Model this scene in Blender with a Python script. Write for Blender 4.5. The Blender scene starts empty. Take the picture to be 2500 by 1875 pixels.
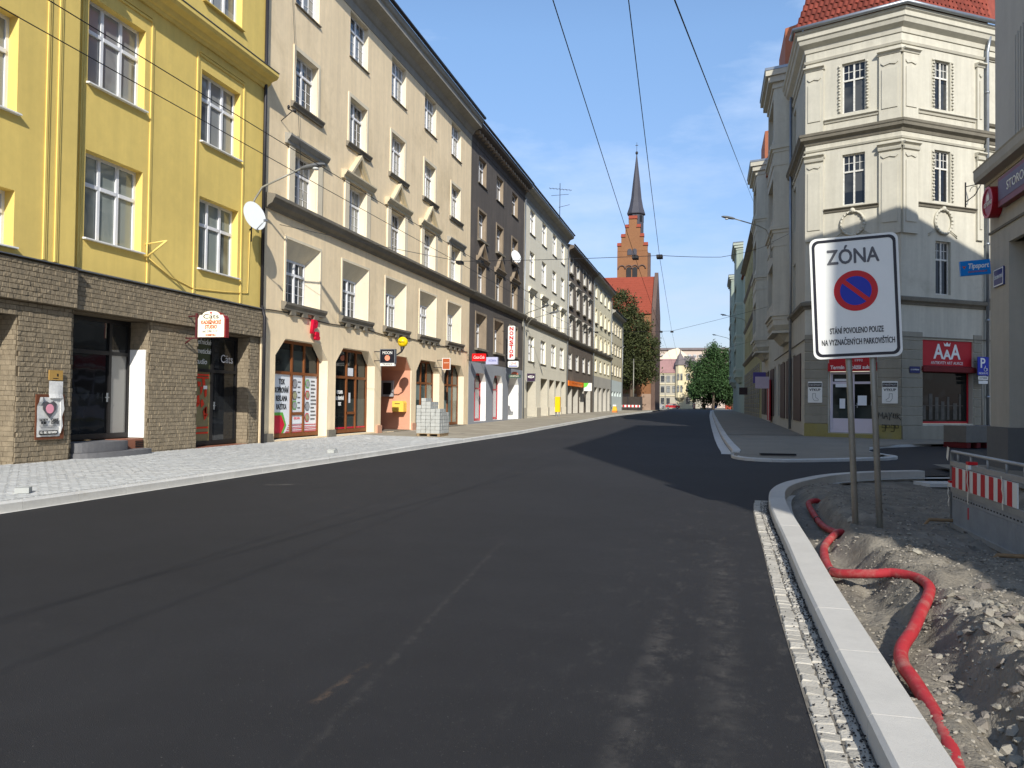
import bpy, math, random
import numpy as np
from mathutils import Matrix, Vector, noise

# ------------------------------------------------------------------ scene, camera, light
scene = bpy.context.scene
col = scene.collection
RN = random.Random(11)
rad = math.radians

cam_d = bpy.data.cameras.new("camera")
cam_d.sensor_width = 36.0
cam_d.lens = 36.0 * 1950.0 / 2500.0
cam_d.clip_end = 4000.0
cam_d.clip_start = 0.05
cam = bpy.data.objects.new("camera", cam_d)
col.objects.link(cam)
YAW, PITCH, ROLL = rad(13.979), rad(1.3125), 0.012
cam.matrix_world = (Matrix.Translation((0, 0, 1.55)) @ Matrix.Rotation(YAW, 4, 'Z')
                    @ Matrix.Rotation(math.pi / 2 + PITCH, 4, 'X') @ Matrix.Rotation(ROLL, 4, 'Z'))
scene.camera = cam

SUN_AZ = rad(20.25)      # from -Y towards +X
SUN_EL = rad(31.0)
to_sun = Vector((math.sin(SUN_AZ) * math.cos(SUN_EL), -math.cos(SUN_AZ) * math.cos(SUN_EL), math.sin(SUN_EL)))
sun_d = bpy.data.lights.new("sun", 'SUN')
sun_d.energy = 4.4
sun_d.angle = rad(0.53)
sun_d.color = (1.0, 0.95, 0.865)
sun = bpy.data.objects.new("sun", sun_d)
col.objects.link(sun)
sun.rotation_euler = to_sun.to_track_quat('Z', 'Y').to_euler()
sun.location = (20, -40, 40)

world = bpy.data.worlds.new("World")
scene.world = world
world.use_nodes = True
wn = world.node_tree
wn.nodes.clear()
w_out = wn.nodes.new('ShaderNodeOutputWorld')
w_bg = wn.nodes.new('ShaderNodeBackground')
w_sky = wn.nodes.new('ShaderNodeTexSky')
w_sky.sky_type = 'NISHITA'
w_sky.sun_disc = False
w_sky.sun_elevation = SUN_EL
w_sky.sun_rotation = math.pi - SUN_AZ
w_sky.air_density = 1.0
w_sky.dust_density = 0.5
w_sky.ozone_density = 2.2
w_tc = wn.nodes.new('ShaderNodeTexCoord')
w_map = wn.nodes.new('ShaderNodeMapping')
w_map.inputs['Scale'].default_value = (1.0, 1.0, 3.2)
w_no = wn.nodes.new('ShaderNodeTexNoise')
w_no.inputs['Scale'].default_value = 3.4
w_no.inputs['Detail'].default_value = 7.0
w_no.inputs['Roughness'].default_value = 0.6
w_rmp = wn.nodes.new('ShaderNodeValToRGB')
w_rmp.color_ramp.elements[0].position = 0.50
w_rmp.color_ramp.elements[0].color = (0, 0, 0, 1)
w_rmp.color_ramp.elements[1].position = 0.82
w_rmp.color_ramp.elements[1].color = (1, 1, 1, 1)
w_mul = wn.nodes.new('ShaderNodeMath'); w_mul.operation = 'MULTIPLY'; w_mul.inputs[1].default_value = 0.38
w_mix = wn.nodes.new('ShaderNodeMixRGB')
w_mix.inputs['Color2'].default_value = (7.0, 7.2, 7.6, 1)
wn.links.new(w_tc.outputs['Generated'], w_map.inputs['Vector'])
wn.links.new(w_map.outputs['Vector'], w_no.inputs['Vector'])
wn.links.new(w_no.outputs['Fac'], w_rmp.inputs['Fac'])
wn.links.new(w_rmp.outputs['Color'], w_mul.inputs[0])
wn.links.new(w_mul.outputs[0], w_mix.inputs['Fac'])
wn.links.new(w_sky.outputs['Color'], w_mix.inputs['Color1'])
w_sep = wn.nodes.new('ShaderNodeSeparateXYZ')
w_hz = wn.nodes.new('ShaderNodeMapRange')
w_hz.inputs['From Min'].default_value = 0.0; w_hz.inputs['From Max'].default_value = 0.42
w_hz.inputs['To Min'].default_value = 0.0; w_hz.inputs['To Max'].default_value = 1.0
w_hzc = wn.nodes.new('ShaderNodeMixRGB')
w_hzc.inputs['Color1'].default_value = (0.50, 0.44, 0.53, 1); w_hzc.inputs['Color2'].default_value = (0.98, 1.04, 1.08, 1)
w_tint = wn.nodes.new('ShaderNodeMixRGB'); w_tint.blend_type = 'MULTIPLY'; w_tint.inputs['Fac'].default_value = 1.0
wn.links.new(w_tc.outputs['Generated'], w_sep.inputs[0]); wn.links.new(w_sep.outputs['Z'], w_hz.inputs['Value'])
wn.links.new(w_hz.outputs['Result'], w_hzc.inputs['Fac']); wn.links.new(w_hzc.outputs['Color'], w_tint.inputs['Color2'])
wn.links.new(w_mix.outputs['Color'], w_tint.inputs['Color1'])
wn.links.new(w_tint.outputs['Color'], w_bg.inputs['Color'])
w_bg.inputs['Strength'].default_value = 0.15
wn.links.new(w_bg.outputs['Background'], w_out.inputs['Surface'])

scene.view_settings.view_transform = 'Standard'
scene.view_settings.look = 'None'
scene.view_settings.gamma = 1.0
scene.view_settings.use_curve_mapping = False
scene.view_settings.exposure = 0.35

# ------------------------------------------------------------------ helpers
def srgb(r, g, b):
    def c(x):
        x /= 255.0
        return x / 12.92 if x <= 0.04045 else ((x + 0.055) / 1.055) ** 2.4
    return (c(r), c(g), c(b))

MATS = {}
def mat(name, c, rough=0.8, var=0.12, scale=1.2, bump=0.0, bscale=60.0, spec=0.3, metal=0.0,
        streak=0.0, island=0.0, bstretch=None, rnd=0.0, hue=0.0, dirt=None, dirt_amt=0.5, dirt_scale=0.6, dirt_pos=0.55, coord='pos'):
    if name in MATS:
        return MATS[name]
    m = bpy.data.materials.new(name)
    m.use_nodes = True
    nt = m.node_tree; N = nt.nodes; L = nt.links
    bs = N['Principled BSDF']
    bs.inputs['Roughness'].default_value = rough
    bs.inputs['Metallic'].default_value = metal
    bs.inputs['Specular IOR Level'].default_value = spec
    if coord == 'pos':
        g = N.new('ShaderNodeNewGeometry'); vec = g.outputs['Position']
    else:
        g = N.new('ShaderNodeNewGeometry'); tc = N.new('ShaderNodeTexCoord'); vec = tc.outputs['Object']
    base = N.new('ShaderNodeRGB'); base.outputs[0].default_value = (*c, 1)
    cur = base.outputs[0]
    def noise_node(sc, detail=5, stretch=None, rough_=0.6):
        v = vec
        if stretch:
            mp = N.new('ShaderNodeMapping'); mp.inputs['Scale'].default_value = stretch
            L.new(vec, mp.inputs['Vector']); v = mp.outputs['Vector']
        n = N.new('ShaderNodeTexNoise'); n.inputs['Scale'].default_value = sc
        n.inputs['Detail'].default_value = detail; n.inputs['Roughness'].default_value = rough_
        L.new(v, n.inputs['Vector'])
        return n.outputs['Fac']
    def modulate(cur, fac, amt):
        mr = N.new('ShaderNodeMapRange')
        mr.inputs['From Min'].default_value = 0.25; mr.inputs['From Max'].default_value = 0.75
        mr.inputs['To Min'].default_value = 1 - amt; mr.inputs['To Max'].default_value = 1 + amt
        L.new(fac, mr.inputs['Value'])
        mx = N.new('ShaderNodeVectorMath'); mx.operation = 'SCALE'
        L.new(cur, mx.inputs[0]); L.new(mr.outputs['Result'], mx.inputs['Scale'])
        return mx.outputs['Vector']
    if var:
        cur = modulate(cur, noise_node(scale, 6), var)
        cur = modulate(cur, noise_node(scale * 9.3, 4), var * 0.5)
    if streak:
        cur = modulate(cur, noise_node(2.2, 5, (1.6, 1.6, 0.12)), streak)
    if dirt is not None:
        f = noise_node(dirt_scale, 7, None, 0.7)
        rp = N.new('ShaderNodeValToRGB')
        rp.color_ramp.elements[0].position = dirt_pos; rp.color_ramp.elements[0].color = (0, 0, 0, 1)
        rp.color_ramp.elements[1].position = min(1.0, dirt_pos + 0.2); rp.color_ramp.elements[1].color = (dirt_amt,) * 3 + (1,)
        L.new(f, rp.inputs['Fac'])
        mx = N.new('ShaderNodeMixRGB'); mx.inputs['Color2'].default_value = (*dirt, 1)
        L.new(rp.outputs['Color'], mx.inputs['Fac']); L.new(cur, mx.inputs['Color1'])
        cur = mx.outputs['Color']
    if island:
        mr = N.new('ShaderNodeMapRange'); mr.inputs['To Min'].default_value = 1 - island; mr.inputs['To Max'].default_value = 1 + island
        L.new(g.outputs['Random Per Island'], mr.inputs['Value'])
        mx = N.new('ShaderNodeVectorMath'); mx.operation = 'SCALE'
        L.new(cur, mx.inputs[0]); L.new(mr.outputs['Result'], mx.inputs['Scale']); cur = mx.outputs['Vector']
    if rnd or hue:
        oi = N.new('ShaderNodeObjectInfo')
        hs = N.new('ShaderNodeHueSaturation')
        if rnd:
            mr = N.new('ShaderNodeMapRange'); mr.inputs['To Min'].default_value = 1 - rnd; mr.inputs['To Max'].default_value = 1 + rnd
            L.new(oi.outputs['Random'], mr.inputs['Value']); L.new(mr.outputs['Result'], hs.inputs['Value'])
        if hue:
            mr = N.new('ShaderNodeMapRange'); mr.inputs['To Min'].default_value = .5 - hue; mr.inputs['To Max'].default_value = .5 + hue
            L.new(oi.outputs['Random'], mr.inputs['Value']); L.new(mr.outputs['Result'], hs.inputs['Hue'])
        L.new(cur, hs.inputs['Color']); cur = hs.outputs['Color']
    L.new(cur, bs.inputs['Base Color'])
    if bump:
        bn = N.new('ShaderNodeBump'); bn.inputs['Strength'].default_value = bump; bn.inputs['Distance'].default_value = 0.02
        L.new(noise_node(bscale, 4, bstretch), bn.inputs['Height']); L.new(bn.outputs['Normal'], bs.inputs['Normal'])
    MATS[name] = m
    return m

def glass_mat(name, dark, light, share=0.35, rough=0.03, tint_scale=1.3, spec=0.55):
    """opaque seen-through pane: dark room or a blind behind, with a wavy reflective face"""
    if name in MATS:
        return MATS[name]
    m = bpy.data.materials.new(name); m.use_nodes = True
    nt = m.node_tree; N = nt.nodes; L = nt.links
    bs = N['Principled BSDF']
    bs.inputs['Roughness'].default_value = rough
    bs.inputs['Specular IOR Level'].default_value = spec
    oi = N.new('ShaderNodeObjectInfo')
    g = N.new('ShaderNodeNewGeometry')
    n = N.new('ShaderNodeTexNoise'); n.inputs['Scale'].default_value = tint_scale; n.inputs['Detail'].default_value = 2
    L.new(g.outputs['Position'], n.inputs['Vector'])
    ad = N.new('ShaderNodeMath'); ad.operation = 'MULTIPLY_ADD'; ad.inputs[1].default_value = 0.5
    sn = N.new('ShaderNodeVectorMath'); sn.operation = 'SNAP'; sn.inputs[1].default_value = (2.07, 2.07, 1.62)
    wnz = N.new('ShaderNodeTexWhiteNoise'); L.new(g.outputs['Position'], sn.inputs[0]); L.new(sn.outputs['Vector'], wnz.inputs['Vector'])
    mixr = N.new('ShaderNodeMath'); mixr.operation = 'MULTIPLY_ADD'; mixr.inputs[1].default_value = .3; L.new(oi.outputs['Random'], mixr.inputs[0])
    w7 = N.new('ShaderNodeMath'); w7.operation = 'MULTIPLY'; w7.inputs[1].default_value = .7; L.new(wnz.outputs['Value'], w7.inputs[0]); L.new(w7.outputs[0], mixr.inputs[2])
    L.new(n.outputs['Fac'], ad.inputs[0]); L.new(mixr.outputs[0], ad.inputs[2])
    rp = N.new('ShaderNodeValToRGB')
    rp.color_ramp.elements[0].position = max(0.0, 1.2 - share - 0.12); rp.color_ramp.elements[0].color = (*dark, 1)
    rp.color_ramp.elements[1].position = min(1.0, 1.2 - share + 0.05); rp.color_ramp.elements[1].color = (*light, 1)
    L.new(ad.outputs[0], rp.inputs['Fac']); L.new(rp.outputs['Color'], bs.inputs['Base Color'])
    b = N.new('ShaderNodeBump'); b.inputs['Strength'].default_value = 0.06; b.inputs['Distance'].default_value = 0.05
    n2 = N.new('ShaderNodeTexNoise'); n2.inputs['Scale'].default_value = 1.7; n2.inputs['Detail'].default_value = 1
    L.new(g.outputs['Position'], n2.inputs['Vector']); L.new(n2.outputs['Fac'], b.inputs['Height']); L.new(b.outputs['Normal'], bs.inputs['Normal'])
    MATS[name] = m
    return m

class MB:
    """collects faces; mesh() makes one mesh datablock"""
    def __init__(s): s.v = []; s.f = []; s.m = []; s.sm = []
    def poly(s, pts, m=0, smooth=False):
        i = len(s.v); s.v.extend([tuple(p) for p in pts]); s.f.append(tuple(range(i, i + len(pts)))); s.m.append(m); s.sm.append(smooth); return s
    def box(s, x0, x1, y0, y1, z0, z1, m=0):
        i = len(s.v)
        s.v.extend([(x0, y0, z0), (x1, y0, z0), (x1, y1, z0), (x0, y1, z0), (x0, y0, z1), (x1, y0, z1), (x1, y1, z1), (x0, y1, z1)])
        for q in ((0, 3, 2, 1), (4, 5, 6, 7), (0, 1, 5, 4), (1, 2, 6, 5), (2, 3, 7, 6), (3, 0, 4, 7)):
            s.f.append(tuple(i + k for k in q)); s.m.append(m); s.sm.append(False)
        return s
    def prism(s, pts, axis, a, b, m=0, smooth=False):
        def p3(p, t):
            return {'x': (t, p[0], p[1]), 'y': (p[0], t, p[1]), 'z': (p[0], p[1], t)}[axis]
        n = len(pts); i = len(s.v)
        s.v.extend([p3(p, a) for p in pts]); s.v.extend([p3(p, b) for p in pts])
        s.f.append(tuple(i + k for k in range(n))[::-1]); s.m.append(m); s.sm.append(False)
        s.f.append(tuple(i + n + k for k in range(n))); s.m.append(m); s.sm.append(False)
        for k in range(n):
            k2 = (k + 1) % n
            s.f.append((i + k, i + k2, i + n + k2, i + n + k)); s.m.append(m); s.sm.append(smooth)
        return s
    def tube(s, pts, r, n=8, m=0, smooth=True):
        pts = [Vector(p) for p in pts]; i0 = len(s.v); k = len(pts)
        rr = r if isinstance(r, (list, tuple)) else [r] * k
        up = Vector((0, 0, 1))
        prev = None
        for j, p in enumerate(pts):
            t = (pts[min(j + 1, k - 1)] - pts[max(j - 1, 0)]).normalized()
            if prev is None:
                a = t.cross(up)
                if a.length < 1e-3: a = t.cross(Vector((1, 0, 0)))
            else:
                a = prev - t * prev.dot(t)
            a.normalize(); prev = a; b = t.cross(a)
            for q in range(n):
                an = 2 * math.pi * q / n
                s.v.append(tuple(p + (a * math.cos(an) + b * math.sin(an)) * rr[j]))
        for j in range(k - 1):
            for q in range(n):
                q2 = (q + 1) % n
                s.f.append((i0 + j * n + q, i0 + j * n + q2, i0 + (j + 1) * n + q2, i0 + (j + 1) * n + q)); s.m.append(m); s.sm.append(smooth)
        s.f.append(tuple(i0 + q for q in range(n))[::-1]); s.m.append(m); s.sm.append(False)
        s.f.append(tuple(i0 + (k - 1) * n + q for q in range(n))); s.m.append(m); s.sm.append(False)
        return s
    def lathe(s, prof, n=16, c=(0, 0, 0), m=0, smooth=True, axis='z', a0=0.0):
        i0 = len(s.v); k = len(prof)
        for (r, h) in prof:
            for q in range(n):
                an = a0 + 2 * math.pi * q / n
                x, y = r * math.cos(an), r * math.sin(an)
                p = {'z': (x, y, h), 'y': (x, h, y), 'x': (h, x, y)}[axis]
                s.v.append((c[0] + p[0], c[1] + p[1], c[2] + p[2]))
        for j in range(k - 1):
            for q in range(n):
                q2 = (q + 1) % n
                s.f.append((i0 + j * n + q, i0 + j * n + q2, i0 + (j + 1) * n + q2, i0 + (j + 1) * n + q)); s.m.append(m); s.sm.append(smooth)
        s.f.append(tuple(i0 + q for q in range(n))[::-1]); s.m.append(m); s.sm.append(False)
        s.f.append(tuple(i0 + (k - 1) * n + q for q in range(n))); s.m.append(m); s.sm.append(False)
        return s
    def mesh(s, name, mats):
        me = bpy.data.meshes.new(name)
        me.from_pydata(s.v, [], s.f)
        if not isinstance(mats, (list, tuple)): mats = [mats]
        for x in mats: me.materials.append(x)
        if len(mats) > 1: me.polygons.foreach_set('material_index', s.m)
        if any(s.sm): me.polygons.foreach_set('use_smooth', s.sm)
        me.update()
        return me

def obj(name, me, parent=None, mtx=None, loc=None):
    o = bpy.data.objects.new(name, me)
    col.objects.link(o)
    if parent is not None: o.parent = parent
    if mtx is not None: o.matrix_local = mtx
    elif loc is not None: o.location = loc
    return o
def tag(o, label=None, cat=None, group=None, kind=None):
    if label: o['label'] = label
    if cat: o['category'] = cat
    if group: o['group'] = group
    if kind: o['kind'] = kind
    return o
def thing(name, label, cat, loc=(0, 0, 0), rotz=0.0, group=None):
    o = bpy.data.objects.new(name, None); col.objects.link(o)
    o.empty_display_size = 0.3
    o.location = loc; o.rotation_euler = (0, 0, rotz)
    return tag(o, label, cat, group)
def part(name, mb, mats, parent, F=None):
    return obj(name, mb.mesh(name, mats), parent, F)
def struct(name, mb, mats):
    return tag(obj(name, mb.mesh(name, mats)), kind='structure')

def frame(x, y, ang=0.0, z=0.0):
    return Matrix.Translation((x, y, z)) @ Matrix.Rotation(ang, 4, 'Z')
I4 = Matrix.Identity(4)

def text_mesh(s, size, mt, ext=0.003, width=None, align='CENTER', shear=0.0, bold=0.0, space=1.0, fat=0.0):
    cu = bpy.data.curves.new('lettering', 'FONT')
    cu.body = s; cu.size = size; cu.extrude = ext; cu.align_x = align; cu.align_y = 'CENTER'
    cu.resolution_u = 3; cu.shear = shear; cu.offset = bold; cu.space_character = space
    o = bpy.data.objects.new('lettering', cu); col.objects.link(o)
    dg = bpy.context.evaluated_depsgraph_get()
    me = bpy.data.meshes.new_from_object(o.evaluated_get(dg))
    bpy.data.objects.remove(o); bpy.data.curves.remove(cu)
    me.materials.clear(); me.materials.append(mt)
    if width:
        xs = [v.co.x for v in me.vertices]
        if xs:
            k = width / max(1e-6, max(xs) - min(xs))
            for v in me.vertices: v.co.x *= k
    me.name = 'lettering'
    if fat:
        n = len(me.vertices); V_ = [v.co.copy() for v in me.vertices]; F_ = [tuple(p.vertices) for p in me.polygons]
        vv = []; ff = []
        for k, (dx, dy) in enumerate(((-fat, 0), (fat, 0), (0, fat), (0, -fat))):
            vv += [(c.x + dx, c.y + dy, c.z + k * .0001) for c in V_]; ff += [tuple(i + k * n for i in f) for f in F_]
        bpy.data.meshes.remove(me); me = bpy.data.meshes.new('lettering'); me.from_pydata(vv, [], ff); me.materials.append(mt); me.update()
    return me
def pieces(name, boxes, mats, parent, F=None):
    """each box a part of its own"""
    for b in boxes: part(name, MB().box(*b), mats, parent, F)
RX90 = Matrix.Rotation(math.pi / 2, 4, 'X')
def lettering(parent, s, size, mt, x, y, z, F=I4, **kw):
    return obj('lettering', text_mesh(s, size, mt, **kw), parent, F @ Matrix.Translation((x, y, z)) @ RX90)

# ------------------------------------------------------------------ facade building blocks
def op(x0, x1, z0, z1, d=0.22, inner=None, ch=None):
    return dict(x0=x0, x1=x1, z0=z0, z1=z1, d=d, inner=inner, ch=ch)

def wall(mb, x0, x1, z0, z1, ops=(), m=0, rm=None, y=0.0):
    rm = m if rm is None else rm
    xs = sorted({x0, x1} | {v for o in ops for v in (o['x0'], o['x1']) if x0 < v < x1})
    zs = sorted({z0, z1} | {v for o in ops for v in (o['z0'], o['z1']) if z0 < v < z1})
    for i in range(len(xs) - 1):
        j = 0
        while j < len(zs) - 1:
            cx = (xs[i] + xs[i + 1]) / 2
            def free(jj):
                cz = (zs[jj] + zs[jj + 1]) / 2
                return not any(o['x0'] < cx < o['x1'] and o['z0'] < cz < o['z1'] for o in ops)
            if not free(j): j += 1; continue
            k = j
            while k + 1 < len(zs) - 1 and free(k + 1): k += 1
            mb.poly([(xs[i], y, zs[j]), (xs[i + 1], y, zs[j]), (xs[i + 1], y, zs[k + 1]), (xs[i], y, zs[k + 1])], m)
            j = k + 1
    for o in ops:
        a, b, c, d_ = o['x0'], o['x1'], o['z0'], o['z1']; D = o['d'] + y
        ia, ib, ic, id_ = o['inner'] if o['inner'] else (a, b, c, d_)
        if o['ch']:
            cx, cz = o['ch']
            out = [(a, c), (b, c), (b, d_ - cz), (b - cx, d_), (a + cx, d_), (a, d_ - cz)]
            inn = [(ia, ic), (ib, ic), (ib, id_ - cz), (ib - cx, id_), (ia + cx, id_), (ia, id_ - cz)]
            mb.poly([(b, y, d_ - cz), (b, y, d_), (b - cx, y, d_)], m)
            mb.poly([(a, y, d_ - cz), (a + cx, y, d_), (a, y, d_)], m)
        else:
            out = [(a, c), (b, c), (b, d_), (a, d_)]; inn = [(ia, ic), (ib, ic), (ib, id_), (ia, id_)]
        n = len(out)
        for k in range(n):
            k2 = (k + 1) % n
            mb.poly([(out[k][0], y, out[k][1]), (out[k2][0], y, out[k2][1]), (inn[k2][0], D, inn[k2][1]), (inn[k][0], D, inn[k][1])], rm)
    return mb

_wc = {}
def window(root, x0, x1, z0, z1, y, F=I4, cols=2, tr=0.32, bars=None, fm=None, gm=None, fw=0.07, mw=0.085, single=False, sill=None, name='window', open_leaf=False, deep=0.07):
    w, h = round(x1 - x0, 3), round(z1 - z0, 3)
    key = (w, h, cols, tr, bars, fm.name, gm.name, fw, mw, single)
    if key not in _wc:
        mb = MB()
        mb.box(0, fw, 0, deep, 0, h); mb.box(w - fw, w, 0, deep, 0, h)
        mb.box(fw, w - fw, 0, deep, 0, fw); mb.box(fw, w - fw, 0, deep, h - fw, h)
        xs = [fw]
        iw = (w - 2 * fw - (cols - 1) * mw) / cols
        rects = []
        zt = h * (1 - tr) if tr else None
        for c in range(cols):
            a = fw + c * (iw + mw); b = a + iw
            if c < cols - 1: mb.box(b, b + mw, -0.012, deep - 0.004, fw, h - fw)
            if zt:
                rects.append((a, b, fw, zt - mw / 2)); rects.append((a, b, zt + mw / 2, h - fw))
            else:
                rects.append((a, b, fw, h - fw))
        if zt:
            for c in range(cols):
                a = fw + c * (iw + mw)
                mb.box(a, a + iw, -0.02, deep - 0.008, zt - mw / 2, zt + mw / 2)
        if bars:
            for (a, b, c, d) in rects:
                nx, ny = bars if (d - c) > 0.45 * h else (bars[0], 1)
                for i in range(1, nx):
                    t = a + (b - a) * i / nx; mb.box(t - .008, t + .008, 0.02, 0.05, c, d)
                for i in range(1, ny):
                    t = c + (d - c) * i / ny; mb.box(a, b, 0.022, 0.048, t - .008, t + .008)
        fme = mb.mesh('window', fm)
        panes = []
        if single:
            panes.append((MB().poly([(fw, 0, fw), (w - fw, 0, fw), (w - fw, 0, h - fw), (fw, 0, h - fw)]).mesh('pane', gm), (0, 0.035, 0)))
        else:
            cache = {}
            for (a, b, c, d) in rects:
                k = (round(b - a, 3), round(d - c, 3))
                if k not in cache:
                    cache[k] = MB().poly([(0, 0, 0), (b - a, 0, 0), (b - a, 0, d - c), (0, 0, d - c)]).mesh('pane', gm)
                panes.append((cache[k], (a, 0.035, c)))
        _wc[key] = (fme, panes)
    fme, panes = _wc[key]
    wo = obj(name, fme, root, F @ Matrix.Translation((x0, y, z0)))
    for me, l in panes: obj('pane', me, wo, loc=l)
    return wo

def wchild(w, name, mb, mats, x0, y, z0):
    """sub-part of a window given in facade coordinates"""
    o = obj(name, mb.mesh(name, mats), w); o.location = (-x0, -y, -z0); return o

def body(mb, x0, x1, z0, z1, depth, m=0):
    mb.poly([(x0 + .006, 0.0, z0), (x0 + .006, depth, z0), (x0 + .006, depth, z1), (x0 + .006, 0.0, z1)], m)
    mb.poly([(x1 - .006, 0.0, z0), (x1 - .006, depth, z0), (x1 - .006, depth, z1), (x1 - .006, 0.0, z1)], m)
    mb.poly([(x0, depth, z0), (x1, depth, z0), (x1, depth, z1), (x0, depth, z1)], m)
    return mb

# ------------------------------------------------------------------ common materials
M_white = mat('white_frame', srgb(225, 226, 228), .45, .06, 3, spec=.4)
M_whitep = mat('white_paint', srgb(232, 232, 228), .7, .05, 2)
M_glass = glass_mat('glass', (0.045, 0.052, 0.062), (0.27, 0.28, 0.275), .5)
M_glass_blind = glass_mat('glass_with_blind', (0.07, 0.08, 0.08), (0.24, 0.27, 0.25), .75)
M_glass_old = glass_mat('old_dark_glass', (0.012, 0.014, 0.018), (0.07, 0.072, 0.07), .3, spec=.4)
M_glass_shop = glass_mat('shop_glass', (0.012, 0.014, 0.013), (0.05, 0.06, 0.055), .3, spec=.22)
M_glass_far = glass_mat('glass_far', (0.03, 0.035, 0.045), (0.26, 0.26, 0.25), .5)
M_lead = mat('grey_sheet_metal', srgb(120, 122, 125), .45, .15, 2, metal=.6)
M_dark_metal = mat('dark_metal', srgb(48, 47, 50), .5, .15, 3, metal=.3)
M_zinc = mat('zinc', srgb(150, 155, 160), .42, .12, 3, metal=.7)
M_black = mat('black_paint', srgb(28, 28, 30), .5, .1, 3)
M_roofred = mat('red_roof_tile', srgb(140, 70, 54), .8, .25, 1.2, bump=.3, bscale=12)
M_roofdark = mat('dark_roof', srgb(60, 55, 55), .8, .2, 1.5)
M_ink = mat('black_ink', srgb(30, 30, 32), .6, 0)
M_inkgrey = mat('grey_ink', srgb(95, 95, 98), .6, 0)
M_redink = mat('red_ink', srgb(200, 26, 38), .55, .03)
M_cable = mat('black_cable', srgb(30, 30, 33), .6, 0)

def zg(Y):
    return 0.0 if Y < 38 else min(0.30, 0.30 * (Y - 38) / 37.0)

# ------------------------------------------------------------------ ground, road, pavements
M_earth = mat('earth', srgb(120, 112, 98), .95, .25, .8)
M_asphalt = mat('asphalt', srgb(43, 43, 45), .78, .20, .22, bump=.5, bscale=160, spec=.25,
                dirt=srgb(84, 80, 74), dirt_amt=.30, dirt_scale=1.5, dirt_pos=.62)
def speckle(m, scale, pos, colr, amt=1.0):
    """scattered pale grains and dust streaks on top of a material's colour"""
    nt = m.node_tree; N = nt.nodes; L = nt.links; bs = N['Principled BSDF']
    src = bs.inputs['Base Color'].links[0].from_socket
    g_ = N.new('ShaderNodeNewGeometry')
    v = N.new('ShaderNodeTexVoronoi'); v.inputs['Scale'].default_value = scale
    L.new(g_.outputs['Position'], v.inputs['Vector'])
    n_ = N.new('ShaderNodeTexNoise'); n_.inputs['Scale'].default_value = .9; n_.inputs['Detail'].default_value = 4
    L.new(g_.outputs['Position'], n_.inputs['Vector'])
    cmp_ = N.new('ShaderNodeMath'); cmp_.operation = 'LESS_THAN'; cmp_.inputs[1].default_value = pos
    L.new(v.outputs['Distance'], cmp_.inputs[0])
    sel = N.new('ShaderNodeSeparateColor'); L.new(v.outputs['Color'], sel.inputs['Color'])
    gt = N.new('ShaderNodeMath'); gt.operation = 'GREATER_THAN'; gt.inputs[1].default_value = .80
    ad = N.new('ShaderNodeMath'); ad.operation = 'MULTIPLY_ADD'; ad.inputs[1].default_value = .5; L.new(n_.outputs['Fac'], ad.inputs[0]); L.new(sel.outputs['Red'], ad.inputs[2])
    sb = N.new('ShaderNodeMath'); sb.operation = 'SUBTRACT'; sb.inputs[1].default_value = .25; L.new(ad.outputs[0], sb.inputs[0]); L.new(sb.outputs[0], gt.inputs[0])
    mu = N.new('ShaderNodeMath'); mu.operation = 'MULTIPLY'; L.new(cmp_.outputs[0], mu.inputs[0]); L.new(gt.outputs[0], mu.inputs[1])
    m2_ = N.new('ShaderNodeMath'); m2_.operation = 'MULTIPLY'; m2_.inputs[1].default_value = amt; L.new(mu.outputs[0], m2_.inputs[0])
    mx = N.new('ShaderNodeMixRGB'); mx.inputs['Color2'].default_value = (*colr, 1); L.new(m2_.outputs[0], mx.inputs['Fac']); L.new(src, mx.inputs['Color1'])
    L.new(mx.outputs['Color'], bs.inputs['Base Color'])
speckle(M_asphalt, 21, .07, srgb(150, 146, 138), .45)
speckle(M_asphalt, 60, .22, srgb(96, 94, 90), .35)
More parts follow.
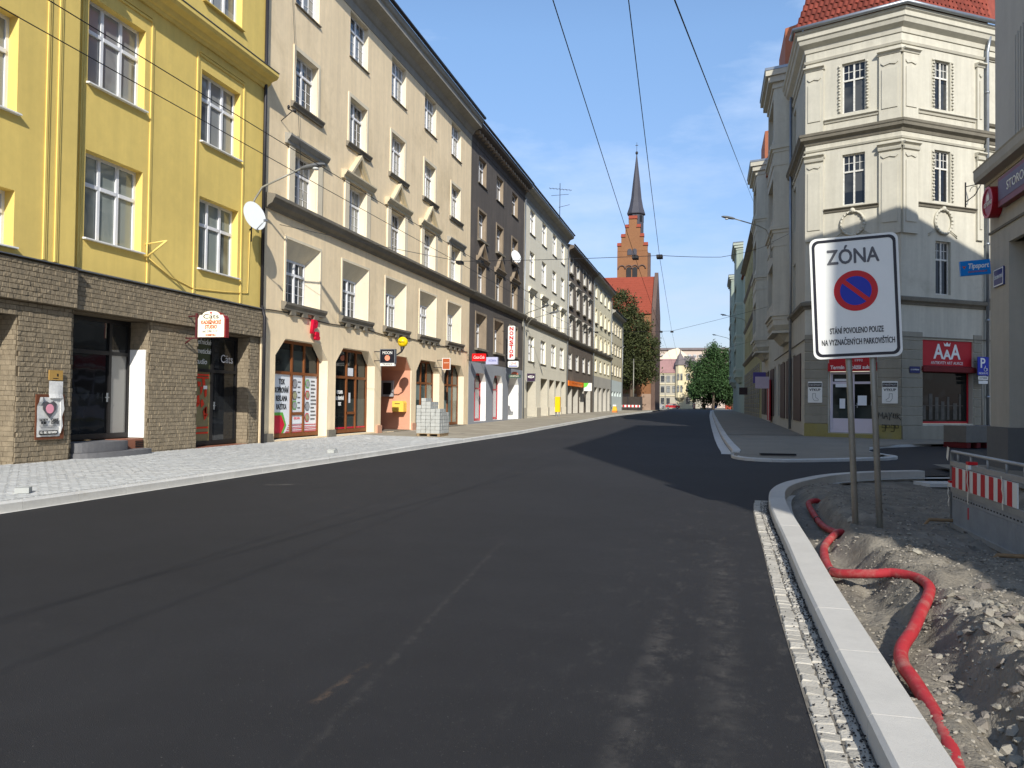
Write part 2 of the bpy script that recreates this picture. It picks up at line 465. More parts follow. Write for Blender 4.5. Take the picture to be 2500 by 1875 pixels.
def dust_smears(m):
    """pale trampled dust along the gutter side of the new surface"""
    nt = m.node_tree; N = nt.nodes; L = nt.links; bs = N['Principled BSDF']
    src = bs.inputs['Base Color'].links[0].from_socket
    g_ = N.new('ShaderNodeNewGeometry'); mp = N.new('ShaderNodeMapping'); mp.inputs['Scale'].default_value = (2.2, 1.1, 1)
    L.new(g_.outputs['Position'], mp.inputs['Vector'])
    n_ = N.new('ShaderNodeTexNoise'); n_.inputs['Scale'].default_value = 2.4; n_.inputs['Detail'].default_value = 12; n_.inputs['Roughness'].default_value = .80
    L.new(mp.outputs['Vector'], n_.inputs['Vector'])
    rp = N.new('ShaderNodeMapRange'); rp.inputs['From Min'].default_value = .54; rp.inputs['From Max'].default_value = 1.35; L.new(n_.outputs['Fac'], rp.inputs['Value'])
    sx = N.new('ShaderNodeSeparateXYZ'); L.new(g_.outputs['Position'], sx.inputs[0])
    rx = N.new('ShaderNodeMapRange'); rx.inputs['From Min'].default_value = -1.5; rx.inputs['From Max'].default_value = .1; L.new(sx.outputs['X'], rx.inputs['Value'])
    ry = N.new('ShaderNodeMapRange'); ry.inputs['From Min'].default_value = 15; ry.inputs['From Max'].default_value = 10; L.new(sx.outputs['Y'], ry.inputs['Value'])
    m1 = N.new('ShaderNodeMath'); m1.operation = 'MULTIPLY'; L.new(rp.outputs['Result'], m1.inputs[0]); L.new(rx.outputs['Result'], m1.inputs[1])
    m2_ = N.new('ShaderNodeMath'); m2_.operation = 'MULTIPLY'; L.new(m1.outputs[0], m2_.inputs[0]); L.new(ry.outputs['Result'], m2_.inputs[1])
    mx = N.new('ShaderNodeMixRGB'); mx.inputs['Color2'].default_value = (*srgb(150, 144, 134), 1); L.new(m2_.outputs[0], mx.inputs['Fac']); L.new(src, mx.inputs['Color1'])
    L.new(mx.outputs['Color'], bs.inputs['Base Color'])
dust_smears(M_asphalt)
def dust_track(m, p, q, w, colr, amt):
    """thin broken line of trodden dust from p to q"""
    nt = m.node_tree; N = nt.nodes; L = nt.links; bs = N['Principled BSDF']
    src = bs.inputs['Base Color'].links[0].from_socket
    g_ = N.new('ShaderNodeNewGeometry'); sx = N.new('ShaderNodeSeparateXYZ'); L.new(g_.outputs['Position'], sx.inputs[0])
    d = (Vector(q) - Vector(p)); ln = d.length; d = d / ln
    def lin(a, b, c):   # a*x + b*y + c
        m1 = N.new('ShaderNodeMath'); m1.operation = 'MULTIPLY_ADD'; m1.inputs[1].default_value = a; m1.inputs[2].default_value = c; L.new(sx.outputs['X'], m1.inputs[0])
        m2 = N.new('ShaderNodeMath'); m2.operation = 'MULTIPLY_ADD'; m2.inputs[1].default_value = b; L.new(sx.outputs['Y'], m2.inputs[0]); L.new(m1.outputs[0], m2.inputs[2]); return m2.outputs[0]
    n_ = N.new('ShaderNodeTexNoise'); n_.inputs['Scale'].default_value = 5; n_.inputs['Detail'].default_value = 8; n_.inputs['Roughness'].default_value = .75; L.new(g_.outputs['Position'], n_.inputs['Vector'])
    off = lin(-d.y, d.x, d.y * p[0] - d.x * p[1]); al = lin(d.x, d.y, -(d.x * p[0] + d.y * p[1]))
    wb = N.new('ShaderNodeMath'); wb.operation = 'MULTIPLY_ADD'; wb.inputs[1].default_value = .22; L.new(n_.outputs['Fac'], wb.inputs[0]); L.new(off, wb.inputs[2])
    sb = N.new('ShaderNodeMath'); sb.operation = 'SUBTRACT'; sb.inputs[1].default_value = .11; L.new(wb.outputs[0], sb.inputs[0])
    ab = N.new('ShaderNodeMath'); ab.operation = 'ABSOLUTE'; L.new(sb.outputs[0], ab.inputs[0])
    r1 = N.new('ShaderNodeMapRange'); r1.inputs['From Min'].default_value = w; r1.inputs['From Max'].default_value = 0; L.new(ab.outputs[0], r1.inputs['Value'])
    r2 = N.new('ShaderNodeMapRange'); r2.inputs['From Min'].default_value = 0; r2.inputs['From Max'].default_value = ln * .15; L.new(al, r2.inputs['Value'])
    r3 = N.new('ShaderNodeMapRange'); r3.inputs['From Min'].default_value = ln; r3.inputs['From Max'].default_value = ln * .7; L.new(al, r3.inputs['Value'])
    r4 = N.new('ShaderNodeMapRange'); r4.inputs['From Min'].default_value = .42; r4.inputs['From Max'].default_value = .62; L.new(n_.outputs['Fac'], r4.inputs['Value'])
    cur = r1.outputs['Result']
    for o_ in (r2, r3, r4):
        m_ = N.new('ShaderNodeMath'); m_.operation = 'MULTIPLY'; L.new(cur, m_.inputs[0]); L.new(o_.outputs['Result'], m_.inputs[1]); cur = m_.outputs[0]
    m_ = N.new('ShaderNodeMath'); m_.operation = 'MULTIPLY'; m_.inputs[1].default_value = amt; L.new(cur, m_.inputs[0])
    mx = N.new('ShaderNodeMixRGB'); mx.inputs['Color2'].default_value = (*colr, 1); L.new(m_.outputs[0], mx.inputs['Fac']); L.new(src, mx.inputs['Color1']); L.new(mx.outputs['Color'], bs.inputs['Base Color'])
dust_track(M_asphalt, (-1.70, 2.9), (-2.34, 9.6), .035, srgb(120, 114, 106), .18)
dust_track(M_asphalt, (-1.97, 3.65), (-1.94, 4.45), .035, srgb(150, 122, 94), .4)
dust_track(M_asphalt, (-7.9, 13.0), (-7.2, 13.4), .12, srgb(150, 146, 138), .5)
dust_track(M_asphalt, (-.42, 3.0), (-.30, 6.6), .10, srgb(140, 134, 126), .20)
dust_track(M_asphalt, (.05, 3.2), (.12, 9.6), .16, srgb(130, 125, 117), .16)
M_oldpave = mat('old_pavement', srgb(150, 142, 126), .9, .16, .7, bump=.3, bscale=40, dirt=srgb(186, 178, 158), dirt_amt=.6, dirt_scale=.5, dirt_pos=.48)
M_darkpave = mat('grey_asphalt_pavement', srgb(130, 123, 110), .9, .16, .5, bump=.35, bscale=60, dirt=srgb(140, 132, 118), dirt_amt=.6, dirt_scale=.45, dirt_pos=.5)
M_kerb = mat('concrete_kerb', srgb(196, 195, 190), .85, .10, 2.5, bump=.3, bscale=120, rnd=.06, dirt=srgb(150, 138, 118), dirt_amt=.4, dirt_scale=1.4, dirt_pos=.58)
M_granite = mat('granite_kerb', srgb(196, 193, 186), .85, .07, 3.0, bump=.35, bscale=200, rnd=.05, dirt=srgb(136, 130, 122), dirt_amt=.35, dirt_scale=2.0, dirt_pos=.6)
M_paver = mat('concrete_paver', srgb(208, 209, 206), .88, .04, 2, bump=.25, bscale=120, island=.03, dirt=srgb(216, 214, 208), dirt_amt=.5, dirt_scale=.5, dirt_pos=.5)
M_bed = mat('paver_joint_sand', srgb(190, 188, 181), .95, .15, 3)

def strip(mb, x0, x1, ys, dz0, dz1, m=0):
    for a, b in zip(ys[:-1], ys[1:]):
        mb.poly([(x0, a, zg(a) + dz0), (x1, a, zg(a) + dz1), (x1, b, zg(b) + dz1), (x0, b, zg(b) + dz0)], m)

YS = [-40, 0, 10, 20, 30, 38, 45, 52, 60, 68, 75, 110, 150, 205, 330]
g = MB()
strip(g, -1500, 1500, [-1500, -40, 0, 20, 38, 75, 205, 1500], -.3, -.3)
struct('ground', g, M_earth)

ARC = [(0.70, -12), (0.70, 1.0), (0.71, 4.0), (0.73, 6.7), (0.78, 9.2), (0.81, 11.2), (0.88, 13.0), (1.04, 14.5), (1.31, 15.6), (1.67, 16.5), (2.4, 17.9), (2.95, 18.55), (3.7, 19.2), (4.5, 19.7), (5.4, 20.15)]
FAR = [(0.30, 175), (0.24, 120), (0.22, 90), (0.34, 60), (0.48, 42), (0.60, 31), (0.68, 26.5), (0.66, 23.9), (0.95, 23.25), (1.7, 22.95), (2.9, 23.5), (4.1, 24.4), (5.1, 25.25), (5.42, 25.9), (5.3, 26.6), (5.1, 28.0), (5.6, 31.0), (7.2, 33.6), (22, 43.6), (42, 57.1)]
def smooth_path(P, step):
    P = [Vector((p[0], p[1], 0)) for p in P]
    out = []
    for i in range(len(P) - 1):
        p0 = P[max(i - 1, 0)]; p1 = P[i]; p2 = P[i + 1]; p3 = P[min(i + 2, len(P) - 1)]
        n = max(2, int((p2 - p1).length / step))
        l0 = max(1e-3, (p1 - p0).length); l1 = (p2 - p1).length; l2 = max(1e-3, (p3 - p2).length)
        m1 = (p2 - p1) if i == 0 else ((p1 - p0) / l0 + (p2 - p1) / l1) * .5 * l1
        m2 = (p2 - p1) if i == len(P) - 2 else ((p2 - p1) / l1 + (p3 - p2) / l2) * .5 * l1
        for k in range(n):
            t = k / n; t2 = t * t; t3 = t2 * t
            out.append(p1 * (2 * t3 - 3 * t2 + 1) + m1 * (t3 - 2 * t2 + t) + p2 * (-2 * t3 + 3 * t2) + m2 * (t3 - t2))
    out.append(P[-1])
    return out
arc_s = smooth_path(ARC, .1)
far_s = smooth_path(FAR, .25)

rd = MB()
strip(rd, -9.3, 0.76, YS, 0, 0)
side = [(p.x + .06, p.y) for p in arc_s if p.y > 11.0]
side += [(6.2, 20.55), (7.6, 23.1), (42, 46.3), (42, 57.3)]
side += [(p.x, p.y) for p in reversed(far_s) if p.x > .76 and p.x < 41]
side = [(0.76, 11.0)] + side + [(0.76, 24.0)]
rd.poly([(x, y, 0.0) for x, y in side])
struct('road', rd, M_asphalt)

# left pavement: sand bed and older part as sheets, new pavers as pieces
pv = MB()
strip(pv, -14.2, -9.24, [-40, 0, 10, 20, 29.6], .17, .105, 0)
strip(pv, -14.2, -9.24, [29.6, 38, 45, 52, 60, 68, 75, 110, 132], .20, .125, 1)
strip(pv, -60, -9.24, [132, 150, 205], .17, .125, 1)
left_pavement = struct('left_pavement', pv, [M_bed, M_oldpave])
pp = MB()
yv = 7.0; row = 0
while yv < 29.4:
    xv = -9.262
    first = True
    while xv > -13.55:
        x1 = max(xv - (.096 if first and row % 2 else .196), -13.58)
        t = (-9.24 - (xv + x1) / 2) / 4.96
        zt = .105 + .065 * t + .036 + RN.uniform(-.003, .003)
        e = .006
        pp.box(x1, xv, yv, yv + .096, zt - .04, zt - e)
        pp.poly([(x1 + e, yv + e, zt), (xv - e, yv + e, zt), (xv - e, yv + .096 - e, zt), (x1 + e, yv + .096 - e, zt)])
        xv -= .1 if first and row % 2 else .2
        first = False
    yv += .1; row += 1
tag(obj('paver', pp.mesh('paver', M_paver), left_pavement), kind='stuff')

def stone_mesh(pl, w, h, side_sign, bev=.02, name='kerb_stone', m=None, z0=-.08):
    """kerb stone swept along a short polyline, road edge on the line"""
    mb = MB(); n = len(pl)
    prof = [(0, z0), (0, h - bev), (bev, h), (w - .008, h), (w, h - .008), (w, z0)]
    rings = []
    for i, p in enumerate(pl):
        t = (pl[min(i + 1, n - 1)] - pl[max(i - 1, 0)]).normalized()
        nr = Vector((t.y, -t.x, 0)) * side_sign
        rings.append([(p.x + nr.x * a, p.y + nr.y * a, zg(p.y) + z) for a, z in prof])
    k = len(prof)
    for i in range(n - 1):
        for q in range(k):
            q2 = (q + 1) % k
            mb.poly([rings[i][q], rings[i][q2], rings[i + 1][q2], rings[i + 1][q]])
    mb.poly(rings[0]); mb.poly(rings[-1][::-1])
    return mb.mesh(name, m)

def kerb_line(parent, path, w, h, sgn, length, m, gap=.008):
    seg = []; acc = 0; last = path[0]; cur = [path[0]]
    for p in path[1:]:
        d = (p - last).length
        while acc + d >= length:
            t = (length - acc) / d
            q = last.lerp(p, t)
            cur.append(q); seg.append(cur); cur = [q]; last = q; d = (p - last).length; acc = 0
        acc += d; last = p
        if d > 1e-4: cur.append(p)
    for s in seg:
        a = s[0].lerp(s[1], min(.5, gap / max(1e-3, (s[1] - s[0]).length)))
        pl = [a] + s[1:]
        if (pl[1] - pl[0]).length < .03 and len(pl) > 2: pl = [pl[0]] + pl[2:]
        obj('kerb_stone', stone_mesh(pl, w, h + RN.uniform(-.003, .003), sgn, m=m), parent)

kb = MB(); strip(kb, -9.32, -9.02, [3, 10, 20, 30, 38, 52, 75, 131], .006, .006)
left_kerb = struct('left_kerb', kb, M_bed)
straight = [Vector((-9.1, y, 0)) for y in np.arange(4, 131, .5)]
kerb_line(left_kerb, straight, .15, .135, -1, 1.0, M_kerb)

kb = MB()
for a, b in zip(arc_s[:-1], arc_s[1:]):
    if a.y < 1.5: continue
    t = (b - a).normalized(); nr = Vector((t.y, -t.x, 0))
    kb.poly([(a - nr * .02).to_tuple()[:2] + (-.03,), (a + nr * .34).to_tuple()[:2] + (-.03,), (b + nr * .34).to_tuple()[:2] + (-.03,), (b - nr * .02).to_tuple()[:2] + (-.03,)])
right_kerb = struct('right_kerb', kb, M_bed)
kerb_line(right_kerb, [p for p in arc_s if p.y > 2.0], .245, .135, 1, 1.0, M_granite)

kb = MB()
for a, b in zip(far_s[:-1], far_s[1:]):
    t = (b - a).normalized(); nr = Vector((-t.y, t.x, 0))
    if a.y < 26 or a.x > 1: continue
    kb.poly([(*(a - nr * .02).to_tuple()[:2], zg(a.y) + .006), (*(a - nr * .34).to_tuple()[:2], zg(a.y) + .006), (*(b - nr * .34).to_tuple()[:2], zg(b.y) + .006), (*(b - nr * .02).to_tuple()[:2], zg(b.y) + .006)])
corner_kerb = struct('corner_kerb', kb, M_kerb)
kerb_line(corner_kerb, [p for p in far_s if p.y > 24.6 and p.x < .9], .25, .135, -1, 1.0, M_granite)
kerb_line(corner_kerb, [p for p in far_s if not (p.y > 24.6 and p.x < .9) and p.x < 9], .16, .09, -1, 1.0, M_kerb)

# right pavement round the corner house
pv = MB()
inner = [(p.x + .03, p.y) for p in far_s if p.x < .9 and p.y < 176]
poly = [(x, y) for x, y in inner] + [(p.x, p.y + .02) for p in far_s if p.x >= .9]
poly += [(42, 62), (7, 62)]
ymax = 176
# main-street strip
ys = [176, 120, 90, 75, 68, 60, 52, 45, 40]
def xk(y):
    c = [p for p in far_s if p.x < .9]
    return np.interp(y, [p.y for p in reversed(c)], [p.x for p in reversed(c)])
for a, b in zip(ys[:-1], ys[1:]):
    pv.poly([(xk(a) + .1, a, zg(a) + .125), (7, a, zg(a) + .16), (7, b, zg(b) + .16), (xk(b) + .1, b, zg(b) + .125)])
pl = [(xk(y) + .1, y, .125) for y in (40, 35, 30, 26.5, 24.6)]
pl += [(p.x, p.y + .06, .085) for p in far_s if p.x >= .66 and p.y < 24.6 and p.x < 5.5]
pl += [(5.2, 26.6, .09), (5.0, 28, .1), (5.55, 31, .1), (7.15, 33.7, .1), (22, 43.7, .1), (22, 52, .16), (7, 52, .16), (7, 40, .16)]
pv.poly(pl)
right_pavement = struct('right_pavement', pv, M_darkpave)
pv = MB(); strip(pv, .9, 6.9, [-40, 1.6], .10, .12); strip(pv, 5.5, 6.9, [1.6, 22.4], .10, .12)
pv.poly([(5.3, 20.2, .11), (6.9, 19, .11), (6.9, 22.3, .11), (6.1, 20.5, .11)])
struct('near_pavement', pv, M_darkpave)

# ------------------------------------------------------------------ gutter of granite setts along the near kerb
M_sett = mat('granite_sett', srgb(176, 171, 160), .88, .12, 6, bump=.5, bscale=60, rnd=.14)
M_crumb = mat('asphalt_crumb', srgb(34, 33, 34), .85, .1, 8, island=.3)
gb = MB()
for a, b in zip(arc_s[:-1], arc_s[1:]):
    if a.y < 2 or a.y > 13.6: continue
    t = (b - a).normalized(); nr = Vector((-t.y, t.x, 0))
    gb.poly([(*(a + nr * .005).to_tuple()[:2], .005), (*(a + nr * .225).to_tuple()[:2], .005), (*(b + nr * .225).to_tuple()[:2], .005), (*(b + nr * .005).to_tuple()[:2], .005)][::-1])
gutter = struct('gutter', gb, mat('gutter_grit', srgb(118, 113, 104), .95, .35, 9, bump=.5, bscale=90))
setts = []
for k in range(6):
    rr = random.Random(k)
    mb = MB(); e = .012
    j = lambda: rr.uniform(-.006, .006)
    a, b = .046, .049
    bot = [(-a + j(), -b + j(), -.03), (a + j(), -b + j(), -.03), (a + j(), b + j(), -.03), (-a + j(), b + j(), -.03)]
    mid = [(p[0], p[1], .006) for p in bot]
    top = [(p[0] * .88, p[1] * .9, .011 + j() * .35) for p in bot]
    for L_, U_ in ((bot, mid), (mid, top)):
        for q in range(4):
            q2 = (q + 1) % 4
            mb.poly([L_[q], L_[q2], U_[q2], U_[q]])
    mb.poly(top)
    setts.append(mb.mesh('sett', M_sett))
def arc_at(y):
    for a, b in zip(arc_s[:-1], arc_s[1:]):
        if a.y <= y <= b.y:
            t = (y - a.y) / max(1e-6, b.y - a.y); return a.lerp(b, t), (b - a).normalized()
y = 2.9
while y < 13.5:
    p, t = arc_at(y)
    nr = Vector((-t.y, t.x, 0))
    for k, off in enumerate((.062, .166)):
        q = p + nr * (off + RN.uniform(-.006, .006)) + t * (.05 * k + RN.uniform(-.006, .006))
        o = obj('sett', setts[RN.randrange(6)], gutter)
        o.location = (q.x, q.y, .004 + RN.uniform(-.006, .004)); o.rotation_euler = (RN.uniform(-.06, .06), RN.uniform(-.06, .06), math.atan2(t.y, t.x) - math.pi / 2 + RN.choice((0, math.pi)) + RN.uniform(-.07, .07))
    y += .104

def rock_mb(mb, c, r, rr, squash=.65, sub=None):
    """angular stone: a jittered icosahedron"""
    ph = (1 + 5 ** .5) / 2
    vs = [(-1, ph, 0), (1, ph, 0), (-1, -ph, 0), (1, -ph, 0), (0, -1, ph), (0, 1, ph), (0, -1, -ph), (0, 1, -ph), (ph, 0, -1), (ph, 0, 1), (-ph, 0, -1), (-ph, 0, 1)]
    fs = [(0, 11, 5), (0, 5, 1), (0, 1, 7), (0, 7, 10), (0, 10, 11), (1, 5, 9), (5, 11, 4), (11, 10, 2), (10, 7, 6), (7, 1, 8), (3, 9, 4), (3, 4, 2), (3, 2, 6), (3, 6, 8), (3, 8, 9), (4, 9, 5), (2, 4, 11), (6, 2, 10), (8, 6, 7), (9, 8, 1)]
    sx, sy = rr.uniform(.7, 1.3), rr.uniform(.7, 1.3); an = rr.uniform(0, 6.28); ca, sa = math.cos(an), math.sin(an)
    P = []
    for v in vs:
        k = r / 1.9 * rr.uniform(.72, 1.22)
        x, y_, z = v[0] * k * sx, v[1] * k * sy, v[2] * k * squash
        P.append((c[0] + x * ca - y_ * sa, c[1] + x * sa + y_ * ca, c[2] + z))
    i = len(mb.v); mb.v.extend(P)
    for f_ in fs: mb.f.append(tuple(i + q for q in f_)); mb.m.append(0); mb.sm.append(False)
    return mb

# loose bits of tar between sett and kerb, one uncountable mass
cr = MB()
for k in range(1900):
    y = RN.uniform(3.0, 13.3)
    p, t = arc_at(y); nr = Vector((-t.y, t.x, 0))
    off = abs(RN.gauss(0, .05)) if RN.random() < .9 else RN.uniform(0, .26)
    if off > .27: continue
    q = p + nr * (off + .004)
    rock_mb(cr, (q.x, q.y, .022), RN.uniform(.002, .008), RN)
tag(obj('tar_crumbs', cr.mesh('tar_crumbs', M_crumb), gutter), kind='stuff')

# ------------------------------------------------------------------ dug-up ground with trench
M_dirt = mat('dug_earth', srgb(122, 116, 105), .95, .26, 2.6, bump=1.0, bscale=38, dirt=srgb(150, 143, 130), dirt_amt=.7, dirt_scale=1.3, dirt_pos=.5)
M_stone = mat('rubble_stone', srgb(134, 128, 118), .9, .18, 14, bump=.5, bscale=50, rnd=.34, hue=.02)
M_gravel = mat('gravel', srgb(136, 130, 119), .92, .1, 8, island=.45)
def sm(a, b, x):
    t = min(1, max(0, (x - a) / (b - a))); return t * t * (3 - 2 * t)
def ax(y):
    p, _ = arc_at(min(max(y, 1.2), 20.1)); return p.x
_axt = [ax(v) for v in np.arange(1.0, 20.2, .1)]
def kerb_in(y):
    return float(np.interp(y, np.arange(1.0, 20.2, .1), _axt)) + .245
PIPE = [(1.80, 13.95, -.10), (1.66, 13.62, .02), (1.51, 13.40, .0), (1.48, 12.55, -.05), (1.46, 11.47, -.06), (1.49, 10.62, -.02), (1.53, 10.28, .03), (1.43, 10.10, .02), (1.25, 9.55, -.02), (1.16, 8.88, -.03), (1.12, 8.25, -.03), (1.14, 7.90, .0), (1.26, 7.72, .04), (1.40, 7.62, .07), (1.55, 7.55, .10), (1.68, 7.34, .11), (1.70, 7.05, .11), (1.63, 6.75, .10), (1.48, 6.33, .07), (1.33, 5.92, .03), (1.20, 5.61, .0), (1.14, 5.33, -.02), (1.14, 5.05, -.03), (1.14, 4.73, -.05), (1.13, 4.47, -.062), (1.10, 4.16, -.075), (1.06, 3.80, -.09), (1.03, 3.4, -.11)]
pipe_s = []
_pp = [Vector(p) for p in PIPE]
for i in range(len(_pp) - 1):
    p0, p1, p2, p3 = _pp[max(i - 1, 0)], _pp[i], _pp[i + 1], _pp[min(i + 2, len(_pp) - 1)]
    for k in range(8):
        t = k / 8
        pipe_s.append(.5 * ((2 * p1) + (p2 - p0) * t + (2 * p0 - 5 * p1 + 4 * p2 - p3) * t * t + (3 * p1 - p0 - 3 * p2 + p3) * t ** 3))
pipe_s.append(_pp[-1])
_pa = np.array([tuple(p) for p in pipe_s])
def dirt_z(x, y, fine=True):
    ki = kerb_in(y)
    d = x - ki
    # trench beside the kerb, bank to its right; the trench widens and the bank breaks up towards the camera
    wdt = .42 + .16 * noise.noise((y * .55, 3.1, 0)) + .12 * sm(8, 5, y)
    if y > 13: wdt *= sm(15.5, 13, y) + .1
    bank = .16 + .07 * noise.noise((y * .5, 0, 7))
    z = -.10 * sm(16, 13, y) + (.10 * sm(16, 13, y) + bank * (1 - .5 * sm(12, 16, y))) * sm(wdt - .1, wdt + .22, d)
    z += .02 - .03 * sm(0, .1, d) if d < .1 else -.01
    # second gully low on the right
    gx = 1.33 + .13 * (y - 4.3)
    z -= .045 * math.exp(-((x - gx) / .12) ** 2) * sm(5.6, 5.0, y) * sm(2.5, 3.0, y)
    z += .05 * math.exp(-((x - 1.72) / .25) ** 2 - ((y - 4.7) / .5) ** 2)
    z += .08 * math.exp(-((x - 1.85) / .25) ** 2 - ((y - 5.8) / .4) ** 2)
    z -= .12 * sm(3.2, 6.0, x) * sm(3, 8, y)
    z -= .15 * sm(1.9, 2.9, x) * sm(7.5, 9.5, y)
    a = 1.0 - .55 * sm(10, 14, y)
    z += a * (.05 * noise.noise((x * 1.9, y * 1.9, 1)) + .045 * noise.noise((x * 4.7, y * 4.7, 2)) * sm(.0, .3, d))
    if fine:
        z += a * sm(-.05, .25, d) * (.034 * abs(noise.noise((x * 7, y * 7, 5))) + .026 * noise.noise((x * 11, y * 11, 3)) + .014 * noise.noise((x * 26, y * 26, 4)))
    # hollow in which the pipe lies
    dd = (_pa[:, 0] - x) ** 2 + (_pa[:, 1] - y) ** 2
    k = int(dd.argmin()); dm = math.sqrt(dd[k])
    if dm < .16 and y > 4.55:
        lim = _pa[k, 2] - .030 + max(0, dm - .04) * .9
        if lim < z: z = z + (lim - z) * (1 - sm(.10, .16, dm))
    if y < 4.9 and dm < .30:
        fill = _pa[k, 2] + .040 + .035 * noise.noise((x * 9, y * 9, 6))
        z = max(z, z + (fill - z) * (1 - sm(.08, .30, dm)) * sm(5.0, 4.6, y))
    if x > 5.3: z = max(z, z + (.10 - z) * sm(5.3, 5.6, x)) 
    return z
xs = np.concatenate([np.arange(0, 2.6, .035), np.arange(2.6, 5.2, .08)])
ys = np.concatenate([np.arange(1.5, 9.0, .035), np.arange(9.0, 20.2, .08)])
V = []; Fc = []
nx = len(xs)
for yy in ys:
    k0 = kerb_in(yy)
    for xx in xs:
        x = k0 - .01 + xx
        x = min(x, 6.2)
        V.append((x, float(yy), dirt_z(x, float(yy))))
for j in range(len(ys) - 1):
    for i in range(nx - 1):
        q = j * nx + i
        if V[q][0] >= 6.19: continue
        Fc.append((q, q + 1, q + nx + 1, q + nx))
me = bpy.data.meshes.new('dug_ground'); me.from_pydata(V, [], Fc); me.materials.append(M_dirt)
me.polygons.foreach_set('use_smooth', [True] * len(Fc)); me.update()
dug = tag(obj('dug_ground', me), kind='structure')

rocks = []
for k in range(8):
    rocks.append(rock_mb(MB(), (0, 0, 0), 1.0, random.Random(40 + k), RN.uniform(.5, .8)).mesh('stone', M_stone))
placed = [(2.10, 7.05, .075, 1), (2.55, 7.3, .05, 0), (1.42, 4.15, .05, 3), (1.78, 5.35, .06, 4), (1.84, 5.15, .05, 5), (1.7, 5.5, .045, 6), (1.66, 5.15, .04, 7), (1.46, 4.2, .055, 1), (1.52, 4.35, .05, 4), (1.44, 4.0, .05, 5), (1.74, 5.75, .05, 2), (1.92, 5.5, .07, 0)]
for k in range(330):
    z_ = RN.random()
    if z_ < .46: x, y = RN.gauss(1.86, .20), RN.gauss(5.6, .55)
    elif z_ < .74: x, y = RN.gauss(1.50, .13), RN.gauss(4.35, .32)
    else: x, y = RN.uniform(1.6, 5.0), RN.uniform(4, 14)
    if x < kerb_in(y) + .08: continue
    placed.append((x, y, RN.choice((.014, .018, .022, .028, .036, .05)) * (1 if y < 8 else 1.2), RN.randrange(8)))
for x, y, r, k in placed:
    o = obj('stone', rocks[k], dug); o.scale = (r, r, r * RN.uniform(.7, 1)); o.location = (x, y, dirt_z(x, y) + r * .25)
    o.rotation_euler = (RN.uniform(-.4, .4), RN.uniform(-.4, .4), RN.uniform(0, 6.28))
gv = MB()
for k in range(12000):
    if RN.random() < .75:
        y = 3.0 + 6.5 * RN.random() ** 1.3; x = kerb_in(y) + RN.uniform(.03, 2.6)
        r = RN.uniform(.004, .016)
    else:
        y = RN.uniform(8, 18); x = kerb_in(y) + RN.uniform(.05, 4); r = RN.uniform(.007, .02)
    if x > 6: continue
    if noise.noise((x * 1.7, y * 1.7, 9)) < RN.uniform(-.5, .25): continue
    rock_mb(gv, (x, y, dirt_z(x, y, True) + r * .2), r, RN)
tag(obj('gravel', gv.mesh('gravel', M_gravel), dug), kind='stuff')

# the red cable duct
M_duct = mat('red_plastic', srgb(168, 50, 56), .6, .16, 5, spec=.25, dirt=srgb(172, 128, 116), dirt_amt=.7, dirt_scale=6, dirt_pos=.48)
mb = MB(); pts = []; rad_ = []
for i, p in enumerate(pipe_s):
    pts.append(p + Vector((0, 0, .012)))
    rad_.append(.042)
# fine corrugation
fp = []; fr = []
for a, b in zip(pts[:-1], pts[1:]):
    n = max(1, int((b - a).length / .011))
    for k in range(n):
        fp.append(a.lerp(b, k / n)); fr.append(.0405 + (.0022 if len(fp) % 2 else -.001))
mb.tube(fp, fr, 12)
duct = tag(obj('cable_duct', mb.mesh('cable_duct', M_duct)), 'bent red plastic cable duct lying in the trench beside the kerb', 'pipe')
def band(i):
    a, b = pts[i], pts[min(i + 2, len(pts) - 1)]
    obj('coupling_band', MB().tube([a, a.lerp(b, .25)], .0475, 12).mesh('coupling_band', M_black), duct)
for i in (28, 84): band(i)

# ------------------------------------------------------------------ left row of houses (facade plane X = -13.6)
LX = -13.6
M_yellow = mat('yellow_plaster', srgb(228, 201, 116), .9, .07, .5, bump=.2, bscale=90, streak=.07, dirt=srgb(206, 182, 108), dirt_amt=.5, dirt_scale=.4, dirt_pos=.52)
M_stonewall = mat('cladding_bed', srgb(96, 84, 66), .95, .2, 3)
M_tile = mat('split_stone_tile', srgb(136, 124, 104), .9, .14, 5, bump=1.0, bscale=4, bstretch=(14, 14, 2.5), rnd=.10)
M_tile_s = mat('split_stone_tile_small', srgb(136, 124, 104), .9, .14, 5, bump=1.0, bscale=4, bstretch=(14, 14, 2.5), island=.12)
M_beige = mat('beige_plaster', srgb(242, 220, 182), .92, .08, .45, bump=.25, bscale=70, streak=.10, dirt=srgb(202, 180, 140), dirt_amt=.6, dirt_scale=.35, dirt_pos=.52)
M_beige_trim = mat('beige_trim', srgb(222, 210, 184), .9, .08, 1.2, bump=.15, bscale=60, streak=.06)
M_greytrim = mat('grey_trim', srgb(150, 147, 138), .88, .12, 1.0, bump=.15, bscale=50, streak=.1)
M_ped = mat('pediment_stucco', srgb(196, 184, 156), .9, .1, 1.2, streak=.08)
M_sillgrey = mat('weathered_sill', srgb(120, 114, 102), .9, .2, 2, bump=.2, bscale=40)
M_brown = mat('brown_wood', srgb(122, 72, 36), .55, .12, 4)
M_pink = mat('salmon_plaster', srgb(206, 150, 124), .9, .06, 1, bump=.15)

def left_house(name, label, y0):
    return thing(name, label, 'house', (LX, y0, 0), math.pi / 2)

def roof_left(root, w, z, depth=11.0, rise=4.2, m=None, over=.1):
    m = m or M_roofdark
    mb = MB(); mb.prism([(over, z), (depth / 2, z + rise), (depth, z)], 'x', .01, w - .01)
    return part('roof', mb, m, root)

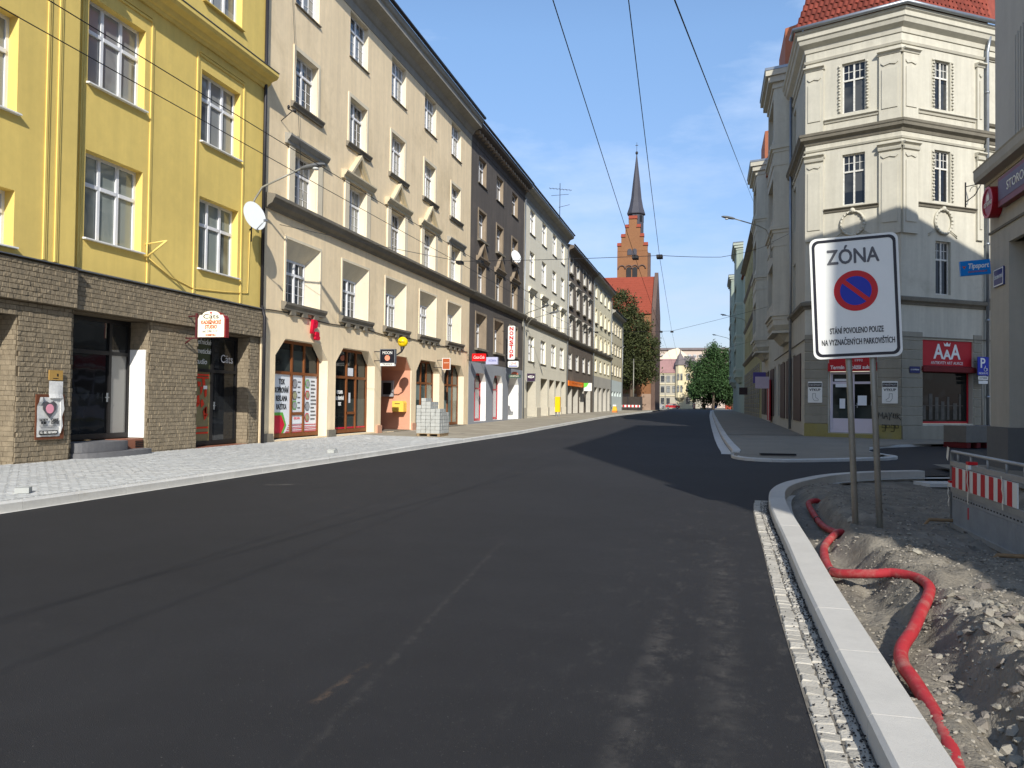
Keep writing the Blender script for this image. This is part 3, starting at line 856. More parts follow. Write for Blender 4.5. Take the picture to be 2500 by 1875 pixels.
def surround(mb, x0, x1, z0, z1, t, p, bottom=False, m=0, y=0.0):
    """flat raised band round an opening, butted"""
    mb.box(x0 - t, x0, y - p, y + .01, z0, z1 + t, m); mb.box(x1, x1 + t, y - p, y + .01, z0, z1 + t, m)
    mb.box(x0, x1, y - p, y + .01, z1, z1 + t, m)
    if bottom: mb.box(x0 - t, x1 + t, y - p, y + .01, z0 - t, z0, m)
    return mb

def sill_mb(x0, x1, z, p=.14, t=.07, y=0.0, ov=.06):
    mb = MB(); mb.prism([(y + .02, z - t), (y - p, z - t), (y - p, z - .02), (y + .02, z)], 'x', x0 - ov, x1 + ov)
    return mb

# ---- yellow house
Y0 = 5.0
yel = left_house('yellow_house', 'yellow plastered house with stone-tiled ground floor at the left edge', Y0)
U = lambda Y: Y - Y0
mb = MB()
cols_y = [(14.9, 16.75), (19.0, 20.85)]
ops = []
for a, b in cols_y:
    ops += [op(U(a), U(b), 5.1, 7.1, .22), op(U(a), U(b), 8.6, 10.6, .22), op(U(a), U(b), 12.5, 14.4, .22)]
wall(mb, U(14.5), U(22.14), 4.33, 15.6, ops)
RIS = -.14
lops = [op(U(11.05), U(12.93), 7.17, 9.14, .26), op(U(11.05), U(12.93), 4.5, 5.64, .26), op(U(11.05), U(12.93), 10.7, 12.4, .26)]
wall(mb, 0, U(14.5), 4.33, 15.6, lops, y=RIS)
mb.poly([(U(14.5), RIS, 4.33), (U(14.5), 0, 4.33), (U(14.5), 0, 15.6), (U(14.5), RIS, 15.6)])
body(mb, 0, U(22.14), 4.33, 15.6, 11)
part('wall', mb, M_yellow, yel)
for i, (a, b) in enumerate(cols_y):
    for (c, d) in ((5.1, 7.1), (8.6, 10.6), (12.5, 14.4)):
        w = window(yel, U(a), U(b), c, d, .20, cols=3, tr=.36, fm=M_white, gm=M_glass_blind if c < 6 else M_glass)
        wchild(w, 'sill', sill_mb(U(a), U(b), c + .03, .10, .05, ov=.04), M_whitep if c < 12 else M_yellow, U(a), .20, c)
for o in lops:
    w = window(yel, o['x0'], o['x1'], o['z0'], o['z1'], .10, cols=3, tr=.36, fm=M_white, gm=M_glass)
    wchild(w, 'sill', sill_mb(o['x0'], o['x1'], o['z0'] + .03, .10, .05, y=RIS, ov=.04), M_whitep, o['x0'], .10, o['z0'])
# raised vertical bands that frame the window bays
for Yb, yy in ((13.68, RIS), (13.98, RIS), (14.74, 0), (17.0, 0), (18.82, 0), (21.04, 0)):
    mb = MB()
    mb.box(U(Yb) - .045, U(Yb) + .005, yy - .028, yy + .005, 4.40, 11.0 if yy == 0 else 15.0)
    mb.box(U(Yb) + .03, U(Yb) + .055, yy - .018, yy + .005, 4.40, 10.95 if yy == 0 else 15.0)
    part('wall_band', mb, M_yellow, yel)
for a, b in ((14.80, 16.95), (18.88, 20.99)):
    mb = MB(); mb.box(U(a), U(b), -.04, .005, 10.93, 10.98); mb.box(U(a), U(b), -.06, .005, 11.0, 11.03)
    part('wall_band', mb, M_yellow, yel)
mb = MB()
mb.prism([(.01, 11.26), (-.06, 11.26), (-.10, 11.34), (-.16, 11.36), (-.22, 11.46), (-.40, 11.52), (-.46, 11.60), (-.46, 11.70), (.01, 11.78)], 'x', U(14.64), U(22.2))
mb.prism([(.01, 11.26), (-.20, 11.26), (-.24, 11.34), (-.30, 11.36), (-.36, 11.46), (-.54, 11.52), (-.60, 11.60), (-.60, 11.70), (.01, 11.78)], 'x', 0, U(14.64) - .004)
part('cornice', mb, M_yellow, yel)
mb = MB(); mb.prism([(-.475, 11.705), (-.48, 11.725), (0, 11.80), (0, 11.785)], 'x', U(14.5), U(22.22)); part('cornice_flashing', mb, M_lead, yel)
roof_left(yel, U(22.14), 15.6)
# ground floor
mb = MB()
D1 = (14.70, 17.15); D2 = (19.10, 21.60); D0 = (9.4, 13.10)
gops = [op(U(D1[0]), U(D1[1]), .14, 3.45, .63), op(U(D2[0]), U(D2[1]), .16, 3.42, .47)]
wall(mb, U(14.5), U(22.14), .05, 3.47, gops, y=.03)
wall(mb, 0, U(14.5), .05, 3.47, [op(U(D0[0]), U(D0[1]), .14, 3.2, .55)], y=RIS + .03)
mb.poly([(U(14.5), RIS + .03, .05), (U(14.5), .03, .05), (U(14.5), .03, 3.47), (U(14.5), RIS + .03, 3.47)])
body(mb, 0, U(22.14), .05, 4.33, 11)
mb.box(0, U(14.5), RIS - .10, .2, 3.47, 4.32); mb.box(U(14.5) + .004, U(22.14), -.10, .2, 3.47, 4.32)
part('ground_floor_wall', mb, M_stonewall, yel)
mb = MB(); mb.prism([(.0, 4.36), (RIS - .17, 4.325), (RIS - .17, 4.35), (0, 4.40)], 'x', 0, U(14.52))
mb.prism([(.0, 4.36), (-.16, 4.325), (-.16, 4.35), (0, 4.40)], 'x', U(14.524), U(22.18)); part('ledge_flashing', mb, M_lead, yel)
# split-stone tiles: the nearest ones singly, the rest joined
tvars = []
for k in range(6):
    rr = random.Random(k + 5); m_ = MB()
    j = lambda s=.006: rr.uniform(-s, s)
    P0 = [(0, .0, 0), (1, .0, 0), (1, .0, 1), (0, .0, 1)]
    fr = [(.03 + j(.02), -1 + j(.35), .04 + j(.02)), (.97 + j(.02), -1 + j(.35), .04 + j(.02)), (.97 + j(.02), -1 + j(.35), .95 + j(.02)), (.03 + j(.02), -1 + j(.35), .95 + j(.02))]
    for q in range(4):
        q2 = (q + 1) % 4; m_.poly([P0[q], P0[q2], fr[q2], fr[q]])
    cx = (.5 + j(.1), -1.25 + j(.3), .5 + j(.1))
    for q in range(4): m_.poly([fr[q], fr[(q + 1) % 4], cx])
    tvars.append(m_.mesh('stone_tile', M_tile))
tiles = []
def tile_field(x0, x1, z0, z1, y, holes=(), facing='f'):
    z = z0; r = 0
    while z < z1 - .03:
        h = min(.100, z1 - z)
        x = x0 - RN.uniform(0, .1)
        while x < x1:
            w = RN.choice((.07, .09, .11, .13, .16))
            a, b = max(x, x0), min(x + w, x1)
            if b - a > .03 and not any(hx0 - .001 < (a + b) / 2 < hx1 + .001 and hz0 < z + h / 2 < hz1 for hx0, hx1, hz0, hz1 in holes):
                for hx0, hx1, hz0, hz1 in holes:
                    if hz0 < z + h / 2 < hz1:
                        if a < hx0 < b: b = hx0
                        if a < hx1 < b: a = hx1
                if b - a > .02: tiles.append((a, b, z, z + h, y, facing))
            x += w
        z += .102; r += 1
holes1 = [(U(D1[0]), U(D1[1]), 0, 3.5), (U(D2[0]), U(D2[1]), 0, 3.5)]
tile_field(U(14.5), U(22.14), .12, 3.46, .03, holes1)
tile_field(U(12.4), U(14.5), .12, 3.46, RIS + .03, [(U(D0[0]), U(D0[1]), 0, 3.2)])
tile_field(U(14.5), U(22.14), 3.48, 4.31, -.10)
tile_field(U(12.4), U(14.5), 3.48, 4.31, RIS - .10)
# reveals on the far side of each opening
for xr, z1_, ya, yb in ((U(D1[1]), 3.44, .035, .62), (U(D2[1]), 3.42, .035, .46), (U(D0[1]), 3.2, RIS + .035, .4)):
    tile_field(ya, yb, .14, z1_, xr, (), 'r')
near = sorted([t for t in tiles if t[5] == 'f' and t[4] != -.10], key=lambda t: t[0])[:300]
nearset = set(id(t) for t in near)
for t in near:
    a, b, c, d, y, _ = t
    o = obj('stone_tile', tvars[RN.randrange(6)], yel); o.location = (a, y, c); o.scale = (b - a - .004, RN.uniform(.010, .022), d - c - .005)
ts = MB()
for t in tiles:
    if id(t) in nearset: continue
    a, b, c, d, y, fc = t
    p = RN.uniform(.008, .022); e = .004
    if fc == 'f':
        q0 = [(a, y, c), (b - .004, y, c), (b - .004, y, d - .004), (a, y, d - .004)]
        q1 = [(v[0] + (e if v[0] == a else -e), y - p * RN.uniform(.7, 1.2), v[2] + (e if v[2] == c else -e)) for v in q0]
    else:
        q0 = [(y, a, c), (y, b - .004, c), (y, b - .004, d - .004), (y, a, d - .004)]
        q1 = [(y - p * RN.uniform(.7, 1.2), v[1], v[2]) for v in q0]
    i = len(ts.v); ts.v.extend(q0 + q1)
    for q in range(4):
        q2 = (q + 1) % 4; ts.f.append((i + q, i + q2, i + 4 + q2, i + 4 + q)); ts.m.append(0); ts.sm.append(False)
    ts.f.append((i + 4, i + 5, i + 6, i + 7)); ts.m.append(0); ts.sm.append(False)
tag(part('stone_tiling', ts, M_tile_s, yel), kind='stuff')
# doors of the yellow house
M_door = mat('black_door_frame', srgb(30, 29, 30), .4, .1, 3)
M_dglass = glass_mat('dark_door_glass', (.008, .009, .01), (.02, .022, .024), .4)
M_dglass2 = glass_mat('pale_door_glass', (.16, .16, .155), (.2, .2, .19), .6)
def door(root, name, x0, x1, z0, z1, y, split, zt, fm, panes, F=I4, fw=.09):
    """frame with a transom at zt and a mullion at each split; panes = material per field (left to right, lower then upper)"""
    mb = MB(); d = .08
    mb.box(x0, x0 + fw, y, y + d, z0, z1); mb.box(x1 - fw, x1, y, y + d, z0, z1)
    mb.box(x0 + fw, x1 - fw, y, y + d, z0, z0 + fw * 1.4); mb.box(x0 + fw, x1 - fw, y, y + d, z1 - fw, z1)
    xs = [x0 + fw] + [v for s_ in split for v in (s_ - fw / 2, s_ + fw / 2)] + [x1 - fw]
    for s_ in split: mb.box(s_ - fw / 2, s_ + fw / 2, y - .01, y + d - .004, z0 + fw * 1.4, z1 - fw)
    for i in range(0, len(xs), 2):
        if zt: mb.box(xs[i], xs[i + 1], y - .005, y + d - .002, zt - fw / 2, zt + fw / 2)
    dr = part(name, mb, fm, root, F)
    k = 0
    for i in range(0, len(xs), 2):
        for (c, e_) in (((z0 + fw * 1.4, zt - fw / 2), (zt + fw / 2, z1 - fw)) if zt else ((z0 + fw * 1.4, z1 - fw),)):
            obj('pane', MB().poly([(xs[i], y + .04, c), (xs[i + 1], y + .04, c), (xs[i + 1], y + .04, e_), (xs[i], y + .04, e_)]).mesh('pane', panes[k % len(panes)]), dr); k += 1
    return dr
def handle(dr, x, y, z):
    mb = MB(); mb.box(x - .02, x + .02, y - .02, y, z - .11, z + .11); mb.tube([(x, y - .02, z), (x, y - .06, z), (x - .12, y - .065, z)], .011, 6)
    obj('handle', mb.mesh('handle', M_zinc), dr)
d1 = door(yel, 'door', U(D1[0]) + .005, U(D1[1]) - .005, .56, 3.44, .56, [U(16.45)], 2.62, M_door, [M_dglass, M_dglass, M_dglass2, M_dglass])
handle(d1, U(16.36), .55, 1.55)
mb = MB(); mb.box(U(D1[1]) - .035, U(D1[1]) - .004, .10, .55, .56, 2.75); part('white_panel', mb, M_whitep, yel)
d2 = door(yel, 'door', U(D2[0]) + .005, U(D2[1]) - .005, .22, 3.41, .40, [U(20.32)], 2.35, M_door, [mat('olive_foil', srgb(128, 118, 84), .4, .2, 1.5), mat('olive_sign_foil', srgb(72, 76, 52), .4, .05), M_dglass, M_dglass])
handle(d2, U(20.42), .39, 1.35)
lettering(yel, 'Cäts', .34, mat('silver_ink', srgb(190, 190, 192), .4, 0), U(21.0), .385, 2.72)
for s_, z_ in (('Kadeřnické', 3.16), ('Kosmetické', 2.9), ('Studio', 2.6)):
    lettering(yel, s_, .22, M_whitep, U(19.78), .42, z_, shear=.2, width=.95 if s_ != 'Studio' else .6)
mb = MB()
for k in range(14):
    a = RN.uniform(19.25, 20.1); z = RN.uniform(.9, 2.0)
    mb.prism([(U(a), z), (U(a) + RN.uniform(.05, .16), z + RN.uniform(-.05, .1)), (U(a) + RN.uniform(.05, .2), z + RN.uniform(.1, .35)), (U(a) - .03, z + RN.uniform(.1, .25))], 'y', .42, .425)
for z in (.55, .7, 2.12, 2.2): mb.box(U(19.2), U(20.2), .421, .425, z, z + .05)
part('red_window_print', mb, mat('orange_red_print', srgb(205, 52, 24), .6, .05), yel)
mb = MB(); mb.box(U(19.4), U(19.62), .418, .422, 1.62, 1.86); mb.box(U(19.95), U(20.12), .418, .422, 1.82, 1.92); part('notice', mb, M_whitep, yel)
# steps at the first door
M_step = mat('granite_step', srgb(104, 104, 106), .7, .12, 6, bump=.2, bscale=150)
M_redtile = mat('red_floor_tile', srgb(140, 92, 72), .7, .12, 6)
def half_disc(cx, w, out, back, z0, z1, n=12):
    pts = [(cx + w / 2, back)] + [(cx + w / 2 * math.cos(math.pi * k / n), -out * math.sin(math.pi * k / n) ** .6) for k in range(n + 1)] + [(cx - w / 2, back)]
    return MB().prism(pts[::-1], 'z', z0, z1)
st = part('steps', half_disc(U(15.9), 2.40, .42, .6, .10, .31), M_step, yel)
o = obj('upper_step', half_disc(U(15.55), 1.62, .22, .58, .314, .53).mesh('upper_step', M_step), st)
o = obj('threshold_tiles', MB().box(U(16.35), U(17.1), .10, .57, .304, .54).mesh('threshold_tiles', M_redtile), st)
mb = MB()
for k in range(4): mb.box(U(16.82), U(17.1), .085, .10, .34 + k * .045, .36 + k * .045)
obj('vent_grille', mb.mesh('vent_grille', M_black), st)
part('sill_tiles', MB().box(U(D2[0]), U(D2[1]), .02, .42, .15, .20), M_redtile, yel)
# drainpipe and small iron bracket
mb = MB(); mb.tube([(U(22.06), -.09, 4.4), (U(22.06), -.09, 15.4)], .055, 8); mb.tube([(U(22.06), -.20, .2), (U(22.06), -.20, 4.1), (U(22.06), -.09, 4.45)], .055, 8)
part('drainpipe', mb, M_dark_metal, yel)
mb = MB(); mb.tube([(U(16.9), 0, 5.35), (U(16.9), -.62, 5.42)], .018, 6); mb.tube([(U(16.9), 0, 5.0), (U(16.9), -.62, 5.42)], .025, 6); mb.tube([(U(16.9), -.05, 4.95), (U(16.9), -.05, 5.4)], .018, 6)
part('flag_bracket', mb, M_yellow, yel)
mb = MB(); mb.tube([(U(16.95), -.02, 5.05), (U(17.8), -.02, 4.7), (U(18.8), -.02, 4.52), (U(20.2), -.02, 4.62), (U(21.4), -.02, 4.75), (U(21.45), -.02, 6.6)], .012, 5)
part('wall_cable', mb, M_yellow, yel)

# ---- beige house
def hood(x0, x1, z, ped=False):
    mb = MB()
    mb.prism([(.005, z - .32), (-.10, z - .32), (-.12, z - .22), (-.16, z - .20), (-.24, z - .08), (-.24, z - .02), (.005, z + .03)], 'x', x0, x1)
    if ped:
        cx = (x0 + x1) / 2; w = .92; t = .11
        for s in (-1, 1):
            b0 = (cx + s * w, z - .0); tip = (cx, z + .92)
            mb.prism([(b0[0], b0[1]), (b0[0] - s * t * 1.3, b0[1]), (cx, tip[1] - t * 1.35), tip], 'y', -.20, .003)
            mb.prism([(b0[0] - s * .2, b0[1] + .01), (b0[0] - s * t * 2.5, b0[1] + .01), (cx, tip[1] - t * 2.5), (cx, tip[1] - .17)], 'y', -.07, .002)
    return mb

Y0 = 22.2
bei = left_house('beige_house', 'long beige five-bay house with grey cornice and triangular pediments', Y0)
BW = 22.0
ctr = [24.78 + 4.15 * k - Y0 for k in range(5)]
ops = []
for c in ctr:
    ops += [op(c - .83, c + .83, 14.86, 16.64, .20), op(c - .78, c + .78, 11.52, 13.30, .22), op(c - .78, c + .78, 8.10, 9.92, .26),
            op(c - 1.18, c + 1.18, 4.78, 6.86, .36, (c - .74, c + .74, 4.80, 6.30))]
shops = [(23.07, 26.70), (27.35, 30.92), (31.60, 35.13), (35.75, 39.10), (39.88, 43.32)]
for k, (a, b) in enumerate(shops):
    if k == 2: ops.append(op(a - Y0, b - Y0, .22, 3.56, .05, ch=(.62, .58)))
    else: ops.append(op(a - Y0, b - Y0, .24, 3.56, .34, None, ch=(.62, .58)))
mb = MB(); wall(mb, 0, BW, .05, 16.72, ops, 0, 1); body(mb, 0, BW, .05, 17.9, 11)
part('wall', mb, [M_beige, M_beige_trim], bei)
bars = (2, 3)
for i, c in enumerate(ctr):
    w = window(bei, c - .83, c + .83, 14.86, 16.64, .19, fm=M_white, gm=M_glass, bars=bars)
    wchild(w, 'sill', sill_mb(c - .83, c + .83, 14.87, .07, .05), M_sillgrey, c - .83, .19, 14.86)
    w = window(bei, c - .78, c + .78, 11.52, 13.30, .21, fm=M_white, gm=M_glass, bars=bars)
    wchild(w, 'surround', surround(MB(), c - .78, c + .78, 11.52, 13.30, .14, .035), M_beige_trim, c - .78, .21, 11.52)
    mb = MB(); mb.prism([(.01, 11.30), (-.08, 11.30), (-.10, 11.36), (-.15, 11.43), (-.15, 11.47), (.01, 11.51)], 'x', c - 1.06, c + 1.12)
    wchild(w, 'sill', mb, M_sillgrey, c - .78, .21, 11.52)
    w = window(bei, c - .78, c + .78, 8.10, 9.92, .25, fm=M_white, gm=M_glass, bars=bars, tr=.36)
    for q in (c - 1.16, c + .80): wchild(w, 'pilaster', MB().box(q, q + .36, -.07, .004, 8.08, 9.98), M_beige_trim, c - .78, .25, 8.10)
    wchild(w, 'pediment' if 0 < i < 4 else 'hood', hood(c - 1.38, c + 1.40, 10.30, 0 < i < 4), M_greytrim if not (0 < i < 4) else M_ped, c - .78, .25, 8.10)
    w = window(bei, c - .74, c + .74, 4.80, 6.30, .35, fm=M_white, gm=M_glass, bars=bars)
    wchild(w, 'surround', surround(MB(), c - 1.18, c + 1.18, 4.78, 6.86, .09, .03), M_beige_trim, c - .74, .35, 4.80)
    mb = MB(); mb.prism([(.01, 4.50), (-.12, 4.50), (-.13, 4.58), (-.19, 4.66), (-.20, 4.74), (.01, 4.785)], 'x', c - 1.42, c + 1.46)
    for q in (-.8, 0, .8): mb.box(c + q - .16, c + q + .16, -.12, .003, 4.36, 4.497)
    wchild(w, 'sill', mb, M_sillgrey, c - .74, .35, 4.80)
mb = MB()
mb.prism([(.01, 7.58), (-.05, 7.58), (-.10, 7.66), (-.24, 7.74), (-.30, 7.86), (-.34, 7.90), (-.34, 8.00), (.01, 8.07)], 'x', 0.12, BW - .02)
part('belt_cornice', mb, M_sillgrey, bei)
mb = MB()
mb.prism([(.01, 16.725), (-.03, 16.725), (-.03, 17.05), (-.10, 17.10), (-.22, 17.30), (-.48, 17.42), (-.62, 17.44), (-.62, 17.66), (-.70, 17.72), (-.74, 17.86), (-.74, 17.92), (.3, 18.02)], 'x', 0, BW - .01)
part('cornice', mb, M_greytrim, bei)
mb = MB(); mb.tube([(0, -.80, 18.0), (BW, -.80, 18.0)], .085, 8); part('gutter', mb, M_dark_metal, bei)
roof_left(bei, BW, 18.0, rise=4.5)
# shopfronts
def shopfront(root, a, b, z0, zt, z1, y, fm, panes, door_mid=True, inset=.0, fw=.10):
    w = b - a
    s1, s2 = a + w * .457, a + w * .693
    return door(root, 'shopfront', a + inset, b - inset, z0, z1, y, [s1, s2], zt, fm, panes, fw=fw)
M_poster = mat('white_poster', srgb(224, 228, 232), .5, .03)
M_gshop2 = glass_mat('green_shop_glass', (.05, .075, .07), (.20, .26, .24), .55)
fronts = []
for k, (a, b) in enumerate(shops):
    if k == 2: continue
    A, B = a - Y0 + .01, b - Y0 - .01
    pn = [M_poster, M_glass_shop] if k == 0 else ([M_glass_shop] if k == 1 else [M_gshop2, M_glass_shop])
    fronts.append(shopfront(bei, A, B, .28, 2.45, 3.555, .335, M_brown, pn))
# printed window of the copy shop
sf = fronts[0]
for s_, z_ in (('TISK', 2.14), ('KOPÍROVÁNÍ', 1.86), ('REKLAMA', 1.58), ('RAZÍTKA', 1.30)):
    obj('lettering', text_mesh(s_, .26, M_ink, width={'TISK': .40, 'KOPÍROVÁNÍ': .86, 'REKLAMA': .72, 'RAZÍTKA': .64}[s_], fat=.004), sf, Matrix.Translation((1.94, .368, z_)) @ RX90)
def ppoly(name, pts, m, y=.37, t=.004):
    return obj(name, MB().prism(pts, 'y', y - t, y).mesh(name, m), sf)
M_green = mat('green_print', srgb(96, 168, 70), .5, .02); M_crim = mat('crimson_print', srgb(200, 16, 52), .5, .02)
x0_ = 1.30
ppoly('green_hexagon', [(x0_, .34), (x0_ + .72, .34), (x0_ + .98, .68), (x0_ + .74, 1.12), (x0_, 1.12)], M_green, .372)
ppoly('crimson_hexagon', [(x0_, .40), (x0_ + .62, .40), (x0_ + .86, .70), (x0_ + .64, 1.02), (x0_, 1.02)], M_crim, .367)
mb = MB()
for k, z in enumerate((.42, .47, .53, .59, .66)):
    for (xa, xb) in ((2.20 + .05 * k, 2.46), (2.60, 3.32), (3.46, 4.40)):
        mb.box(xa, xb, .364, .368, z, z + (.018 if k % 2 else .026))
obj('print_stripes', mb.mesh('print_stripes', M_crim), sf)
mb = MB()
for k in range(11):
    z = .84 + k * .135
    mb.box(3.95, 3.95 + RN.uniform(.26, .40), .364, .368, z, z + .05)
for k in range(6): mb.box(3.0, 3.0 + RN.uniform(.16, .26), .364, .368, 1.25 + k * .18, 1.29 + k * .18)
obj('print_lines', mb.mesh('print_lines', M_inkgrey), sf)
M_ph1 = mat('photo_grey', srgb(150, 152, 156), .5, .4, 9); M_ph2 = mat('photo_ochre', srgb(150, 150, 120), .5, .5, 7)
for k, (x, z, c_) in enumerate(((3.70, 2.12, M_green), (3.70, 1.72, M_crim), (3.70, 1.32, M_inkgrey), (3.70, .92, M_crim), (2.80, 2.1, M_inkgrey), (2.80, 1.70, M_inkgrey), (2.80, 1.36, M_green))):
    ppoly('picture_hexagon', [(x + .18 * math.cos(q * math.pi / 3), z + .18 * math.sin(q * math.pi / 3)) for q in range(6)], c_, .368)
    ppoly('picture', [(x + .14 * math.cos(q * math.pi / 3), z + .14 * math.sin(q * math.pi / 3)) for q in range(6)], [M_ph1, M_ph2][k % 2], .362)
obj('door_rail', MB().box(2.57, 3.34, .325, .36, 1.02, 1.12).mesh('door_rail', M_brown), sf)
ppoly('lower_sign', [(2.60, .72), (3.32, .72), (3.32, 1.0), (2.60, 1.0)], M_poster, .364)
obj('lettering', text_mesh('REKLAMA', .12, M_redink, width=.42), sf, Matrix.Translation((2.96, .358, .90)) @ RX90)
sf = fronts[1]
for s_, z_ in (('REKLAMA', 1.86), ('KOPÍROVÁNÍ', 1.62), ('TISK', 1.40)):
    obj('lettering', text_mesh(s_, .19, M_whitep, width={'REKLAMA': .50, 'KOPÍROVÁNÍ': .68, 'TISK': .26}[s_], fat=.003), sf, Matrix.Translation((6.26, .368, z_)) @ RX90)
ppoly('opening_hours', [(7.05, 1.45), (7.2, 1.45), (7.2, 1.85), (7.05, 1.85)], M_poster)
ppoly('notice', [(6.85, 2.52), (7.42, 2.52), (7.42, 2.84), (6.85, 2.84)], M_poster)
ppoly('red_stripe', [(5.9, .44), (8.6, .44), (8.6, .50), (5.9, .50)], M_crim)
obj('door_rail', MB().box(6.78, 7.52, .325, .36, 1.0, 1.1).mesh('door_rail', M_brown), sf)
# salmon passage
a, b = shops[2][0] - Y0, shops[2][1] - Y0
mb = MB(); D = 2.3; y_ = .052
out = [(a, .22), (b, .22), (b, 2.98), (b - .62, 3.56), (a + .62, 3.56), (a, 2.98)]
for k in range(1, 6):
    k2 = (k + 1) % 6
    mb.poly([(out[k][0], y_, out[k][1]), (out[k2][0], y_, out[k2][1]), (out[k2][0], D, out[k2][1]), (out[k][0], D, out[k][1])])
mb.poly([(p[0], D, p[1]) for p in out])
pas = part('passage', mb, M_pink, bei)
obj('passage_floor', MB().box(a, b, .0, D, .10, .215).mesh('passage_floor', M_sillgrey), pas)
obj('passage_door', MB().box(a + .9, b - .9, D - .06, D - .004, .22, 2.5).mesh('passage_door', M_brown), pas)
for xx in (a - .48, b + .02):
    part('plinth_block', MB().box(xx, xx + .46, -.08, .10, .14, .52), mat('pink_plinth', srgb(196, 150, 124), .9, .12, 3), bei)
for xx in (shops[0][0] - Y0 - .75, shops[0][1] - Y0 + .02): part('plinth_block', MB().box(xx, xx + .6, -.07, .10, .14, .46), M_sillgrey, bei)
for k in (3, 4):
    part('doorstep', MB().box(shops[k][0] - Y0 - .1, shops[k][1] - Y0 + .1, -.16, .33, .14, .26), M_sillgrey, bei)
mb = MB(); pts = [(.05, -.03, 4.36)]
for k in range(1, 60):
    x = BW * k / 60; pts.append((x, -.03, 4.37 + .04 * math.sin(x * 1.1) + .0035 * x))
mb.tube(pts, .018, 5); part('wall_cable', mb, M_cable, bei)
mb = MB(); mb.tube([(.75, -.35, 10.9), (1.25, -.35, 10.95)], .02, 5); mb.tube([(.95, 0, 10.6), (1.0, -.4, 10.93)], .015, 5); mb.lathe([(.03, 0), (.05, .04), (.03, .1)], 8, (.8, -.35, 10.93)); mb.lathe([(.03, 0), (.05, .04), (.03, .1)], 8, (1.2, -.35, 10.95))
part('insulator_bracket', mb, M_dark_metal, bei)

# ---- the four houses beyond the beige one, and the low one at the end
M_darkpl = mat('sooty_grey_plaster', srgb(96, 90, 85), .93, .12, .5, bump=.2, bscale=60, streak=.16, dirt=srgb(140, 122, 104), dirt_amt=.35, dirt_scale=.5, dirt_pos=.56)
M_darktrim = mat('sooty_trim', srgb(138, 124, 106), .92, .18, 1, streak=.15)
M_greypaint = mat('blue_grey_paint', srgb(150, 154, 160), .8, .07, .8)
M_pale = mat('pale_cream_plaster', srgb(232, 226, 206), .92, .05, .5, streak=.05)
M_pale2 = mat('pale_yellow_plaster', srgb(222, 212, 168), .92, .06, .5, streak=.06)
M_paleplinth = mat('pale_grey_plinth', srgb(186, 180, 164), .9, .1, 1)
M_dark2 = mat('brown_grey_plaster', srgb(108, 98, 88), .93, .12, .5, streak=.16, dirt=srgb(172, 160, 138), dirt_amt=.6, dirt_scale=.22, dirt_pos=.56)
M_creamp = mat('cream_yellow_plaster', srgb(226, 217, 186), .92, .06, .5, streak=.07)
M_greyshop = mat('grey_shop_render', srgb(176, 172, 162), .9, .1, .7, streak=.08)
M_paleblue = mat('pale_blue_render', srgb(196, 206, 204), .9, .05, .8)
M_lastpl = mat('greyed_cream_plaster', srgb(196, 186, 158), .92, .1, .6, streak=.1)
M_redframe = mat('red_frame', srgb(176, 30, 42), .45, .08, 3)
M_drkframe = mat('dark_grey_frame', srgb(70, 70, 68), .5, .1, 3)

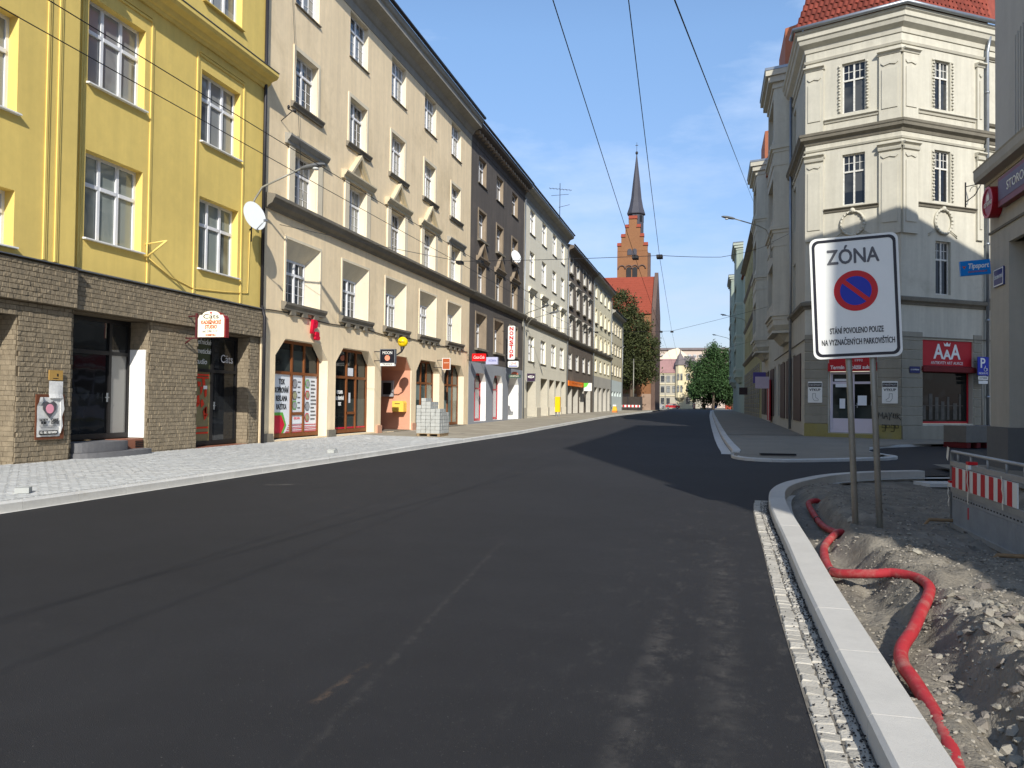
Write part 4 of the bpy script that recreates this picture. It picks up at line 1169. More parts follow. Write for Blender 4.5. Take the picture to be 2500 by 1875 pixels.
def far_house(name, label, ya, yb, ctrs, rows, gz, mw, mt, mg, roof_z, cornice, shops_, shop_frame, pane_m, single=False, belt=None, trim=None, glass=None, sill_m=None):
    root = left_house(name, label, ya); W = yb - ya - .02
    glass = glass or M_glass_far; trim = trim or mt; sill_m = sill_m or M_sillgrey
    wz = roof_z - 1.25
    ops = []; gops = []
    for z0, z1, hw, st in rows:
        for c in ctrs:
            x = c - ya
            if st == 'splay': ops.append(op(x - hw, x + hw, z0, z1, .36, (x - hw * .68, x + hw * .68, z0 + .02, z1 - .5)))
            else: ops.append(op(x - hw, x + hw, z0, z1, .24 if not single else .15))
    for a, b, z0, z1, d, ch in shops_: gops.append(op(a - ya, b - ya, z0, z1, d, None, ch))
    mb = MB(); wall(mb, 0, W, gz, wz, ops, 0, 1); body(mb, 0, W, gz, roof_z - .3, 11)
    part('wall', mb, [mw, trim], root)
    mb = MB(); wall(mb, 0, W, .05, gz - .004, gops, 0, 1); body(mb, 0, W, .05, gz, 11); part('ground_floor_wall', mb, [mg[0], mg[1]], root)
    for z0, z1, hw, st in rows:
        for i, c in enumerate(ctrs):
            x = c - ya
            if st == 'splay': A, B, C_, D_, y = x - hw * .68, x + hw * .68, z0 + .02, z1 - .5, .35
            else: A, B, C_, D_, y = x - hw, x + hw, z0, z1, (.23 if not single else .14)
            w = window(root, A, B, C_, D_, y, fm=M_white, gm=glass, single=single)
            if st in ('frame', 'hood', 'ped', 'splay'):
                wchild(w, 'surround', surround(MB(), x - hw, x + hw, z0, z1, .13, .04), trim, A, y, C_)
            mb = sill_mb(x - hw, x + hw, z0, .2 if st != 'plain' else .08, .14 if st != 'plain' else .05, ov=.18)
            wchild(w, 'sill', mb, sill_m, A, y, C_)
            if st in ('hood', 'ped'):
                wchild(w, 'pediment' if st == 'ped' else 'hood', hood(x - hw - .4, x + hw + .4, z1 + .42, st == 'ped'), trim, A, y, C_)
    if belt:
        mb = MB(); mb.prism([(.01, belt - .42), (-.08, belt - .40), (-.24, belt - .28), (-.32, belt - .1), (-.32, belt - .02), (.01, belt + .05)], 'x', 0.04, W - .04)
        part('belt_cornice', mb, sill_m, root)
    mb = MB()
    mb.prism([(.01, wz + .002), (-.03, wz + .002), (-.03, wz + .3), (-.12, wz + .4), (-.25, wz + .62), (-.50, wz + .72), (-.62, wz + .8), (-.62, wz + 1.0), (.2, wz + 1.24)], 'x', 0, W)
    part('cornice', mb, cornice, root)
    part('gutter', MB().tube([(0, -.68, wz + 1.07), (W, -.68, wz + 1.07)], .08, 6), M_dark_metal, root)
    roof_left(root, W, roof_z - .02, rise=4)
    for a, b, z0, z1, d, ch in shops_:
        A, B = a - ya + .004, b - ya - .004
        if shop_frame is None: continue
        if b - a > 2.2: door(root, 'shopfront', A, B, z0 + .02, z1 - .02, d, [A + (B - A) * .5], z0 + (z1 - z0) * .68, shop_frame, pane_m, fw=.10)
        else: door(root, 'shopfront', A, B, z0 + .02, z1 - .02, d, [], z0 + (z1 - z0) * .7, shop_frame, pane_m, fw=.09)
    mb = MB(); mb.tube([(W - .05, -.1, .3), (W - .05, -.1, wz)], .05, 6); part('drainpipe', mb, M_zinc, root)
    return root

M_gs3 = glass_mat('shop_glass_pale', (.05, .055, .06), (.3, .31, .33), .6)
dk = far_house('dark_house', 'soot-dark grey three-bay house with blue-grey painted ground floor', 44.22, 57.88, [46.6, 50.75, 54.9],
    [(14.75, 16.35, .82, 'plain'), (11.36, 13.1, .80, 'frame'), (8.1, 9.85, .80, 'ped'), (4.78, 6.84, 1.1, 'splay')], 3.92, M_darkpl, M_darktrim,
    (M_greypaint, M_whitep), 18.05, M_darkpl, [(45.4, 47.9, .38, 3.3, .34, (.4, .5)), (49.6, 52.0, .40, 3.3, .34, (.4, .5)), (53.6, 56.6, .36, 3.3, 1.2, (.4, .5))], M_redframe, [M_gs3, M_glass_shop], belt=8.05, trim=M_darktrim)
pieces('dentil', [(.2 + k * .62, .48 + k * .62, -.42, -.13, 17.24, 17.42) for k in range(22)], M_darktrim, dk)
wh = far_house('pale_house', 'pale cream four-bay house between the two dark houses', 57.9, 76.48, [60.7, 65.25, 69.8, 73.9],
    [(14.65, 16.55, .85, 'plain'), (11.36, 13.27, .85, 'plain'), (8.15, 10.0, .85, 'hood'), (4.76, 6.69, 1.0, 'plain')], 4.3, M_pale, M_pale,
    (M_pale, M_paleplinth), 18.0, M_greytrim, [(59.3, 62.6, .45, 3.55, .7, None), (64.4, 67.2, .45, 3.55, .7, None), (68.0, 70.3, .45, 3.55, .7, None), (71.0, 73.2, .45, 3.55, .7, None), (73.8, 75.8, .45, 3.55, .7, None)], M_drkframe, [M_glass_shop, M_gshop2], belt=8.0, single=True)
pieces('plinth_block', [(a - 57.9, b - 57.9, -.07, .003, .1, 1.15) for a, b in ((57.95, 59.2), (62.7, 64.3), (67.3, 67.9), (70.4, 70.9), (73.3, 73.7), (75.9, 76.4))], M_paleplinth, wh)
d2h = far_house('patchy_dark_house', 'patchy brown-grey house with peeling upper plaster beyond the pale house', 76.5, 94.28, [78.6, 82.8, 87.3, 91.2],
    [(14.45, 16.2, .9, 'frame'), (11.2, 13.1, .9, 'hood'), (8.1, 9.9, .9, 'hood'), (4.9, 6.55, .9, 'plain')], 4.2, M_dark2, M_greyshop,
    (M_dark2, M_greyshop), 17.15, M_dark2, [(77.3, 79.6, .5, 3.4, .5, None), (80.4, 83.4, .5, 3.4, .5, None), (84.4, 87.4, .5, 3.4, .5, None), (88.6, 92.4, .5, 3.4, .5, None)], M_drkframe, [M_glass_shop, M_gshop2], belt=7.95, single=True)
crm = far_house('cream_house', 'cream-yellow house with grey shop floor farther down the left row', 94.3, 111.78, [96.6, 101.0, 105.2, 109.0],
    [(14.4, 16.05, .8, 'plain'), (11.3, 13.0, .8, 'frame'), (8.2, 9.9, .8, 'frame'), (5.4, 6.9, .8, 'plain')], 4.86, M_creamp, M_creamp,
    (M_greyshop, M_greyshop), 17.25, M_greytrim, [(95.6, 98.2, .5, 3.5, .6, None), (99.6, 102.2, .5, 3.5, .6, None), (103.8, 106.6, .5, 3.5, .6, None), (108.2, 110.6, .5, 3.5, .6, None)], M_drkframe, [M_gs3, M_glass_shop], belt=7.95, single=True)
lst = far_house('low_end_house', 'lower grey-cream house with pale blue ground floor at the end of the left row', 111.8, 126.2, [113.6, 117.0, 120.4, 123.8],
    [(11.6, 13.3, .85, 'plain'), (8.6, 10.2, .85, 'plain'), (5.6, 7.2, .85, 'plain')], 4.9, M_lastpl, M_lastpl,
    (M_paleblue, M_paleblue), 14.9, M_greytrim, [(112.8, 114.6, 2.6, 3.3, .3, None), (116.2, 118.0, 2.6, 3.3, .3, None), (119.6, 121.4, 2.6, 3.3, .3, None), (123.0, 124.8, 2.6, 3.3, .3, None)], M_drkframe, [M_gs3], single=True)

# ------------------------------------------------------------------ right side: corner house with chamfer and oriels
M_ivory = mat('ivory_plaster', srgb(187, 183, 168), .9, .08, .6, bump=.2, bscale=60, streak=.13, dirt=srgb(142, 136, 120), dirt_amt=.5, dirt_scale=.6, dirt_pos=.56)
M_ivorytrim = mat('ivory_trim', srgb(186, 182, 167), .9, .08, .8, streak=.08)
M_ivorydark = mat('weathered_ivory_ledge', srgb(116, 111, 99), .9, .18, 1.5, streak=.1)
M_rust = mat('rusticated_render', srgb(142, 137, 123), .92, .1, .8, streak=.1, bump=.15)
M_olive = mat('olive_plinth', srgb(146, 136, 84), .9, .15, 1, dirt=srgb(120, 122, 104), dirt_amt=.8, dirt_scale=.5, dirt_pos=.55)
M_oldframe = mat('flaking_white_frame', srgb(206, 204, 196), .7, .25, 9, bump=.2)
M_lilac = mat('lilac_white_door', srgb(206, 198, 208), .5, .05)
PL = Vector((4.26, 39.5, 0)); PR = Vector((8.07, 37.94, 0))
CL = (PR - PL).length
corner = thing('corner_house', 'ivory corner house with red tiled roof, stucco pilasters and chamfered entrance', 'house', PL)
ang_c = math.atan2(PR.y - PL.y, PR.x - PL.x)
ang_s = math.pi / 2 - rad(56)
FC = frame(0, 0, ang_c)                                 # chamfer
FS = frame(PR.x - PL.x, PR.y - PL.y, ang_s)             # side-street face
FM = frame(0, 32.5, -math.pi / 2)                       # main-street face (x runs towards the camera)
SL = 16.0
# walls
mb = MB()
def uz(o): return o
ops_c = [op(1.62, 2.62, 14.95, 17.26, .16), op(1.64, 2.62, 10.72, 13.05, .16), op(1.62, 2.62, 6.62, 9.0, .16), op(1.08, 3.12, .34, 3.95, .22)]
wall(mb, 0, CL, .05, 18.2, ops_c)
part('chamfer_wall', mb, M_ivory, corner, FC)
ops_s = [op(1.92, 2.86, 14.95, 17.18, .16), op(1.92, 2.86, 10.78, 13.1, .16), op(1.98, 2.88, 6.60, 9.0, .16), op(1.22, 4.22, .82, 4.55, .30)]
ops_s2 = [op(6.3 + k * 3.2, 7.4 + k * 3.2, z0, z1, .16) for k in range(3) for z0, z1 in ((14.95, 17.18), (10.78, 13.1), (6.6, 9.0), (1.0, 4.0))]
mb = MB(); wall(mb, 0, SL, .05, 18.2, ops_s + ops_s2)
part('side_wall', mb, M_ivory, corner, FS)
mb = MB()
ML = 32.5
ops_m = [op(ML - 5.6 - k * 3.2, ML - 4.4 - k * 3.2, z0, z1, .2) for k in range(9) for z0, z1 in ((14.95, 17.2), (10.75, 13.05), (6.6, 9.0), (.9, 4.2))]
ops_m = [o for o in ops_m if o['x0'] > .3]
wall(mb, 0, ML, .05, 18.2, ops_m)
mb.poly([(0, 0, .05), (0, 12, .05), (0, 12, 18.2), (0, 0, 18.2)])
part('street_wall', mb, M_ivory, corner, FM)
for o in ops_m:
    window(corner, o['x0'], o['x1'], o['z0'], o['z1'], .18, FM, fm=M_oldframe if o['z0'] > 2 else M_drkframe, gm=M_glass_old, single=True)
def cross_window(o, F):
    return window(corner, o['x0'], o['x1'], o['z0'], o['z1'], .14, F, cols=2, tr=.34, bars=None, fm=M_oldframe, gm=M_glass_old, fw=.06, mw=.07)
def top_grid(w, o):
    ww = o['x1'] - o['x0']; hh = o['z1'] - o['z0']; m_ = MB()
    zt = hh * .66 + .04
    for c in range(2):
        a = .06 + c * ((ww - .12 - .07) / 2 + .07); b = a + (ww - .19) / 2
        m_.box((a + b) / 2 - .012, (a + b) / 2 + .012, .015, .05, zt, hh - .06); m_.box(a, b, .017, .048, (zt + hh) / 2 - .03, (zt + hh) / 2 - .006)
    obj('glazing_bars', m_.mesh('glazing_bars', M_oldframe), w)
for o in ops_c[:3]: top_grid(cross_window(o, FC), o)
for o in ops_s[:3]: top_grid(cross_window(o, FS), o)
for o in ops_s2: window(corner, o['x0'], o['x1'], o['z0'], o['z1'], .14, FS, fm=M_oldframe, gm=M_glass_old, single=True)
# rusticated ground floor: courses as proud bands with recessed joints
def courses(F, spans, name='stone_course'):
    z = .74
    while z < 4.6:
        for a, b in spans(z):
            m_ = MB(); e = .02
            m_.prism([(.004, z), (-.035, z + e), (-.035, z + .40 - e), (.004, z + .40)], 'x', a, b)
            part(name, m_, M_rust, corner, F)
        z += .415
courses(FC, lambda z: [(0, 1.04), (3.16, CL)] if z < 3.9 else [(0, CL)])
courses(FS, lambda z: [(0, 1.19), (4.25, 4.75)] if z < 4.5 else [(0, 4.75)])
pieces('plinth', [(0, 1.05, -.08, .01, .05, .735), (3.15, CL + .02, -.08, .01, .05, .735)], M_olive, corner, FC)
part('plinth', MB().box(.0, SL, -.085, .01, .05, .735), M_rust, corner, FS)
# mitred mouldings round the corner: same profile swept along street face, chamfer, side face
def sweep(prof, m, name, zoff=0.0, xs=(18.0, 6.2)):
    # plan corner points in root coords, with offsets along bisectors
    pts = [Vector((0, xs[0], 0)), Vector((0, 0, 0)), PR - PL, (PR - PL) + Vector((math.sin(rad(56)), math.cos(rad(56)), 0)) * xs[1]]
    nrm = []
    for a, b in zip(pts[:-1], pts[1:]):
        t = (b - a).normalized(); nrm.append(Vector((t.y, -t.x, 0)))
    # outward normals: street face -X, chamfer towards camera, side face towards camera
    off = [nrm[0]]
    for i in range(1, 3):
        bi = (nrm[i - 1] + nrm[i]).normalized(); off.append(bi / max(.3, bi.dot(nrm[i])))
    off.append(nrm[2])
    sgn = -1 if nrm[1].dot(Vector((-.4, -.9, 0))) < 0 else 1
    m_ = MB(); k = len(prof)
    rings = [[(p.x + o_.x * sgn * d, p.y + o_.y * sgn * d, z + zoff) for d, z in prof] for p, o_ in zip(pts, off)]
    for i in range(3):
        for q in range(k):
            q2 = (q + 1) % k
            m_.poly([rings[i][q], rings[i][q2], rings[i + 1][q2], rings[i + 1][q]])
    m_.poly(rings[0]); m_.poly(rings[-1])
    return part(name, m_, m, corner)
sweep([(-.01, 18.1), (.05, 18.1), (.08, 18.3), (.30, 18.45), (.36, 18.62), (.42, 18.66), (.42, 18.86), (.50, 18.92), (.52, 19.02), (-.01, 19.06)], M_ivorytrim, 'cornice')
sweep([(-.01, 17.62), (.05, 17.60), (.10, 17.70), (-.01, 17.74)], M_ivorytrim, 'frieze_moulding')
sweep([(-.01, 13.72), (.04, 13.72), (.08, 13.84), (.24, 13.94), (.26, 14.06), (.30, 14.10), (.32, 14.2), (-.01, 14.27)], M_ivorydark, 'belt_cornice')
sweep([(-.01, 13.42), (.05, 13.40), (.09, 13.48), (-.01, 13.52)], M_ivorytrim, 'frieze_moulding')
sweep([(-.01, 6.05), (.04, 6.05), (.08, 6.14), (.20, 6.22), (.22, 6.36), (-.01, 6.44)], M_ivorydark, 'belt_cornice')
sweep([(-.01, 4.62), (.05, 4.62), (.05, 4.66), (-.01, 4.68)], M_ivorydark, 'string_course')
# gutter tube along the eaves
def eave_line(d, z):
    r = []
    pts = [Vector((0, 6.0, 0)), Vector((0, 0, 0)), PR - PL, (PR - PL) + Vector((math.sin(rad(56)), math.cos(rad(56)), 0)) * 5.0]
    nr = []
    for a, b in zip(pts[:-1], pts[1:]):
        t = (b - a).normalized(); n_ = Vector((t.y, -t.x, 0)); nr.append(n_ if n_.dot(Vector((-.4, -.9, 0))) > 0 or abs(t.x) < .01 and n_.x < 0 else -n_)
    offs = [nr[0]] + [((nr[i - 1] + nr[i]).normalized() / max(.3, (nr[i - 1] + nr[i]).normalized().dot(nr[i]))) for i in (1, 2)] + [nr[2]]
    return [Vector((p.x + o_.x * d, p.y + o_.y * d, z)) for p, o_ in zip(pts, offs)]
gl = eave_line(.62, 19.12)
m_ = MB(); m_.tube([gl[0].lerp(gl[1], .85), gl[1], gl[2], gl[3]], .10, 10); part('eaves_gutter', m_, M_zinc, corner)
# steep tiled roof over chamfer and side face
e0 = eave_line(.50, 19.10); e1 = eave_line(-2.2, 27.0)
m_ = MB()
for i in range(3): m_.poly([e0[i], e0[i + 1], e1[i + 1], e1[i]])
m_.poly([e1[0], e1[1], e1[2], e1[3], Vector((14, 10, 27)), Vector((6, 18, 27))])
m_.poly([e1[3], Vector((14, 10, 27)), Vector((14, 10, 19)), e0[3]])
roof_o = part('roof', m_, M_roofred, corner)
def tile_mesh():
    m2 = MB(); n = 6; w = .235; L_ = .40
    top = []; bot = []
    for k in range(n + 1):
        a = k / n
        h_ = .055 * math.sin(math.pi * a) ** 1.3 if a < .72 else .055 * math.sin(math.pi * a) * .5 - .012 * (a - .72) / .28
        bot.append((a * w, 0, h_ + .045)); top.append((a * w, L_, h_ + .012))
    for k in range(n): m2.poly([bot[k], bot[k + 1], top[k + 1], top[k]], 0, True)
    for k in range(n): m2.poly([(bot[k][0], 0, bot[k][2] - .03), (bot[k + 1][0], 0, bot[k + 1][2] - .03), bot[k + 1], bot[k]])
    return m2.mesh('roof_tile', mat('roof_tile_clay', srgb(116, 54, 42), .85, .28, 3, rnd=.3, bump=.2))
rt = tile_mesh(); ntile = 0
for i in (1, 2):
    a0, b0, a1, b1 = e0[i], e0[i + 1], e1[i], e1[i + 1]
    ex = (b0 - a0).normalized(); up = ((a1 + b1) / 2 - (a0 + b0) / 2); up = (up - ex * up.dot(ex)).normalized(); nz = ex.cross(up)
    if nz.z < 0: nz = -nz
    Wd = (b0 - a0).length; Hh = up.dot(a1 - a0)
    rows_ = min(10, int(Hh / .34))
    for r in range(rows_):
        t = r * .34 / Hh
        xl_ = max(0, (a1 - a0).dot(ex) * t); xr_ = Wd + min(0, (b1 - b0).dot(ex)) * t
        if i == 2: xr_ = min(xr_, 5.0)
        x = xl_
        while x < xr_ - .05 and ntile < 420:
            p = a0 + ex * x + up * (r * .34) + nz * .01
            o = obj('roof_tile', rt, roof_o, Matrix(((ex.x, up.x, nz.x, p.x), (ex.y, up.y, nz.y, p.y), (ex.z, up.z, nz.z, p.z), (0, 0, 0, 1)))); ntile += 1
            x += .237
# pilasters, capitals, sills, garlands, wreaths
def pilaster(F, a, b, z0, z1, cap='flat'):
    m_ = MB(); m_.box(a, b, -.11, .004, z0, z1)
    m_.box(a + .12, b - .12, -.15, -.108, z0 + .5, z1 - .62)
    m_.prism([(a + .1, z1 - .38), (a + .2, z1 - .46), ((a + b) / 2, z1 - .40), (b - .2, z1 - .46), (b - .1, z1 - .38), (b - .1, z1 - .30), (a + .1, z1 - .30)], 'y', -.16, -.108)
    p = part('pilaster', m_, M_ivorytrim, corner, F)
    c_ = MB(); c_.prism([(.004, z1 + .02), (-.14, z1 + .02), (-.18, z1 + .10), (-.28, z1 + .14), (-.28, z1 + .19), (.004, z1 + .22)], 'x', a - .06, b + .06)
    if cap == 'volute': c_.prism([(-.108, z1 - .16), (-.19, z1 - .12), (-.22, z1 - .02), (-.16, z1 + .018), (-.108, z1 + .018)], 'x', a - .03, b + .03)
    obj('capital', c_.mesh('capital', M_ivorytrim), p)
for z0, z1, cp in ((14.28, 17.16, 'flat'), (9.2, 13.02, 'volute')):
    pilaster(FC, .02, .82, z0, z1, cp); pilaster(FC, 3.22, CL - .01, z0, z1, cp)
    pilaster(FS, .01, .86, z0, z1, cp); pilaster(FS, 4.40, 4.78, z0, z1, cp)
for F, w0, w1, a, b in ((FC, 1.62, 2.62, .86, 3.2), (FS, 1.92, 2.86, .92, 4.36)):
    for z in (14.78, 10.62):
        m_ = MB(); m_.prism([(.004, z - .16), (-.05, z - .16), (-.08, z - .08), (-.16, z - .03), (-.16, z), (.004, z + .03)], 'x', a, b); part('sill_ledge', m_, M_ivorytrim if z > 12 else M_ivorydark, corner, F)
    for z0, z1 in ((15.0, 17.2), (10.8, 13.05)):
        if F is FC and z0 < 12: continue
        for xx in (w0 - .17, w1 + .03):
            m_ = MB(); m_.box(xx, xx + .14, -.02, .003, z0, z1)
            n_ = 16
            for k in range(n_):
                zc = z0 + (z1 - z0) * (k + .5) / n_
                m_.lathe([(.005, -.02), (.05, -.035), (.062, -.06), (.03, -.09), (.004, -.095)], 6, (xx + .07 + .012 * (-1) ** k, 0, zc), axis='y')
            part('garland', m_, M_ivorytrim, corner, F)
def wreath(F, cx, cz, rx, rz):
    m_ = MB(); n_ = 36
    pts = [(cx + rx * math.cos(2 * math.pi * k / n_), -.06, cz + rz * math.sin(2 * math.pi * k / n_)) for k in range(n_ + 1)]
    m_.tube(pts, .055, 8)
    w = part('wreath', m_, M_ivorytrim, corner, F)
    for k in range(20):
        a = 2 * math.pi * (k + .5) / 20
        l_ = MB(); l_.lathe([(.004, -.05), (.045, -.08), (.055, -.11), (.004, -.14)], 6, (cx + rx * .98 * math.cos(a), 0, cz + rz * .98 * math.sin(a)), axis='y'); obj('leaf', l_.mesh('leaf', M_ivorytrim), w)
    l_ = MB(); l_.lathe([(.01, -.03), (.12, -.06), (.12, -.10), (.05, -.16), (.004, -.17)], 10, (cx, 0, cz + rz + .03), axis='y')
    obj('rosette', l_.mesh('rosette', M_ivorytrim), w)
    for s in (-1, 1):
        for q in (0, .09): obj('ribbon', MB().tube([(cx + s * rx * .8, -.02, cz - rz * .75 + q), (cx + s * (rx + .35), -.02, cz - rz * 1.25 + q)], .02, 6).mesh('ribbon', M_ivorytrim), w)
wreath(FC, 2.1, 9.85, .50, .55); wreath(FS, 2.4, 9.88, .50, .55)
# drainpipe at the end of the lit side face, and the set-back wing beyond it
m_ = MB(); m_.tube([(4.95, -.16, .5), (4.95, -.16, 17.9), (4.95, -.3, 18.6)], .075, 10)
for z in (2.0, 5.5, 9, 12.5, 16): m_.tube([(4.95, -.16, z), (4.95, -.16, z + .1)], .095, 10)
part('drainpipe', m_, M_zinc, corner, FS)
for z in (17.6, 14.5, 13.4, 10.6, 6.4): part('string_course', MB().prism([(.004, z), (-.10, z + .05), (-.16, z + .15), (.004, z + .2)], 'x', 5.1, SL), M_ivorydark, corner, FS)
# antique shop: door in the chamfer, window in the side face
dr = door(corner, 'shop_door', 1.10, 3.10, .36, 3.12, .16, [2.1], 2.62, M_lilac, [M_glass_shop, M_glass_shop], FC, fw=.11)
obj('kick_panel', MB().box(1.22, 2.04, .15, .19, .51, 1.0).box(2.16, 2.98, .15, .19, .51, 1.0).mesh('kick_panel', M_lilac), dr)
handle(dr, 2.0, .15, 1.6); handle(dr, 2.28, .15, 1.6)
m_ = MB(); m_.box(1.3, 1.95, .14, .145, 2.7, 2.8); m_.box(1.34, 1.98, .14, .145, 2.42, 2.58); m_.box(1.52, 1.76, .14, .145, 1.45, 1.9); m_.box(2.3, 2.68, .14, .145, 1.6, 2.04); m_.box(2.86, 2.95, .14, .145, 1.6, 2.04)
obj('paper_notices', m_.mesh('paper_notices', M_poster), dr)
part('doorstep', MB().box(.98, 3.2, -.3, .18, .10, .32), M_olive, corner, FC)
M_signred = mat('shop_red', srgb(178, 22, 34), .5, .06, 2)
s_ = part('shop_sign', MB().box(1.06, 3.14, -.10, .10, 3.14, 3.52).box(1.10, 3.10, -.04, .12, 3.53, 3.93), M_signred, corner, FC)
obj('lettering', text_mesh('Termín nejbližší aukce', .24, M_whitep, width=1.85, bold=.004), s_, Matrix.Translation((2.1, -.105, 3.31)) @ RX90)
obj('lettering', text_mesh('ANTIKVITY ART AUKCE', .17, M_whitep, width=1.7), s_, Matrix.Translation((2.1, -.045, 3.80)) @ RX90)
obj('lettering', text_mesh('Živ. 1992', .14, M_whitep, width=.7), s_, Matrix.Translation((2.2, -.045, 3.62)) @ RX90)
sw = part('shop_window', MB().box(1.25, 1.33, .22, .29, .84, 4.5).box(4.12, 4.2, .22, .29, .84, 4.5).box(1.33, 4.12, .22, .29, .84, .92), M_redframe, corner, FS)
obj('pane', MB().poly([(1.33, .255, .92), (4.12, .255, .92), (4.12, .255, 3.2), (1.33, .255, 3.2)]).mesh('pane', M_glass_shop), sw)
m_ = MB(); m_.box(1.24, 4.21, .06, .21, 3.42, 4.54); b_ = obj('sign_board', m_.mesh('sign_board', M_signred), sw)
m_ = MB(); m_.prism([(.06, 3.10), (-.12, 3.14), (-.12, 3.34), (.06, 3.42)], 'x', 1.15, 4.32); obj('awning_case', m_.mesh('awning_case', mat('dark_red_fabric', srgb(110, 30, 30), .7, .1)), sw)
obj('lettering', text_mesh('A  A', .92, M_whitep, width=1.62, bold=.02), sw, Matrix.Translation((2.72, .052, 4.02)) @ RX90)
obj('lettering', text_mesh('A', .58, M_whitep, width=.5, bold=.02), sw, Matrix.Translation((2.72, .050, 3.90)) @ RX90)
obj('lettering', text_mesh('ANTIKVITY ART AUKCE', .19, M_whitep, width=1.9), sw, Matrix.Translation((2.72, .052, 3.54)) @ RX90)
obj('crown', MB().prism([(2.56, 4.30), (2.88, 4.30), (2.92, 4.46), (2.82, 4.38), (2.72, 4.48), (2.62, 4.38), (2.52, 4.46)], 'y', .045, .058).mesh('crown', M_whitep), sw)
m_ = MB()
for k in range(7): m_.box(1.5 + k * .36, 1.5 + k * .36 + RN.uniform(.1, .25), .243, .25, 1.0, 1.0 + RN.uniform(.2, 1.2))
m_.box(1.5, 3.9, .244, .25, 1.62, 1.65)
obj('window_display', m_.mesh('window_display', mat('dim_display', srgb(86, 82, 74), .6, .4, 6)), sw)
# graffiti
m_ = MB()
def gline(pts, r=.014): m_.tube([(x, -.05 if True else 0, z) for x, z in pts], r, 4)
gx, gz = 3.2, 1.02
for stroke in ([(0, 0), (.03, .28), (.10, .1), (.17, .28), (.2, 0)], [(.24, 0), (.31, .28), (.38, 0)], [(.26, .1), (.37, .12)], [(.42, .28), (.48, .14), (.56, .28)], [(.48, .14), (.45, -.06)], [(.6, .06), (.62, .24), (.70, .22), (.69, .03), (.6, .06)], [(.76, 0), (.76, .26), (.88, .2), (.78, .12), (.92, -.04)]):
    gline([(gx + a, gz + b) for a, b in stroke])
gx, gz = 3.34, .58
for ox in (0, .36):
    for stroke in ([(.16, .16), (.03, .18), (.02, .05), (.15, .05), (.16, .18), (.15, -.1), (.02, -.1)], [(.2, .05), (.2, .17), (.32, .17), (.32, .05), (.2, .05)]):
        m_.tube([(gx + ox + a, -.092, gz + b) for a, b in stroke], .014, 4)
part('graffiti', m_, M_black, corner, FC)
# oriels on the street face
def oriel(ya, yb, zt=19.6, name='oriel', out=.95, m=None, trim=None, root=None, x0=4.25, z0=6.0, zc=(6.3, 11.1, 15.6), dormer=True, rootloc=None):
    m = m or M_ivory; trim = trim or M_ivorytrim; root = root or corner
    rl = rootloc or PL
    a, b = ya - rl.y, yb - rl.y; X = x0 - rl.x
    def plan(o_): return [(X + .02, a - .03 - o_ * .5), (X - out * .98 - o_, a + .42 - o_ * .5), (X - out * .98 - o_, b - .42 + o_ * .5), (X + .02, b + .03 + o_ * .5)]
    m_ = MB(); Pn = plan(0)
    for q in (0, 2): m_.poly([(*Pn[q], z0), (*Pn[q + 1], z0), (*Pn[q + 1], zt), (*Pn[q], zt)])
    m_.poly([(*p, z0) for p in Pn]); m_.poly([(*p, zt) for p in Pn])
    og = part(name, m_, m, root)
    fl = Pn[2][1] - Pn[1][1]; FO = frame(Pn[1][0], Pn[2][1], -math.pi / 2)
    oo = [op(.35, fl - .35, z + .95, z + 3.2, .28) for z in zc]
    fw_ = MB(); wall(fw_, 0, fl, z0, zt, oo); obj('front', fw_.mesh('front', m), og, FO)
    for o in oo: window(og, o['x0'], o['x1'], o['z0'], o['z1'], .26, FO, cols=3, fm=M_oldframe, gm=M_glass_old, single=True)
    # console underneath
    t = MB(); A_ = plan(0)
    lo = [(X + .02, a + .5), (X - .25, a + .9), (X - .25, b - .9), (X + .02, b - .5)]
    for q in range(4):
        q2 = (q + 1) % 4
        t.poly([(*A_[q], z0), (*A_[q2], z0), (*lo[q2], z0 - .9), (*lo[q], z0 - .9)])
    t.poly([(*p, z0 - .9) for p in lo])
    obj('console', t.mesh('console', trim), og)
    for z in zc:
        t = MB(); t.prism(plan(.06), 'z', z, z + .18); t.prism(plan(.16), 'z', z + .184, z + .42)
        obj('moulding', t.mesh('moulding', trim), og)
        t = MB(); t.prism(plan(.04), 'z', z - .75, z - .62); obj('moulding', t.mesh('moulding', trim), og)
    t = MB(); t.prism(plan(.08), 'z', zt - .5, zt - .2); t.prism(plan(.30), 'z', zt - .196, zt + .15); t.prism(plan(.46), 'z', zt + .154, zt + .45)
    obj('cornice', t.mesh('cornice', trim), og)
    t = MB(); t.prism([(v[0], v[1]) for v in plan(.50)], 'z', zt + .455, zt + .60); obj('gutter', t.mesh('gutter', M_zinc), og)
    if dormer:
        t = MB(); P_ = plan(-.25)
        t.prism([(p[0] + .35, p[1]) for p in P_], 'z', zt + .605, zt + 2.9); obj('dormer', t.mesh('dormer', mat('dormer_copper_brown', srgb(176, 110, 82), .8, .1)), og)
    return og
oriel(45.9, 51.2, 19.7); oriel(63.2, 68.9, 19.7)
m_ = MB(); m_.tube([(.0 - .14, 45.15 - PL.y, .3), (-.14, 45.15 - PL.y, 18.2)], .075, 8); part('drainpipe', m_, M_zinc, corner)
e_ = MB(); e_.prism([(-.3, 18.9), (.9, 22.4), (8, 25), (8, 18.9)], 'y', 1.0, 32.4); part('street_roof', e_, M_roofred, corner)
pieces('shop_shutter', [(-.05, .01, a - PL.y, b - PL.y, .8, 4.1) for a, b in ((41.0, 44.4), (45.6, 48.6), (49.6, 52.6), (58, 61.5), (63, 66), (67, 71))], mat('dark_red_shutter', srgb(62, 42, 42), .6, .15, 2), corner)

